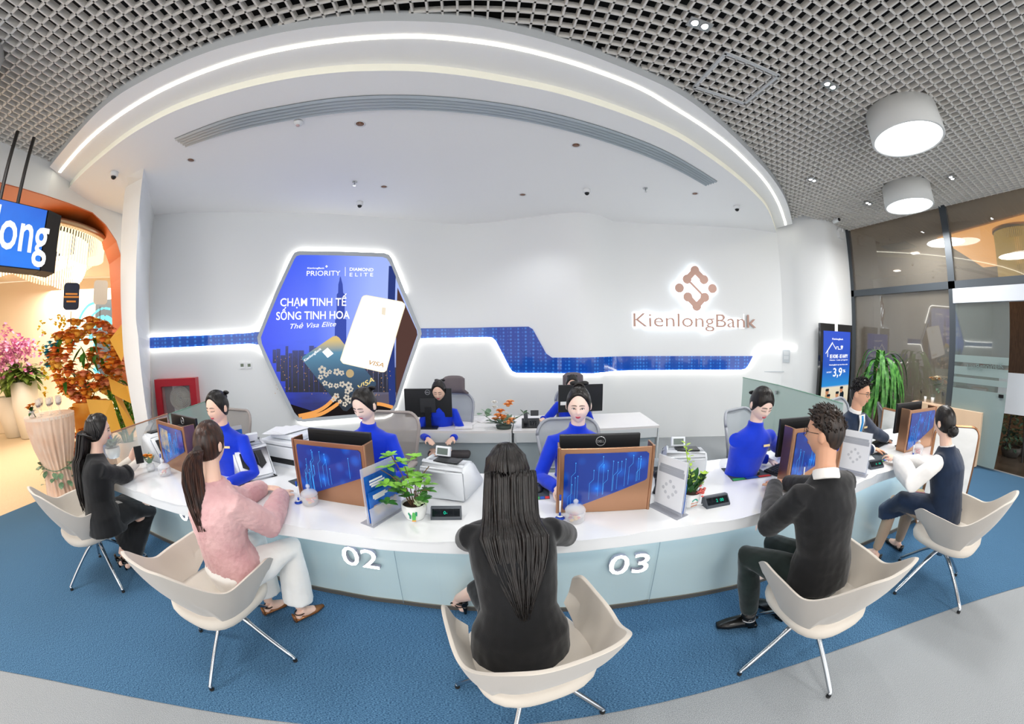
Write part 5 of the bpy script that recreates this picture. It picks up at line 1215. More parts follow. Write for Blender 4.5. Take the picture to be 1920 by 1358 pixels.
# small flower glass at counter 01
def rose(bm, c, r, rnd, mi=0):
    c = Vector(c); ball(bm, c, r * .45, 7, mi)
    for ring, (n_, rr, tilt) in enumerate(((4, .5, 1.2), (6, .8, .7), (7, 1.0, .3))):
        for k in range(n_):
            a = k * 2 * pi / n_ + ring * .5 + rnd.random() * .3; d = Vector((cos(a), sin(a), tilt)); leaf(bm, c + Vector((cos(a), sin(a), -.1)) * r * .15, d, r * rr, r * .85, .25, mi, n=3, fold=.35)
def flower_set(t, spots, cols, r0, r1, seed):
    rnd = random.Random(seed)
    for k, (x, y, z) in enumerate(spots):
        bm = new(); rose(bm, (x, y, z), rnd.uniform(r0, r1), rnd); c = cols[k % len(cols)]; obj('flower_head', bm, mat('petal_' + c[1:], c, .6), t, True)
t = thing('flower_glass', 'small glass of orange and white flowers at counter 01', 'flowers', tuple(gz(284, 884, ZC))); bm = new(); lathe(bm, [(.001, .0), (.035, .0), (.045, .03), (.04, .07), (.036, .07), (.04, .03), (.001, .005)], n=20); obj('glass', bm, glassc, t, True)
flower_set(t, [(-.035, -.01, .15), (.005, -.03, .12), (.03, 0, .13), (-.01, .02, .14)], ['#f2962a', '#f4f1e8', '#f3b24a'], .03, .038, 3)
bm = new(); rnd = random.Random(2)
for k in range(40): a = k * 2.4; leaf(bm, (.02 * cos(a), .02 * sin(a), .08), (cos(a) * .6, sin(a) * .6, 1), rnd.uniform(.05, .13), .02, .2, n=4)
o = obj('greenery', bm, g_grey, t, True); o['kind'] = 'stuff'
# arrangement on the back desk
q = gz(945, 803, ZD); t = thing('flower_arrangement', 'low arrangement of orange and white flowers on the back desk', 'flowers', (q.x, q.y, ZD)); bm = new(); lathe(bm, [(.001, 0), (.09, 0), (.1, .04), (.001, .05)], n=20); obj('dish', bm, mat('dark_dish', '#3f4a44', .5), t, True)
flower_set(t, [(-.07, -.02, .17), (-.02, -.05, .16), (-.10, 0, .12), (.08, 0, .33), (.05, -.03, .30), (-.04, 0, .22), (.09, -.04, .12), (.05, -.06, .09), (.0, 0, .12)], ['#f2a35c', '#f0954a', '#f5b070', '#f3a868'], .05, .065, 5)
flower_set(t, [(-.11, .0, .33), (-.11, 0, .27), (.03, -.05, .20), (.02, -.06, .10)], ['#f3f0ea'], .03, .045, 6)
bm = new(); rnd = random.Random(22)
for k in range(26): a = rnd.uniform(0, 6.28); leaf(bm, (.05 * cos(a), .04 * sin(a), .05), (cos(a), sin(a) * .6, rnd.uniform(.2, 1.3)), rnd.uniform(.10, .2), .06, .2, n=4)
for k in range(7): leaf(bm, (-.22 + rnd.uniform(-.06, .06), 0, .12 + rnd.uniform(-.05, .08)), rv(rnd) + Vector((0, 0, .6)), .09, .07, .1, n=4)
tube(bm, [(0, 0, .05), (-.15, 0, .1), (-.24, 0, .17)], .004, 5); tube(bm, [(0, 0, .05), (.2, 0, .15), (.28, 0, .2)], .004, 5)
for k in range(5): leaf(bm, (.2 + .02 * k, 0, .14 + .02 * k), rv(rnd) + Vector((0, 0, .4)), .08, .045, .1, n=4)
o = obj('greenery', bm, g_grey, t, True); o['kind'] = 'stuff'
# tall plant by the glass front
kp = gx(1645, 690, 6.9); tp = thing('tall_potted_plant', 'tall plant with drooping glossy leaves against the glass front', 'potted plant', (6.85, 3.45, 0)); pot(tp, .2, .42, potw)
bm = new()
for k in range(4): tube(bm, spline([(.04 * cos(k * 1.6), .04 * sin(k * 1.6), .35), (.06 * cos(k * 1.6), .06 * sin(k * 1.6), .9), (.10 * cos(k * 1.6), .1 * sin(k * 1.6), 1.45)], 4), .018, 7)
obj('canes', bm, stem_m, tp, True)
bm = new(); rnd = random.Random(31)
def droop(bm, base, a, L, w, rise, n=9):
    prev = None; d = Vector((cos(a), sin(a), 0)); s = Vector((-sin(a), cos(a), 0))
    for i in range(n + 1):
        t = i / n; r = L * (.62 * sin(t * 1.45)); z = rise * sin(t * pi * .55) - L * .95 * t**2.1; ww = w * .5 * (sin(pi * (t * .95 + .03)))**.6; c = Vector(base) + d * r + Vector((0, 0, z))
        cur = [bm.verts.new(c - s * ww), bm.verts.new(c - Vector((0, 0, .012)) * (ww / w)), bm.verts.new(c + s * ww)]
        if prev:
            for k in (0, 1): bm.faces.new([prev[k], prev[k + 1], cur[k + 1], cur[k]])
        prev = cur
for k in range(110):
    a = k * 2.399; z = rnd.uniform(.85, 1.75); droop(bm, (.07 * cos(a), .07 * sin(a), z), a + rnd.uniform(-.3, .3), rnd.uniform(.5, .78), rnd.uniform(.06, .085), rnd.uniform(.10, .22))
o = obj('leaves', bm, gmat('leaf_glossy_green', '#2c6428', '#5c9a45'), tp, True); o['kind'] = 'stuff'
# ================================================================ reception room on the left
def zat(px, py, x, y):
    d = ray(px, py); return CAM_H + d[2] * hypot(x, y) / hypot(d[0], d[1])
def petal_cluster(bm, c, r, rnd, n=7):
    for k in range(n): leaf(bm, c, rv(rnd) + Vector((0, 0, .2)), r, r * .9, .2, n=3, fold=.3)
# hanging LED screen
SA, SB = gz(-60, 351, 3.35), gz(90, 397, 3.30)
SF = Frame(SA, SB); sc_ = thing('led_screen', 'large hanging blue screen showing the letters ong, cut off by the left edge', 'screen', tuple(SB))
u0, u1 = SF.uv(-60, 400)[0], SF.uv(89, 400)[0]; v1 = SF.uv(40, 382)[1]; v0 = SF.uv(40, 504)[1]
bm = new(); prism(bm, [SF.at(u0, v0, 0), SF.at(u1, v0, 0), SF.at(u1, v1, 0), SF.at(u0, v1, 0)], -SF.N * .3); add(sc_, 'cabinet', bm, mat('screen_cabinet_black', '#1b1614', .5))
bm = new(); prism(bm, [SF.at(u0, v0 + .01, .002), SF.at(u1 - .01, v0 + .01, .002), SF.at(u1 - .01, v1 - .01, .002), SF.at(u0, v1 - .01, .002)], SF.N * .008)
add(sc_, 'display', bm, ramp_mat('screen_blue', [(0, '#0566e6'), (.5, '#0a7cf2'), (1, '#0a62d8')], 2, -1.1, .1, emission=True, strength=1.0, noise=(4, .5)))
bm = new(); prism(bm, [SF.at(u1 + .005, v0, .012), SF.at(u1 + .16, v0 - .01, .012), SF.at(u1 + .16, v1 - .03, .012), SF.at(u1 + .005, v1, .012)], -SF.N * .32); add(sc_, 'side_panel', bm, MATS['screen_cabinet_black'])
for uu in (u0 + .3, u1 - .3): bm = new(); tube(bm, [SF.at(uu, v1 - .02, -.15), SF.at(uu, 4.05, -.15)], .02, 8); add(sc_, 'hanging_rod', bm, MATS['screen_cabinet_black'])
t_ = text('lettering', 'long', SF, SF.uv(-18, 462), SF.uv(86, 478), .40, emis('screen_white', '#ffffff', 1.2), None, depth=.004, d=.014, bold=True); t_.parent = sc_; t_.matrix_parent_inverse = Matrix.Translation(-sc_.location)
# ring chandelier of glass rods
cc = gz(60, 455, 3.75); ch = thing('ring_chandelier', 'large glowing ring chandelier of hanging glass rods behind the blue screen', 'chandelier', tuple(cc))
bm = new(); lathe(bm, [(1.5, .06), (1.52, .0), (1.35, -.02), (1.35, .06)], n=64); obj('ring_plate', bm, mat('brushed_ring', '#b9a48a', .3, .7), ch, True)
rodm = emis('glass_rod_glow', '#ffe0ae', 1.9)
bm = new()
for k in range(150):
    a = 2 * pi * k / 150; L_ = .34 + .16 * sin(3 * a + .6); x, y = 1.36 * cos(a), 1.36 * sin(a); box(bm, (x, y, -L_ / 2), (.028, .012, L_), rz=a + pi / 2)
o = obj('outer_rods', bm, rodm, ch); o['kind'] = 'stuff'
bm = new()
for k in range(110):
    a = 2 * pi * k / 110; L_ = .50 + .16 * sin(3 * a + 2.2); x, y = 1.05 * cos(a), 1.05 * sin(a); box(bm, (x, y, -L_ / 2), (.028, .012, L_), rz=a + pi / 2)
o = obj('inner_rods', bm, emis('glass_rod_glow_bright', '#ffeccb', 3.2), ch); o['kind'] = 'stuff'
# far wall panels
def far_panel(name, label, cat, pts, m, d=.03, kind=None):
    P = [FAR.p(x, y, 0) for x, y in pts]; c = sum(P, Vector()) / len(P); t = thing(name, label, cat, tuple(c)); bm = new(); prism(bm, P, FAR.N * d); add(t, 'panel', bm, m); return t
violet = ramp_mat('violet_dots', [(0, '#1c2a78'), (.5, '#4a4296'), (1, '#6a5aa8')], 2, -1.6, 1.4, rough=.3)
far_panel('wall_panel', 'violet blue half hexagon panel on the cream wall behind the orange flowers', 'wall panel', [(71, 659), (89, 582), (94, 576), (114, 573), (114, 735), (96, 734)], violet)
far_panel('wall_panel', 'dark blue panel on the cream wall at the left edge behind the pink orchids', 'wall panel', [(-30, 600), (-4, 632), (20, 684), (8, 740), (-30, 740)], violet)
sw = far_panel('swirl_screen', 'screen with a glowing cyan swirl behind the orange flower stand', 'screen', [(114, 573), (212, 561), (242, 722), (238, 732), (114, 735)], ramp_mat('swirl_grey', [(0, '#51636a'), (.5, '#6d7d80'), (1, '#8f9a9b')], 2, -1.6, 1.6, emission=True, strength=.75, noise=(1.2, .5)), .05)
cy_ = emis('swirl_cyan', '#7fe6ff', 1.6)
bm = new()
for L_, w in (([(170, 640), (180, 605), (200, 596), (216, 612), (228, 655), (231, 690), (222, 714), (205, 719), (190, 708), (178, 690)], .07), ([(140, 650), (150, 600), (165, 575), (180, 568)], .035), ([(175, 660), (185, 622), (200, 614), (213, 630), (220, 660)], .03), ([(196, 684), (206, 695), (216, 688), (222, 676)], .08), ([(150, 640), (168, 600), (190, 580), (208, 580)], .03)):
    P = [FAR.p(p.x, p.y, .06) for p in spline([Vector((a, b, 0)) for a, b in L_], 5)]; tube(bm, P, w, 6, sq=.2, up=FAR.N.cross(Vector((0, 0, 1))))
add(sw, 'glowing_swirl', bm, cy_)
# draped cocktail table
ck = Vector((-5.27, 2.27, 0)); zt_ = zat(95, 777, ck.x, ck.y)
t = thing('cocktail_table', 'tall round table in a pleated peach cloth tied with a leaf garland', 'table', tuple(ck))
peach = mat('peach_satin', '#f0c3a2', .55, sheen=.4, var=(5, '#f6d3b8', 3))
bm = new(); N = 120; rows = []
for z, r in ((0, .27), (.1, .262), (.25, .235), (.45, .205), (.56, .20), (.66, .21), (.85, .27), (1.05, .315), (zt_ - .02, .335), (zt_, .335)):
    pl = .016 * (1 - (z / zt_)**6); rows.append([(r * cos(a) + pl * sin(26 * a + z) * cos(a) + .006 * sin(41 * a) * cos(a), r * sin(a) + pl * sin(26 * a + z) * sin(a), z) for a in np.linspace(0, 2 * pi, N + 1)])
surf(bm, rows, 0); obj('tablecloth', bm, peach, t, True)
bm = new(); lathe(bm, [(.337, zt_ - .03), (.338, zt_ + .004), (.001, zt_ + .006)], n=48); obj('top', bm, mat('pale_peach_top', '#f3dcc8', .5), t)
bm = new(); rnd = random.Random(6)
for k in range(46):
    a = k * .39; z = .60 + .05 * sin(a * 3) - (.25 * (k % 7) / 7 if 20 < k < 34 else 0); d = Vector((cos(a), sin(a), 0)); leaf(bm, d * .225 + Vector((0, 0, z)), d + rv(rnd, .8), .09, .075, .3, n=4)
tube(bm, [(.215 * cos(a), .215 * sin(a), .60 + .02 * sin(3 * a)) for a in np.linspace(0, 2 * pi, 30)], .006, 5)
o = obj('leaf_garland', bm, gmat('eucalyptus_leaf', '#4f6f52', '#7d9a76'), t, True); o['kind'] = 'stuff'
wine = mat('red_wine', '#4a1216', .1); glassw = mat('wine_glass', '#fff6ea', .03, alpha=.30, spec=1.0)
k = 0
for (dx, dy, lb) in ((.10, -.18, 'nearest'), (.14, -.05, 'second'), (.05, .02, 'middle'), (-.06, -.08, 'leftmost'), (.10, .12, 'right'), (-.02, .16, 'rear'), (.20, .06, 'outer')):
    p = ck + Vector((dx, dy, zt_ + .006))
    if k == 0:
        wg = thing('wine_glass', '', 'wine glass', tuple(p), 0, 'wine glasses on the draped table'); bm = new(); lathe(bm, [(.001, .002), (.034, .002), (.034, .004), (.004, .008), (.004, .09), (.022, .105), (.038, .135), (.040, .165), (.034, .20), (.032, .20), (.037, .165), (.035, .138), (.001, .11)], n=20); obj('glass', bm, glassw, wg, True)
        bm = new(); lathe(bm, [(.001, .108), (.024, .112), (.034, .135), (.001, .136)], n=16); obj('wine', bm, wine, wg, True); q = wg
    else: q = dup(wg, p)
    q['label'] = 'stemmed glass of red wine on the draped peach table'; k += 1
fg = thing('flower_glass', 'small glass with orange flowers on the draped peach table', 'flowers', tuple(ck + Vector((.02, -.25, zt_ + .006)))); bm = new(); lathe(bm, [(.001, 0), (.04, 0), (.045, .08), (.04, .08), (.001, .006)], n=18); obj('glass', bm, glassc, fg, True)
flower_set(fg, [(-.03, 0, .14), (.04, .02, .15), (0, -.04, .12)], ['#f0932a', '#f2a552'], .035, .045, 9)
bm = new(); rnd = random.Random(3)
for j in range(16): leaf(bm, (0, 0, .07), rv(rnd) + Vector((0, 0, .5)), .09, .04, .3, n=4)
o = obj('greenery', bm, g_dark, fg, True); o['kind'] = 'stuff'
# big orange flower stand
dF = ray(163, 690); F0 = Vector((dF[0], dF[1], 0)).normalized() * 6.5; side = Vector((-F0.y, F0.x, 0)).normalized() * -1
fs = thing('flower_stand', 'huge stand of orange and yellow flowers with gold ribbons behind the draped table', 'flower stand', tuple(F0))
bm = new(); box(bm, (0, 0, .62), (.42, .42, 1.24), rz=.5, bev=.02); obj('cloth_column', bm, mat('orange_cloth', '#f6a62c', .6, var=(6, '#f9bd55', 3)), fs)
rnd = random.Random(17); cols = ['#f79a2a', '#f8b03a', '#f58a3c', '#f9c04c', '#f4a070']
fcen = Vector((0, 0, 1.82)); sl = side
for ci, c in enumerate(cols):
    bm = new()
    for k in range(42):
        th = rnd.uniform(0, 2 * pi); ph_ = math.acos(rnd.uniform(-1, 1)); q = fcen + Vector((sin(ph_) * cos(th) * .60, sin(ph_) * sin(th) * .50, cos(ph_) * .58)); rose(bm, q, rnd.uniform(.085, .125), rnd)
    for k in range(9): q = Vector((rnd.uniform(-.25, .25), -.2 + rnd.uniform(-.15, .1), rnd.uniform(.3, 1.2))) ; rose(bm, q + sl * -.18, rnd.uniform(.05, .07), rnd)
    o = obj('flowers', bm, mat('petal_' + c[1:], c, .6), fs, True); o['kind'] = 'stuff'
bm = new()
for k in range(26): q = fcen - sl * rnd.uniform(.42, .62) + Vector((0, 0, rnd.uniform(-.1, .28))); rose(bm, q, .055, rnd)
o = obj('teal_flowers', bm, mat('petal_teal', '#2aa6b8', .6), fs, True); o['kind'] = 'stuff'
bm = new()
for k in range(60): q = fcen - sl * rnd.uniform(.3, .72) + Vector((0, 0, rnd.uniform(-.45, .62))); petal_cluster(bm, q, .05, rnd, 4)
o = obj('yellow_sprays', bm, mat('petal_yellow', '#f4cf2c', .6), fs, True); o['kind'] = 'stuff'
bm = new()
for k in range(60):
    q = fcen + rv(rnd, .40); leaf(bm, q, rv(rnd) + sl * .3 - Vector((0, 0, .2)), rnd.uniform(.14, .28), .06, .3, n=4)
o = obj('greenery', bm, g_mid, fs, True); o['kind'] = 'stuff'
tow = Vector((-F0.x, -F0.y, 0)).normalized()
for pts in ([(.35, .25), (.62, .55), (.72, .45), (.50, -.05)], [(.30, -.25), (.55, -.38), (.78, -.42), (.60, -.62), (.32, -.45)], [(.40, -.35), (.62, -.95), (.50, -1.05), (.36, -.5)], [(-.05, -.5), (.32, -.55), (.40, -.98), (.02, -.95)]):
    bm = new(); P = [fcen + sl * a + Vector((0, 0, b)) + tow * (.52 + .05 * i) for i, (a, b) in enumerate(pts)]; prism(bm, P, tow * .008); obj('ribbon', bm, mat('gold_ribbon', '#f9b840', .45, sheen=.3), fs)
for (a, b, s_, nm, col) in ((-.22, .86, .13, 'sign_board', '#20263a'), (.22, .92, .12, 'sign_board', '#f3e6d2')):
    bm = new(); c = fcen + sl * a + Vector((0, 0, b)) + tow * .2; P = [c + sl * (x * s_ / .2) + Vector((0, 0, z * s_ / .2)) for x, z in rrect(.36, .56, .08)]; prism(bm, P, tow * .012); o = obj(nm, bm, mat('board_' + col[1:], col, .5), fs)
    bm = new(); tube(bm, [c - Vector((0, 0, .2)), c - Vector((0, 0, .55))], .006, 5); obj('stake', bm, stem_m, fs)
    if col == '#20263a':
        for dz, wz in ((.03, .09), (-.01, .11), (-.07, .07)):
            bm = new(); P = [c + tow * .014 + sl * x + Vector((0, 0, dz + z)) for x, z in ((-wz, -.012), (wz, -.012), (wz, .012), (-wz, .012))]; prism(bm, P, tow * .002); obj('board_lettering', bm, mat('orange_ink', '#f29a3e', .5), o)
# planters
def planter(px, r, h, dist, label):
    d = ray(px, 760); p = Vector((d[0], d[1], 0)).normalized() * dist; t = thing('planter', label, 'planter', tuple(p), 0, 'white planters by the cream wall'); pot(t, r, h, mat('matte_white_planter', '#f2ece2', .5), rb=.72); return t
pA = planter(24, .42, 1.0, 12.6, 'lower white planter with green leaves at the left edge'); pB = planter(49, .36, 1.35, 12.0, 'taller white planter with pink orchids')
bm = new(); rnd = random.Random(41)
for k in range(60): a = k * 2.4; leaf(bm, (.15 * cos(a), .15 * sin(a), .95), (cos(a) * .35, sin(a) * .35, 1), rnd.uniform(.6, 1.2), .14, .3, n=6)
o = obj('leaves', bm, gmat('planter_leaf', '#4e6f2c', '#86a048'), pA, True); o['kind'] = 'stuff'
bm = new()
for k in range(90): a = k * 2.4; leaf(bm, (.2 * cos(a), .2 * sin(a), 1.3 + .4 * rnd.random()), (cos(a), sin(a), rnd.uniform(-.3, .8)), rnd.uniform(.3, .6), .2, .4, n=5)
o = obj('leaves', bm, MATS['planter_leaf'], pB, True); o['kind'] = 'stuff'
bm = new(); lft = Vector((-.32, -.94, 0))
for k in range(230): q = Vector((rnd.gauss(0, .30), rnd.gauss(-.25, .42), 2.0 + rnd.gauss(0, .24))); petal_cluster(bm, q, .10, rnd, 4)
o = obj('pink_orchids', bm, mat('petal_orchid_pink', '#d873b4', .6, var=(3, '#eeb4d6', 3)), pB, True); o['kind'] = 'stuff'
# feathery plant in front of the pier
dz_ = ray(232, 770); zz_ = Vector((dz_[0], dz_[1], 0)).normalized() * 7.2; zp = thing('potted_plant', 'feathery upright green plant beside the left pier', 'potted plant', tuple(zz_)); pot(zp, .22, .45, mat('matte_white_planter', '#f2ece2', .5))
bm = new(); rnd = random.Random(51)
for k in range(20):
    a = k * 2.4; tip = Vector((.52 * cos(a) * rnd.uniform(.4, 1), .52 * sin(a) * rnd.uniform(.4, 1), rnd.uniform(1.15, 1.7))); P = spline([Vector((.08 * cos(a), .08 * sin(a), .4)), tip * .5 + Vector((0, 0, .35)), tip], 6); tube(bm, P, .01, 5)
    for i in range(2, len(P)):
        s_ = (P[i] - P[i - 1]).cross(Vector((0, 0, 1))).normalized()
        for sg in (-1, 1): leaf(bm, P[i], s_ * sg + (P[i] - P[i - 1]).normalized() * .9, .15, .055, .1, n=4)
o = obj('fronds', bm, gmat('frond_green', '#3f7a26', '#7db83c'), zp, True); o['kind'] = 'stuff'
# ================================================================ right side
ka, kb = gpoly(1538, 640, BACK), gpoly(1598, 640, BACK); ka, kb = ka * .965, kb * .965; KF = Frame(ka, kb)
kz1 = KF.uv(1568, 608)[1]; kw0, kw1 = KF.uv(1539, 640)[0], KF.uv(1597.5, 640)[0]
ki = thing('display_kiosk', 'tall black kiosk screen with a blue home loan advert by the right pier', 'kiosk', tuple(KF.at((kw0 + kw1) / 2, 0)))
def kb_(name, a, b, c, d, d0, d1, m): bm = new(); W_ = kw1 - kw0; prism(bm, [KF.at(kw0 + W_ * a, c, d0), KF.at(kw0 + W_ * b, c, d0), KF.at(kw0 + W_ * b, d, d0), KF.at(kw0 + W_ * a, d, d0)], KF.N * (d1 - d0)); return add(ki, name, bm, m)
kb_('housing', 0, 1, .0, kz1, -.06, .0, mat('gloss_black', '#101114', .12, coat=.6)); kW = kw1 - kw0; h = kz1 - .14
kb_('screen', .075, .93, .45, h, .001, .006, ramp_mat('kiosk_screen', [(0, '#d9c7a2'), (.34, '#e7dcc2'), (.36, '#1a8fd8'), (.6, '#0b4fc0'), (1, '#0a4ad0')], 2, .45, h, emission=True, strength=.95))
def ktext(s, a, b, v, hh, **k):
    t = text('lettering', s, KF, (kw0 + kW * a, v), (kw0 + kW * b, v), hh, emis('kiosk_white', '#ffffff', 1.1), None, depth=.002, d=.008, **k); t.parent = ki; t.matrix_parent_inverse = Matrix.Translation(-ki.location)
H_ = h - .45
ktext('KienlongBank', .33, .68, .45 + H_ * .90, .035, bold=True); ktext('BE HOME - BE HAPPY', .27, .85, .45 + H_ * .685, .075, bold=True); ktext('Home - Loan program', .27, .85, .45 + H_ * .655, .03)
ktext('KienlongBank vay mua nha uu dai', .26, .85, .45 + H_ * .60, .025, bold=True); ktext('LAI SUAT', .19, .34, .45 + H_ * .515, .028); ktext('3,9', .39, .68, .45 + H_ * .47, .17, bold=True); ktext('%', .71, .79, .45 + H_ * .51, .06, bold=True)
bm = new(); P = [(.20, .70), (.20, .775), (.34, .86), (.45, .79), (.47, .82), (.52, .82), (.52, .79), (.60, .79)]
tube(bm, [KF.at(kw0 + kW * a, .45 + H_ * b, .009) for a, b in P], .008, 5); tube(bm, [KF.at(kw0 + kW * .14, .45 + H_ * .74, .009), KF.at(kw0 + kW * .34, .45 + H_ * .87, .009)], .008, 5); add(ki, 'house_outline', bm, MATS['kiosk_white'])
bm = new(); c = (kw0 + kW * .64, .45 + H_ * .81); prism(bm, [KF.at(c[0] + x, c[1] + z, .008) for x, z in ((0, -.045), (.045, .01), (.04, .035), (.02, .042), (0, .025), (-.02, .042), (-.04, .035), (-.045, .01))], KF.N * .003); add(ki, 'heart', bm, MATS['kiosk_white'])
sk_ = ink('ad_skin', '#d99a72', .8); dk_ = ink('ad_dark', '#24303a', .7); bl_ = ink('ad_blue', '#2f6f9e', .8); wh_ = ink('ad_sand', '#c9a878', .8)
for (a, b, w, hh, m_) in ((.28, .12, .16, .20, dk_), (.58, .14, .14, .18, wh_), (.72, .18, .13, .20, dk_), (.45, .05, .34, .09, bl_), (.75, .06, .18, .10, wh_), (.24, .21, .10, .12, wh_)):
    bm = new(); prism(bm, [KF.at(kw0 + kW * a + x, .45 + H_ * b + z, .007) for x, z in rrect(kW * w, H_ * hh, kW * w * .35)], KF.N * .002); add(ki, 'advert_figure', bm, m_)
for (a, b, hc) in ((.29, .225, dk_), (.24, .29, dk_), (.56, .245, dk_), (.69, .30, dk_)):
    bm = new(); prism(bm, [KF.at(kw0 + kW * a + x, .45 + H_ * b + z, .010) for x, z in rrect(kW * .10, H_ * .065, kW * .045)], KF.N * .002); add(ki, 'advert_head', bm, sk_)
    bm = new(); prism(bm, [KF.at(kw0 + kW * a + x, .45 + H_ * (b + .026) + z, .013) for x, z in rrect(kW * .105, H_ * .03, kW * .02)], KF.N * .001); add(ki, 'advert_hair', bm, hc)
# refreshment table
c0 = gz(1823, 877, 0); c1_ = gz(1847, 863, 0); zt2 = zat(1837, 775.5, c0.x, c0.y); c2_ = gz(1709.5, 753, zt2)
ax = Vector((c1_.x - c0.x, c1_.y - c0.y, 0)); wtb = .62; ay = Vector((c2_.x - c0.x, c2_.y - c0.y, 0)); ly = min(ay.length, 2.3); ay.normalize(); ax = Vector((ay.y, -ay.x, 0)); 
if ax.x < 0: ax = -ax
t = thing('refreshment_table', 'table under a peach cloth with flowers, cups and glasses by the glass front', 'table', (c0.x, c0.y, 0))
cl = mat('peach_tablecloth', '#e6c3a0', .6, sheen=.3); bm = new(); z0 = Vector((0, 0, zt2)); prism(bm, [z0, z0 + ax * wtb, z0 + ax * wtb + ay * ly, z0 + ay * ly], (0, 0, .006))
rows = []; per = []
for a, b, n_ in ((Vector(), ax * wtb, 10), (ax * wtb, ax * wtb + ay * ly, 24), (ax * wtb + ay * ly, ay * ly, 10), (ay * ly, Vector(), 24)):
    for i in range(n_): per.append(a.lerp(b, i / n_))
cen = (ax * wtb + ay * ly) / 2
for z, o_ in ((zt2 + .003, 0), (zt2 * .6, .012), (.02, .03)):
    rows.append([tuple(p + (p - cen).normalized() * (o_ * (1 + .9 * sin(i * 1.3))) + Vector((0, 0, z))) for i, p in enumerate(per + [per[0]])])
surf(bm, rows, 0); obj('tablecloth', bm, cl, t, True)
def tb(a, b): return Vector((c0.x, c0.y, zt2 + .006)) + ay * (ly * a) + ax * (wtb * b)
def simple(name, label, cat, p, prof, m, grp=None, part='body', n=24):
    q = thing(name, label, cat, tuple(p), 0, grp); bm = new(); lathe(bm, prof, n=n); obj(part, bm, m, q, True); return q
fvp = tb(.70, .55); fv = simple('flower_vase', 'amber vase with a round bouquet of peach and cream flowers on the refreshment table', 'flowers', fvp, [(.001, 0), (.06, 0), (.065, .24), (.06, .24), (.001, .01)], mat('amber_glass', '#b08a2c', .1, alpha=.8), part='vase')
flower_set(fv, [(.17 * cos(k * 2.4) * (.35 + .65 * (k % 3) / 2), .17 * sin(k * 2.4) * (.35 + .65 * (k % 3) / 2), .36 + .13 * ((k * 7) % 5) / 5) for k in range(20)], ['#f2a35c', '#f4c06a', '#f3e3c2', '#e99a82', '#f0b478'], .055, .08, 14)
bm = new(); rnd = random.Random(61)
for k in range(46): leaf(bm, (0, 0, .28), rv(rnd) + Vector((0, 0, .7)), rnd.uniform(.14, .26), .06, .2, n=4)
o = obj('greenery', bm, g_grey, fv, True); o['kind'] = 'stuff'
simple('black_vase', 'plain black vase right of the peach bouquet', 'vase', tb(.60, .45), [(.001, 0), (.05, 0), (.07, .22), (.065, .22), (.001, .02)], mat('matte_black', '#1a1a1c', .5))
kt = simple('kettle', 'black kettle on a tray at the far end of the refreshment table', 'kettle', tb(.93, .45), [(.001, 0), (.075, 0), (.06, .19), (.045, .21), (.012, .215), (.012, .235), (.001, .24)], MATS['matte_black']); bm = new(); tube(bm, spline([(.06, 0, .18), (.11, 0, .15), (.10, 0, .07), (.07, 0, .05)], 4), .011, 6); obj('handle', bm, MATS['matte_black'], kt, True); bm = new(); tube(bm, [(-.055, 0, .14), (-.1, 0, .19)], [.016, .008], 8); obj('spout', bm, MATS['matte_black'], kt, True)
for k, (a, b, m_, lb, r) in enumerate(((.86, .35, wplast, 'small white cup nearest the kettle', .03), (.80, .60, mat('teal_can', '#1f7f80', .35, .3), 'teal can standing behind the white cups', .032), (.75, .38, wplast, 'white cup in front of the teal cans', .042), (.76, .62, MATS['teal_can'], 'teal can nearest the amber vase', .032))):
    simple('cup' if m_ is wplast else 'can', lb, 'cup' if m_ is wplast else 'can', tb(a, b), [(.001, 0), (r * .85, 0), (r, .1 if m_ is wplast else .14), (r * .9, .1 if m_ is wplast else .14), (.001, .02)], m_, 'cups on the refreshment table' if m_ is wplast else 'teal cans')
gl = None
for k, (a, b, z) in enumerate(((.23, .45, 0), (.23, .45, .085), (.23, .45, .17), (.15, .55, 0), (.15, .55, .085), (.20, .75, 0), (.10, .78, 0), (.10, .78, .085), (.10, .45, 0), (.10, .45, .085))):
    p = tb(a, b) + Vector((0, 0, z))
    if gl is None: gl = thing('tumbler', '', 'glass', tuple(p), 0, 'stacked tumblers on the refreshment table'); bm = new(); lathe(bm, [(.001, 0), (.036, 0), (.042, .095), (.039, .095), (.033, .01), (.001, .01)], n=20); obj('glass', bm, mat('tumbler_glass', '#e6f0f2', .05, alpha=.35, spec=1), gl, True); q = gl
    else: q = dup(gl, p)
    q['label'] = 'clear tumbler of the stacked glasses on the refreshment table'
sm = thing('snack_bowl', 'small dish of red sweets on the refreshment table', 'dish', tuple(tb(.42, .5))); bm = new(); lathe(bm, [(.001, 0), (.06, 0), (.10, .03), (.001, .02)], n=22); obj('dish', bm, wplast, sm, True)
for k in range(10): bm = new(); ball(bm, (.05 * cos(k * 2.4), .05 * sin(k * 2.4), .035), .018, 8); obj('sweet', bm, mat('candy_b02030', '#b02040', .4), sm, True)
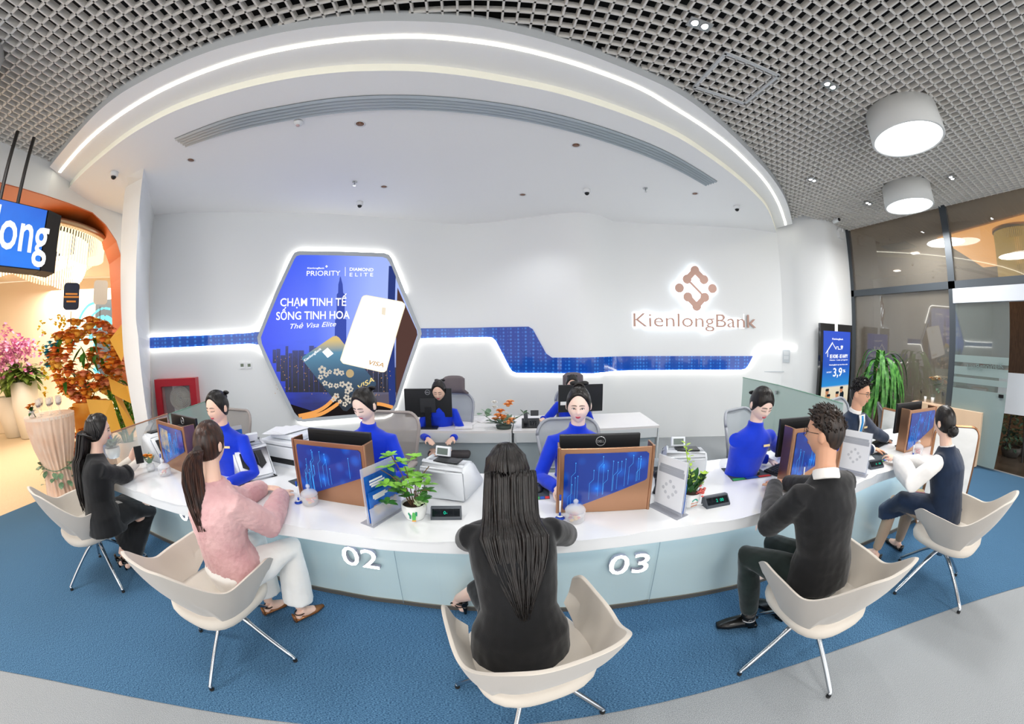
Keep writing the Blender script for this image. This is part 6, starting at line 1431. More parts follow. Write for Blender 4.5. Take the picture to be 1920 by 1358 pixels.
# beyond the door: easel board and shrubs
ep = gx(1905, 740, 8.6); es_ = thing('easel_board', 'white board on a black easel beyond the open door', 'easel', (ep.x, ep.y, 0)); 
zt3, zb3 = zat(1905, 700, ep.x, ep.y), zat(1905, 778, ep.x, ep.y)
bm = new(); box(bm, (0, 0, (zt3 + zb3) / 2), (.03, .70, zt3 - zb3), rz=.25); obj('board', bm, mat('board_white', '#dfe6ee', .4), es_)
for s in (-.3, .1, .3): bm = new(); tube(bm, [(.05, s * .4, zt3), (.1 + (.2 if s == .1 else 0), s, 0)], .015, 6); obj('leg', bm, MATS['matte_black'], es_)
for (px, py, sc, lb) in ((1893, 855, .42, 'dark round leafed shrub in a pot beyond the door'), (1914, 852, .5, 'larger dark shrub at the right edge beyond the door')):
    p = gz(px, py, 0); q = thing('potted_shrub', lb, 'shrub', tuple(p)); pot(q, .2, .18, mat('dark_pot', '#3a3835', .6)); bm = new(); rnd = random.Random(px)
    for k in range(220): a = rnd.uniform(0, 6.28); z = rnd.uniform(.15, 1.0); r = sc * sin(pi * min(1, z * .95)) * rnd.uniform(.4, 1); leaf(bm, (r * cos(a), r * sin(a), z), rv(rnd) + Vector((cos(a), sin(a), .3)), .10, .08, .2, n=3)
    o = obj('leaves', bm, gmat('shrub_leaf', '#2c4238', '#4f6a58'), q, True); o['kind'] = 'stuff'
# lobby ceiling fittings
for k, (px, py) in enumerate([(1716, 475), (1682, 508), (1660, 531), (1798, 514)]):
    p = gz(px, py, 4.48); bm = new(); box(bm, (0, 0, 0), (.22, .22, .02)); o = obj('square_downlight', bm, emis('lobby_light', '#fff2dc', 6)); o.location = p
    tag(o, ['nearest', 'second', 'third', 'rightmost'][k] + ' small square light in the lobby ceiling beyond the glass', 'ceiling light', 'square lobby lights')
for k, (px, py) in enumerate([(1685, 463), (1781, 506)]):
    p = gz(px, py, 4.47); t = thing('ceiling_grille', ['larger grey grille in the lobby ceiling left of the window post', 'smaller grey grille in the lobby ceiling behind the window post'][k], 'vent', tuple(p), 0, 'lobby grilles')
    bm = new(); box(bm, (0, 0, 0), (.8, .8, .02)); obj('plate', bm, mat('grille_grey', '#5f5d58', .6), t)
gc = gx(1900, 430, 10.5); gd = thing('gold_chandelier', 'gold fringed drum chandelier in the lobby at the right edge', 'chandelier', (gc.x, gc.y, 4.4)); bm = new(); lathe(bm, [(.5, .0), (.5, -.08), (.001, -.08)], n=32); obj('ring', bm, mat('gold_metal', '#b08a3a', .3, .8), gd, True)
bm = new()
for k in range(70): a = 2 * pi * k / 70; box(bm, (.47 * cos(a), .47 * sin(a), -.6), (.03, .012, 1.1), rz=a + pi / 2)
o = obj('fringe', bm, emis('gold_fringe', '#e0b23c', .8), gd); o['kind'] = 'stuff'
# ================================================================ people
_tex = bpy.data.textures.new('folds', 'CLOUDS'); _tex.noise_scale = .11; _tex.noise_depth = 2
_texf = bpy.data.textures.new('fuzz', 'CLOUDS'); _texf.noise_scale = .02; _texf.noise_depth = 3
def finish(o, vox, smooth=3, disp=0, tex=None):
    m = o.modifiers.new('remesh', 'REMESH'); m.mode = 'VOXEL'; m.voxel_size = vox; m.use_smooth_shade = True
    if smooth: m = o.modifiers.new('smooth', 'SMOOTH'); m.factor = .5; m.iterations = smooth
    if disp: m = o.modifiers.new('folds', 'DISPLACE'); m.texture = tex or _tex; m.strength = disp; m.mid_level = .5; m.texture_coords = 'LOCAL'
    return o
def skin_mat(name, c): return mat(name, c, .48, sss=.12, spec=.35)
SK_F = skin_mat('skin_light', '#efc9b5'); SK_P = skin_mat('skin_pale', '#f6d8ca'); SK_M = skin_mat('skin_tan', '#dba88a')
def hair_mat(name, a, b):
    m = mat(name, a, .34, var=(60, b, 4, (1, 1, .07)), bump=(110, .35, 3, (1, 1, .05)), spec=.5); return m
HAIR = hair_mat('hair_black', '#0d0b0b', '#1e1918'); HAIRB = hair_mat('hair_dark_brown', '#1c1311', '#472b20'); HAIRM = hair_mat('hair_soft_brown', '#1b1614', '#3a2c24')
cloth = lambda n, a, b=None, r=.75, bs=180, bstr=.15: mat(n, a, r, var=(6, b or a, 3), bump=(bs, bstr, 3), sheen=.25, spec=.2)
def hp_(d, s=1.0):
    x, y, z = d; ax = abs(x)
    px, py, pz = x * .073, y * (.086 if y > 0 else .097), z * .113
    if z < 0: px *= 1 - .36 * (-z)**1.7; py *= 1 - .12 * (-z)**2 if y > 0 else 1 - .30 * (-z)**1.5
    if z > .2: px *= 1 - .04 * (z - .2)
    if y > 0:
        g = lambda u, su, w, sw: math.exp(-((u / su)**2 + (w / sw)**2))
        py += .013 * g(x, .13, z + .10, .20) + .011 * g(x, .15, z + .21, .08)
        py -= .008 * g(ax - .34, .19, z - .03, .11)
        py += .0045 * g(x, .26, z + .46, .09) - .004 * g(x, .3, z + .60, .07) + .007 * g(x, .30, z + .84, .15)
        py += .004 * g(ax - .45, .22, z + .28, .2) - .003 * g(x, .5, z + .33, .06)
        py += .003 * g(ax - .3, .25, z - .2, .08)
    return Vector((px, py, pz)) * s
def head_rot(yaw, pitch, roll=0):
    """local y = where the face looks"""
    return Matrix.Rotation(radians(yaw - 90), 3, 'Z') @ Matrix.Rotation(radians(-pitch), 3, 'X') @ Matrix.Rotation(radians(roll), 3, 'Y')
def sphere_dirs(nu=44, nv=30):
    rows = []
    for j in range(nv + 1):
        th = pi * j / nv
        rows.append([Vector((sin(th) * cos(2 * pi * i / nu), sin(th) * sin(2 * pi * i / nu), cos(th))) for i in range(nu)])
    return rows
def dir_mesh(bm, f, nu=44, nv=30):
    rows = sphere_dirs(nu, nv); top = bm.verts.new(f(rows[0][0])); bot = bm.verts.new(f(rows[-1][0]))
    V = [[bm.verts.new(f(d)) for d in r] for r in rows[1:-1]]
    for i in range(nu):
        j = (i + 1) % nu; bm.faces.new([top, V[0][i], V[0][j]]); bm.faces.new([bot, V[-1][j], V[-1][i]])
        for A, B in zip(V, V[1:]): bm.faces.new([A[i], B[i], B[j], A[j]])
def ik(a, b, l1, l2, pole):
    a, b = Vector(a), Vector(b); d = b - a; L = min(d.length, (l1 + l2) * .995); u = d.normalized()
    x = (l1 * l1 - l2 * l2 + L * L) / (2 * L); h = math.sqrt(max(l1 * l1 - x * x, 0)); p = Vector(pole); p = (p - u * p.dot(u)).normalized()
    return a + u * x + p * h
def hand(bm, w, d, n, side, curl=.5, s=1.0, spread=.12):
    """w wrist, d along the hand, n palm normal (palm looks along n), side: thumb direction sign"""
    d = Vector(d).normalized(); n = Vector(n); n = (n - d * n.dot(d)).normalized(); t = d.cross(n) * side
    tube(bm, [w - d * .02, w + d * .02, w + d * .055, w + d * .082], [(.026 * s, .018 * s), (.034 * s, .016 * s), (.040 * s, .015 * s), (.037 * s, .012 * s)], 12, up=t)
    for k, (off, L) in enumerate(((.030, .068), (.010, .076), (-.010, .070), (-.029, .055))):
        base = w + d * (.078 - abs(off) * .15) + t * off * s; dd = (d + t * off * spread / .03 * .8).normalized(); P = [base]; ang = 0
        for j, seg in enumerate((.45, .32, .26)):
            ang += curl * (.5, .75, .55)[j]; P.append(P[-1] + (dd * cos(ang) + n * sin(ang)) * L * seg * s)
        tube(bm, P, [.0088 * s, .0083 * s, .0076 * s, .0062 * s], 8)
    b = w + d * .022 + t * .026 * s; P = [b, b + (d * .6 + t * .75 + n * .25).normalized() * .032 * s, b + (d * .6 + t * .75 + n * .25).normalized() * .032 * s + (d * .9 + t * .25 + n * .3).normalized() * .03 * s, b + (d * .6 + t * .75 + n * .25).normalized() * .032 * s + (d * .9 + t * .15 + n * .4).normalized() * .052 * s]
    tube(bm, P, [.0125 * s, .0105 * s, .0095 * s, .0075 * s], 8)
PS = 1.08
def person(label, P):
    """P: hip, chest, neck, head (world), face (torso yaw), hyaw, hpitch, wrists, knees, ankles ..."""
    V3 = lambda q: Vector(q)
    hip, head = V3(P['hip']), V3(P['head']); yaw = radians(P['face']); F = Vector((cos(yaw), sin(yaw), 0)); S = Vector((sin(yaw), -cos(yaw), 0))  # S = the person's right
    root = thing('person', label, 'person', (hip.x, hip.y, 0)); root.scale = (PS,) * 3; O = Vector((hip.x, hip.y, 0)); L = lambda q: (Vector(q) - O) / PS
    male = P.get('male', False); ws = 1.12 if male else 1.0
    HR = head_rot(P.get('hyaw', P['face']), P.get('hpitch', 0), P.get('hroll', 0)); hs = P.get('hs', 1.0)
    skull = HR @ Vector((0, -.012, -.085)) * hs * PS + head
    neck = V3(P['neck']) if 'neck' in P else head + Vector((0, 0, -.192)) - F * P.get('poke', .05)
    up_ = (neck - hip).normalized(); chest = hip.lerp(neck, .66) + F * .012 - F * P.get('slump', .03); waist = hip.lerp(neck, .30) - F * (P.get('slump', .03) * .8)
    sh = .160 * ws * PS
    def joint(s): return neck - up_ * .092 + S * sh * s
    shR, shL = joint(1), joint(-1)
    arm = {}
    for key, s, j in (('R', 1, shR), ('L', -1, shL)):
        w = V3(P['wrist' + key]) if ('wrist' + key) in P else hip + F * .42 + S * s * .12 + Vector((0, 0, .27))
        pole = V3(P.get('pole' + key, S * s * .7 - F * .3 + Vector((0, 0, -1))))
        e = V3(P['elbow' + key]) if ('elbow' + key) in P else ik(j, w, .275 * ws * PS, .25 * ws * PS, pole)
        arm[key] = (j, e, w)
    sk = P.get('skin', SK_F)
    # ---- body
    bm = new()
    up = S
    tube(bm, [L(hip) + Vector((0, 0, -.07)), L(hip), L(waist), L(chest), L(neck) - up_ * .085, L(neck) - up_ * .060, L(neck) - up_ * .035, L(neck) - up_ * .008], [(.13, .10), (.155 * ws, .115), (.120 * ws, .09), (.142 * ws, .105), (.158 * ws, .080), (.145 * ws, .070), (.105, .060), (.060, .054)], 18, up=up)
    tube(bm, [L(neck) - up_ * .03, L(neck).lerp(L(skull), .5), L(skull) + HR @ Vector((0, -.005, .05))], [.056 * ws, .049 * ws, .052 * ws], 14)
    dir_mesh(bm, lambda d: L(head) + HR @ (hp_(d, hs)), 48, 36)
    for s in (-1, 1):
        ball(bm, L(head) + HR @ Vector((s * .0735, -.008, -.008)) * hs, .030 * hs, 10, s=(.38, .62, 1.0), rot=HR)
    for key, s in (('R', 1), ('L', -1)):
        j, e, w = arm[key]; tube(bm, [L(j) - S * s * .03, L(j), L(j).lerp(L(e), .5), L(e), L(e).lerp(L(w), .4), L(w)], [.045 * ws, .05 * ws, .040 * ws, .036 * ws, .034 * ws, .0235 * ws], 12)
        hd = V3(P['hand' + key]) if ('hand' + key) in P else (w - e).normalized() * .6 + Vector((0, 0, -.12)); hn = V3(P.get('palm' + key, (0, 0, -1)))
        hand(bm, L(w), hd, hn, (1 if key == 'L' else -1), P.get('curl' + key, .35), 1.0 * (1.06 if male else .96))
    kn, an = {}, {}
    for key, s in (('R', 1), ('L', -1)):
        k = V3(P['knee' + key]) if ('knee' + key) in P else hip + F * .42 + S * s * .10 + Vector((0, 0, -.02)); a = V3(P['ankle' + key]) if ('ankle' + key) in P else Vector((k.x, k.y, .09)) - F * .06
        kn[key], an[key] = k, a; hj = hip + S * s * .085 - Vector((0, 0, .02)); tube(bm, [L(hj), L(hj).lerp(L(k), .5), L(k), L(k).lerp(L(a), .35), L(a)], [.082, .072, .052, .050, .031], 12)
        fd = V3(P.get('foot' + key, F)).normalized(); fd.z = 0; fl_ = -a.z + .03
        tube(bm, [L(a) + Vector((0, 0, -.01)), L(a) + fd * .02 + Vector((0, 0, fl_ * .6)), L(a) + fd * .10 + Vector((0, 0, fl_))], [.034, .035, .03], 10); ball(bm, L(a) - fd * .03 + Vector((0, 0, fl_ * .8)), .03, 8)
    finish(obj('body', bm, sk, root), P.get('vox', .0062), 2)
    # ---- face
    def on(dx, dz, push=0):
        d = Vector((dx, math.sqrt(max(1 - dx * dx - dz * dz, .05)), dz)); return L(head) + HR @ (hp_(d, hs) + Vector((0, push, 0)))
    hm = P.get('hair_m', HAIR)
    lash = mat('lash', '#1a1210', .6)
    for s in (-1, 1):
        if P.get('eyes', 'open') == 'open':
            bm = new(); ball(bm, on(s * .35, .035, .001), .0125, 12, s=(1, .42, .40), rot=HR); e = obj('eye', bm, mat('eye_white', '#efe9e6', .25), root, True)
            bm = new(); ball(bm, on(s * .35, .035, .0040), .0052, 10, s=(1, .5, .95), rot=HR); obj('iris', bm, mat('iris', '#17100d', .15), e, True)
            bm = new(); tube(bm, [on(s * (.35 + u * .18), .035 + .048 * (1 - u * u) + .008 * u, .004) for u in (-1, -.6, -.2, .2, .6, 1.05)], .0017, 5); obj('eyelashes', bm, lash, root)
        else:
            bm = new(); tube(bm, [on(s * (.35 + u * .19), .015 - .028 * (1 - u * u), .003) for u in (-1, -.6, -.2, .2, .6, 1.1)], .0018, 5); obj('eyelashes', bm, lash, root)
        bm = new(); tube(bm, [on(s * (.34 + u * .24), .205 + .035 * (1 - u * u) - .02 * u, .0015) for u in (-1, -.4, .2, .7, 1)], [.0022, .003, .0028, .002, .001], 5, sq=.7); obj('eyebrow', bm, mat('brow', '#2a1d19', .7), root)
    lipc = mat('lips_male', '#b8766a', .45) if male else mat('lips_rose', '#c4465a', .35)
    lw = .25
    bm = new(); tube(bm, [on(u * lw, -.445 + (.012 if abs(u) == .35 else 0) + .03 * abs(u)**2, .0012) for u in (-1, -.7, -.35, 0, .35, .7, 1)], [.001, .0026, .0034, .003, .0034, .0026, .001], 6)
    tube(bm, [on(u * lw * .95, -.50 + .055 * u * u, .0012) for u in (-1, -.6, -.25, .25, .6, 1)], [.001, .0034, .0042, .0042, .0034, .001], 6); obj('lips', bm, lipc, root, True)
    if P.get('glasses'):
        gm = mat('glasses_frame', '#2b2523', .3, .5); bm = new()
        for s in (-1, 1):
            c = HR @ Vector((s * .032, .095, .006)) + L(head); pts = [c + HR @ Vector((.024 * cos(k * pi / 8), .0, .020 * sin(k * pi / 8))) for k in range(17)]; tube(bm, pts, .0016, 6)
            tube(bm, [c + HR @ Vector((s * .024, 0, .008)), L(head) + HR @ Vector((s * .075, .05, .012)), L(head) + HR @ Vector((s * .079, -.015, .008))], .0016, 6)
        tube(bm, [L(head) + HR @ Vector((-.009, .098, .01)), L(head) + HR @ Vector((.009, .098, .01))], .0016, 6); obj('glasses', bm, gm, root)
    # ---- hair cap
    hk = P.get('hair', 'bun'); thick = {'short': .014, 'bun': .010, 'long': .015, 'pony': .011}[hk]
    fr = P.get('fringe', 0)
    def cap(d):
        x, y, z = d; f = z * 1.0 - y * 1.05 + .10 + .62 * x * x + (fr * .35 * (1 if z > .15 and y > .2 else 0))
        if hk == 'short': f = z * 1.1 - y * .95 + .02 - (.10 if abs(x) > .8 and y > -.3 else 0) + (.12 if y < -.5 else 0)
        if hk == 'long': f += .12 * (1 - abs(y))
        k = max(0, min(1, (f + .04) / .30)); k = k**.7; th = thick * (.55 + .75 * max(0, z) + .3 * max(0, -y)) + ((.0013 if k > .3 else 0) * sin(34 * atan2(x, y + .2 * z)))
        p = hp_(d, hs); n = Vector((x / .073, y / .09, z / .113)).normalized()
        return L(head) + HR @ (p + n * (th * k - .016 * (1 - k)))
    bm = new(); dir_mesh(bm, cap, 72, 44); hair = obj('hair', bm, hm, root, True)
    rnd = random.Random(int(abs(head.x) * 1000))
    if hk == 'short':
        bm = new()
        for k in range(420):
            a = rnd.uniform(0, 2 * pi); z = rnd.uniform(.15, 1); r = math.sqrt(1 - z * z); d = Vector((r * cos(a), r * sin(a), z))
            if d.z - d.y * .95 + .02 < .05: continue
            p = hp_(d, hs) + d * .010; v = (d * .6 + Vector((rnd.uniform(-.5, .5), .35 + rnd.uniform(-.4, .4), .5))).normalized(); ln = rnd.uniform(.018, .036)
            tube(bm, [L(head) + HR @ p, L(head) + HR @ (p + v * ln * .6), L(head) + HR @ (p + v * ln + Vector((0, .006, -.004)))], [.0045, .0035, .0008], 5)
        o = obj('hair_tufts', bm, hm, hair, True); o['kind'] = 'stuff'
    if hk == 'bun':
        b0, b1 = P.get('bun', ((0, -.11, .03), .032)); bm = new(); c = L(head) + HR @ Vector(b0)
        ball(bm, c, b1, 16, s=(1.1, .8, 1), rot=HR)
        for k in range(7):
            a = k * .9; tube(bm, [c + HR @ Vector((b1 * .95 * cos(a + t), b1 * (.45 + .3 * sin(2 * t)), b1 * .95 * sin(a + t))) * 1.0 for t in np.linspace(0, 2.4, 8)], .008, 6)
        obj('bun', bm, hm, hair, True)
        if P.get('bow'):
            bm = new(); c2 = L(head) + HR @ (Vector(b0) + Vector(P['bow']))
            for s in (-1, 1):
                lp = [c2 + HR @ Vector((s * .005, 0, 0)), c2 + HR @ Vector((s * .04, -.012, .022)), c2 + HR @ Vector((s * .07, -.01, .008)), c2 + HR @ Vector((s * .045, -.012, -.012)), c2]
                ball(bm, c2 + HR @ Vector((s * .034, -.008, .006)), .026, 10, s=(1.25, .45, .62), rot=HR)
                ball(bm, c2 + HR @ Vector((s * .020, -.014, -.022)), .018, 8, s=(.7, .4, 1.3), rot=HR)
            obj('bow', bm, mat('black_ribbon', '#101014', .4), hair, True)
    if 'hlen' in P:
        hl = P['hlen']; lk = [(head - HR @ Vector((0, .085, .01)) * PS, .10), (neck - F * .075 + up_ * .03, .105)]
        for t_, w_ in zip(np.linspace(.06, 1, 6), P.get('hw', (.105, .095, .08, .062, .04, .015))): q = neck.lerp(hip, t_ * hl); lk.append((q - F * (.118 + .03 * t_ + P.get('hoff', 0)) + S * P.get('hside', 0) * t_, w_))
        P['locks'] = lk
    if 'locks' in P:      # long hair: centre line down the back with half widths and depth
        Cn = spline([L(q[0]) for q in P['locks']], 5); Wd = [q[1] for q in P['locks']]; n = len(Cn)
        bm = new(); lat = V3(P.get('lock_side', S)); nl = P.get('nlocks', 150)
        bk = V3(P.get('lock_back', -F))
        for k in range(nl):
            u = rnd.uniform(-1, 1); dpt = rnd.uniform(0, 1); stop = rnd.uniform(.72, 1.0) if rnd.random() < .7 else rnd.uniform(.5, .9); wob = rnd.uniform(-.006, .006); ph_ = rnd.uniform(0, 6)
            st = []
            if hk == 'long':
                for (zz, sp_) in ((.80, .35), (.45, .8), (.05, .98), (-.35, .9)):
                    aa = u * P.get('wrap', 1.45) * sp_ + 0; r_ = math.sqrt(max(0, 1 - zz * zz)); d = Vector((sin(aa) * r_, -cos(aa) * r_, zz)); st.append(L(head) + HR @ (hp_(d, hs) * (1 + (.16 + .10 * dpt))))
            pts = list(st)
            for i in range(n):
                t = i / (n - 1)
                if t > stop: break
                ww = np.interp(t, np.linspace(0, 1, len(Wd)), Wd); q = Cn[i] + lat * (u * ww + wob * sin(3 * t * 3 + ph_)) + bk * (dpt * P.get('hthick', .028) * (1 - .4 * t) - .02 * u * u * (1 if hk == 'long' else .6)); pts.append(q)
            if len(pts) < 4: continue
            m_ = len(pts); tube(bm, pts, [max(.0012, .0068 * (1 - (i / (m_ - 1))**3)) for i in range(m_)], 5)
        o = obj('long_hair', bm, P.get('lock_m', hm), hair, True); o['kind'] = 'stuff'
        if hk == 'pony': 
            bm = new(); lathe(bm, [(.020, -.01), (.024, -.01), (.024, .01), (.020, .01)], n=16); q = obj('hair_tie', bm, mat('hair_tie', '#3a3230', .6), hair, True); q.location = Cn[0]; q.rotation_euler = (radians(60), 0, yaw)
    # ---- clothes
    def torso_cloth(name, m, e=.016, z0=-.06, flare=0, open_=0, disp=.010, sleeves=1.0, es=.014, wide=0, vox=.009, mods=None, collar=0, tex=None, parent=root, shorten=0):
        bm = new(); low = hip + Vector((0, 0, z0)) - F * .0
        pts = [L(low), L(hip) + up_ * .04, L(waist), L(chest), L(neck) - up_ * .095, L(neck) - up_ * .066, L(neck) - up_ * .042, L(neck) - up_ * .018, L(neck) + up_ * .006]
        rr = [(.165 * ws + e + flare, .125 + e + flare), (.158 * ws + e + flare * .6, .118 + e + flare * .5), (.128 * ws + e, .098 + e), (.150 * ws + e, .113 + e), (.160 * ws + e, .088 + e), (.152 * ws + e, .074 + e), (.118 * ws + e, .066 + e * .8), (.078 + e * .7, .060 + e * .7), (.058 + e * .5, .054 + e * .5)]
        if shorten: pts = pts[1:]; rr = rr[1:]
        tube(bm, pts, rr, 24, up=up)
        if collar: tube(bm, [L(neck) - up_ * .03, L(neck) + (skull - neck).normalized() * collar], [.066, .060], 18)
        for key, s in (('R', 1), ('L', -1)):
            j, e_, w = arm[key]
            if sleeves <= 0: tube(bm, [L(j) - S * s * .05, L(j) + S * s * .012], [.06, .058], 14); continue
            if sleeves <= .5: q = [L(j) - S * s * .03, L(j), L(j).lerp(L(e_), .5), L(j).lerp(L(e_), .98)]; r_ = [.058 * ws, .064 * ws, .054 * ws + es, .052 * ws + es + wide]
            else:
                f_ = (sleeves - .5) * 2; q = [L(j) - S * s * .04, L(j), L(j).lerp(L(e_), .5), L(e_), L(e_).lerp(L(w), .5 * f_), L(e_).lerp(L(w), f_)]; r_ = [.050 * ws, .052 * ws + es * .4, .043 * ws + es, .041 * ws + es + wide * .5, .038 * ws + es + wide, (.030 * ws + es if wide < .03 else .026 * ws + es * .5)]
            tube(bm, q, r_, 14)
        return finish(obj(name, bm, m, parent), vox, 3, disp, tex)
    def leg_cloth(name, m, e=.014, pel=1.0, hem=.0, stop=1.0, disp=.010, knee=0, vox=.010):
        bm = new(); tube(bm, [L(hip) + Vector((0, 0, -.105)) - F * .02, L(hip) - F * .02, L(hip) + up_ * .11], [(.16 * pel, .12 * pel), (.182 * pel, .15 * pel), (.155 * pel, .122 * pel)], 20, up=up)
        for key, s in (('R', 1), ('L', -1)):
            k, a = kn[key], an[key]; hj = hip + S * s * .085 - Vector((0, 0, .02)); b_ = L(k).lerp(L(a), stop * .98)
            tube(bm, [L(hj) - F * .04, L(hj), L(hj).lerp(L(k), .5), L(k), L(k).lerp(b_, .5), b_], [.085 + e, .090 + e, .078 + e, .060 + e + knee, .054 + e + hem * .5, .040 + e + hem], 14)
        return finish(obj(name, bm, m, root), vox, 4, disp)
    def skirt(name, m, stop=.2, width=.24, disp=.012, drop=.0, vox=.010):
        bm = new(); mk = (kn['R'] + kn['L']) / 2; a_ = (an['R'] + an['L']) / 2; half = (kn['R'] - kn['L']).length / 2
        side = (kn['R'] - kn['L']).normalized()
        p = [L(hip) - F * .10 + Vector((0, 0, -.04)), L(hip) + Vector((0, 0, -.0)), L(hip).lerp(L(mk), .5), L(mk) + F * .01, L(mk).lerp(L(a_), stop * .5) + F * .02, L(mk).lerp(L(a_), stop)]
        tube(bm, p, [(.15, .10), (.185, .125), (.175, .105), (half + .085, .085), (width * .95, .10), (width, .11)], 24, up=side)
        return finish(obj(name, bm, m, root), vox, 4, disp)
    def shoe(m, kind='flat', heel=0, strap=None):
        for key in ('R', 'L'):
            a = an[key]; fd = V3(P.get('foot' + key, F)); fd.z = 0; fd.normalize(); g = L((a.x, a.y, 0)); bm = new(); sd_ = Vector((fd.y, -fd.x, 0))
            if kind == 'boot': tube(bm, [g - fd * .05 + Vector((0, 0, .03)), g + fd * .05 + Vector((0, 0, .045)), g + fd * .13 + Vector((0, 0, .032)), g + fd * .20 + Vector((0, 0, .022))], [(.038, .03), (.046, .042), (.045, .03), (.026, .018)], 14, up=sd_); tube(bm, [g + Vector((0, 0, .03)), g + Vector((0, 0, .14))], [.048, .046], 14); box(bm, g - fd * .045 + Vector((0, 0, .012)), (.06, .06, .024), rz=atan2(fd.y, fd.x))
            else:
                h0 = .012 + heel; tube(bm, [g - fd * .055 + Vector((0, 0, h0 + .012)), g + fd * .02 + Vector((0, 0, h0 * .7 + .012)), g + fd * .10 + Vector((0, 0, .022)), g + fd * .175 + Vector((0, 0, .014))], [(.030, .016), (.032, .014), (.040, .020), (.014, .010)], 14, up=sd_)
                tube(bm, [g - fd * .06 + Vector((0, 0, h0)), g - fd * .062 + Vector((0, 0, h0 + .05))], [(.026, .012), (.022, .009)], 12, up=sd_)
                if heel: tube(bm, [g - fd * .05 + Vector((0, 0, h0)), g - fd * .055 + Vector((0, 0, .0))], [.020, .009], 8)
            o = obj('shoe', bm, m, root, True)
            if kind == 'boot':
                b2 = new(); tube(b2, [g + Vector((.05 * cos(t), .05 * sin(t), .075)) for t in np.linspace(0, 2 * pi, 17)], .006, 6); tube(b2, [g + sd_ * (.048 if (sd_.dot(-g - O) > 0) else -.048) + Vector((0, 0, .08)) + fd * .012 * cos(t) + Vector((0, 0, .012 * sin(t))) for t in np.linspace(0, 2 * pi, 13)], .003, 6); obj('ring_strap', b2, mat('dull_silver', '#8f9092', .3, .8), o)
            if strap: b2 = new(); tube(b2, [g + Vector((0, 0, .06)) + fd * (.036 * cos(t) - .01) + sd_ * .034 * sin(t) for t in np.linspace(0, 2 * pi, 17)], .004, 6); obj('strap', b2, strap, o)
    return dict(root=root, L=L, HR=HR, head=head, hip=hip, neck=neck, up=up_, F=F, S=S, chest=chest, arm=arm, kn=kn, an=an, top=torso_cloth, legs=leg_cloth, skirt=skirt, shoe=shoe, skull=skull, ws=ws)
def ao_dai(B, m, badge=True):
    B['top']('blue_tunic', m, .014, disp=.007, collar=.045, es=.010)
    if badge:
        L, F, S, ch, up_ = B['L'], B['F'], B['S'], B['chest'], B['up']; q = ch + up_ * .06 + F * .138 - S * .065
        bm = new(); box(bm, (0, 0, 0), (.058, .006, .016)); o = obj('name_badge', bm, mat('gold_badge', '#e6cf9a', .35, .3), B['root']); o.location = L(q); o.rotation_euler = (.15, 0, atan2(S.y, S.x))
blue_silk = cloth('royal_blue_tunic', '#0a33c4', '#0b3ad6', .6, 60, .06)
navy = cloth('navy_wool', '#16243a', '#1b2c46', .8); black_c = cloth('black_wool', '#0f1012', '#17181b', .8); white_c = cloth('white_cotton', '#eceae6', '#f5f4f1', .7)
bowp = (0, .0, .035)
# --- visitors
def cust(px, py, hx, hy, z=1.30, zh=.60):
    return gz(px, py, z), gz(hx, hy, zh)
hd, hi = gz(950, 886, 1.29), Vector((.135, 1.20, .60))
c3 = person('woman in a black blazer with long V-cut hair, seated nearest the camera', dict(
    hip=hi, head=hd, neck=hd + Vector((0, -.115, -.165)), face=94, hyaw=96, hpitch=26, slump=.045, wristR=(.24, 1.80, .86), wristL=(.0, 1.80, .86), elbowR=gz(1062, 1003, .88), elbowL=gz(876, 1012, .88),
    kneeR=(.26, 1.60, .58), kneeL=(-.02, 1.60, .57), ankleR=(.30, 1.58, .11), ankleL=gz(860, 1122, .12), footL=(-.7, .7, 0), hair='long', hair_m=HAIR, lock_m=HAIR, hoff=.035, hthick=.035, wrap=1.9, nlocks=300, lock_side=(1, 0, 0), lock_back=(0, -.8, .5), hlen=.66, hw=(.125, .115, .095, .07, .045, .015)))
c3['top']('black_blazer', black_c, .026, z0=-.13, flare=.03, es=.020, disp=.010); c3['skirt']('black_skirt', black_c, .25, .20); c3['shoe'](mat('black_patent', '#0c0c0d', .15), heel=.07, strap=MATS['black_patent'])
hd, hi = gz(394, 834, 1.37), gz(440, 1062, .62)
c2 = person('woman in a pink fuzzy jacket and white trousers with a long brown ponytail', dict(
    hip=hi, head=hd, neck=hd + Vector((.02, -.06, -.185)), face=72, hyaw=92, hpitch=8, hroll=-4, slump=.03, wristR=gz(527, 930, .86), wristL=gz(492, 915, .86), elbowR=gz(505, 985, .87), elbowL=gz(452, 935, .88), handR=(-.1, 1, 0), handL=(.95, .25, 0),
    kneeR=gz(545, 1027, .60), kneeL=gz(478, 1010, .60), ankleR=gz(562, 1140, .10), ankleL=gz(503, 1128, .10), footR=(.55, .8, 0), footL=(.55, .8, 0), hair='pony', hair_m=HAIRB, nlocks=190, lock_side=(.75, .66, 0), lock_back=(.55, -.75, .1),
    locks=[(gz(370, 846, 1.39), .022), (gz(362, 866, 1.33), .045), (gz(362, 903, 1.22), .055), (gz(370, 945, 1.10), .048), (gz(383, 1005, .94), .02)]))
pink = cloth('pink_boucle', '#c99a9d', '#dcb4b4', .95, 90, .6)
c2['top']('pink_jacket', pink, .036, z0=-.01, es=.030, disp=.012, tex=_texf, wide=.006, shorten=0); c2['legs']('white_trousers', white_c, .020, hem=.045, stop=.86); c2['shoe'](mat('gold_brown_leather', '#8a5a34', .25, .4), strap=mat('dark_strap', '#2a1c16', .4))
bm = new(); w = c2['L'](c2['arm']['L'][2]); d_ = (c2['arm']['L'][2] - c2['arm']['L'][1]).normalized(); tube(bm, [w - d_ * .012, w + d_ * .012], .030, 14); obj('bracelet', bm, black_c, c2['root'], True)
hd, hi = gz(186, 808, 1.29), gz(196, 972, .60)
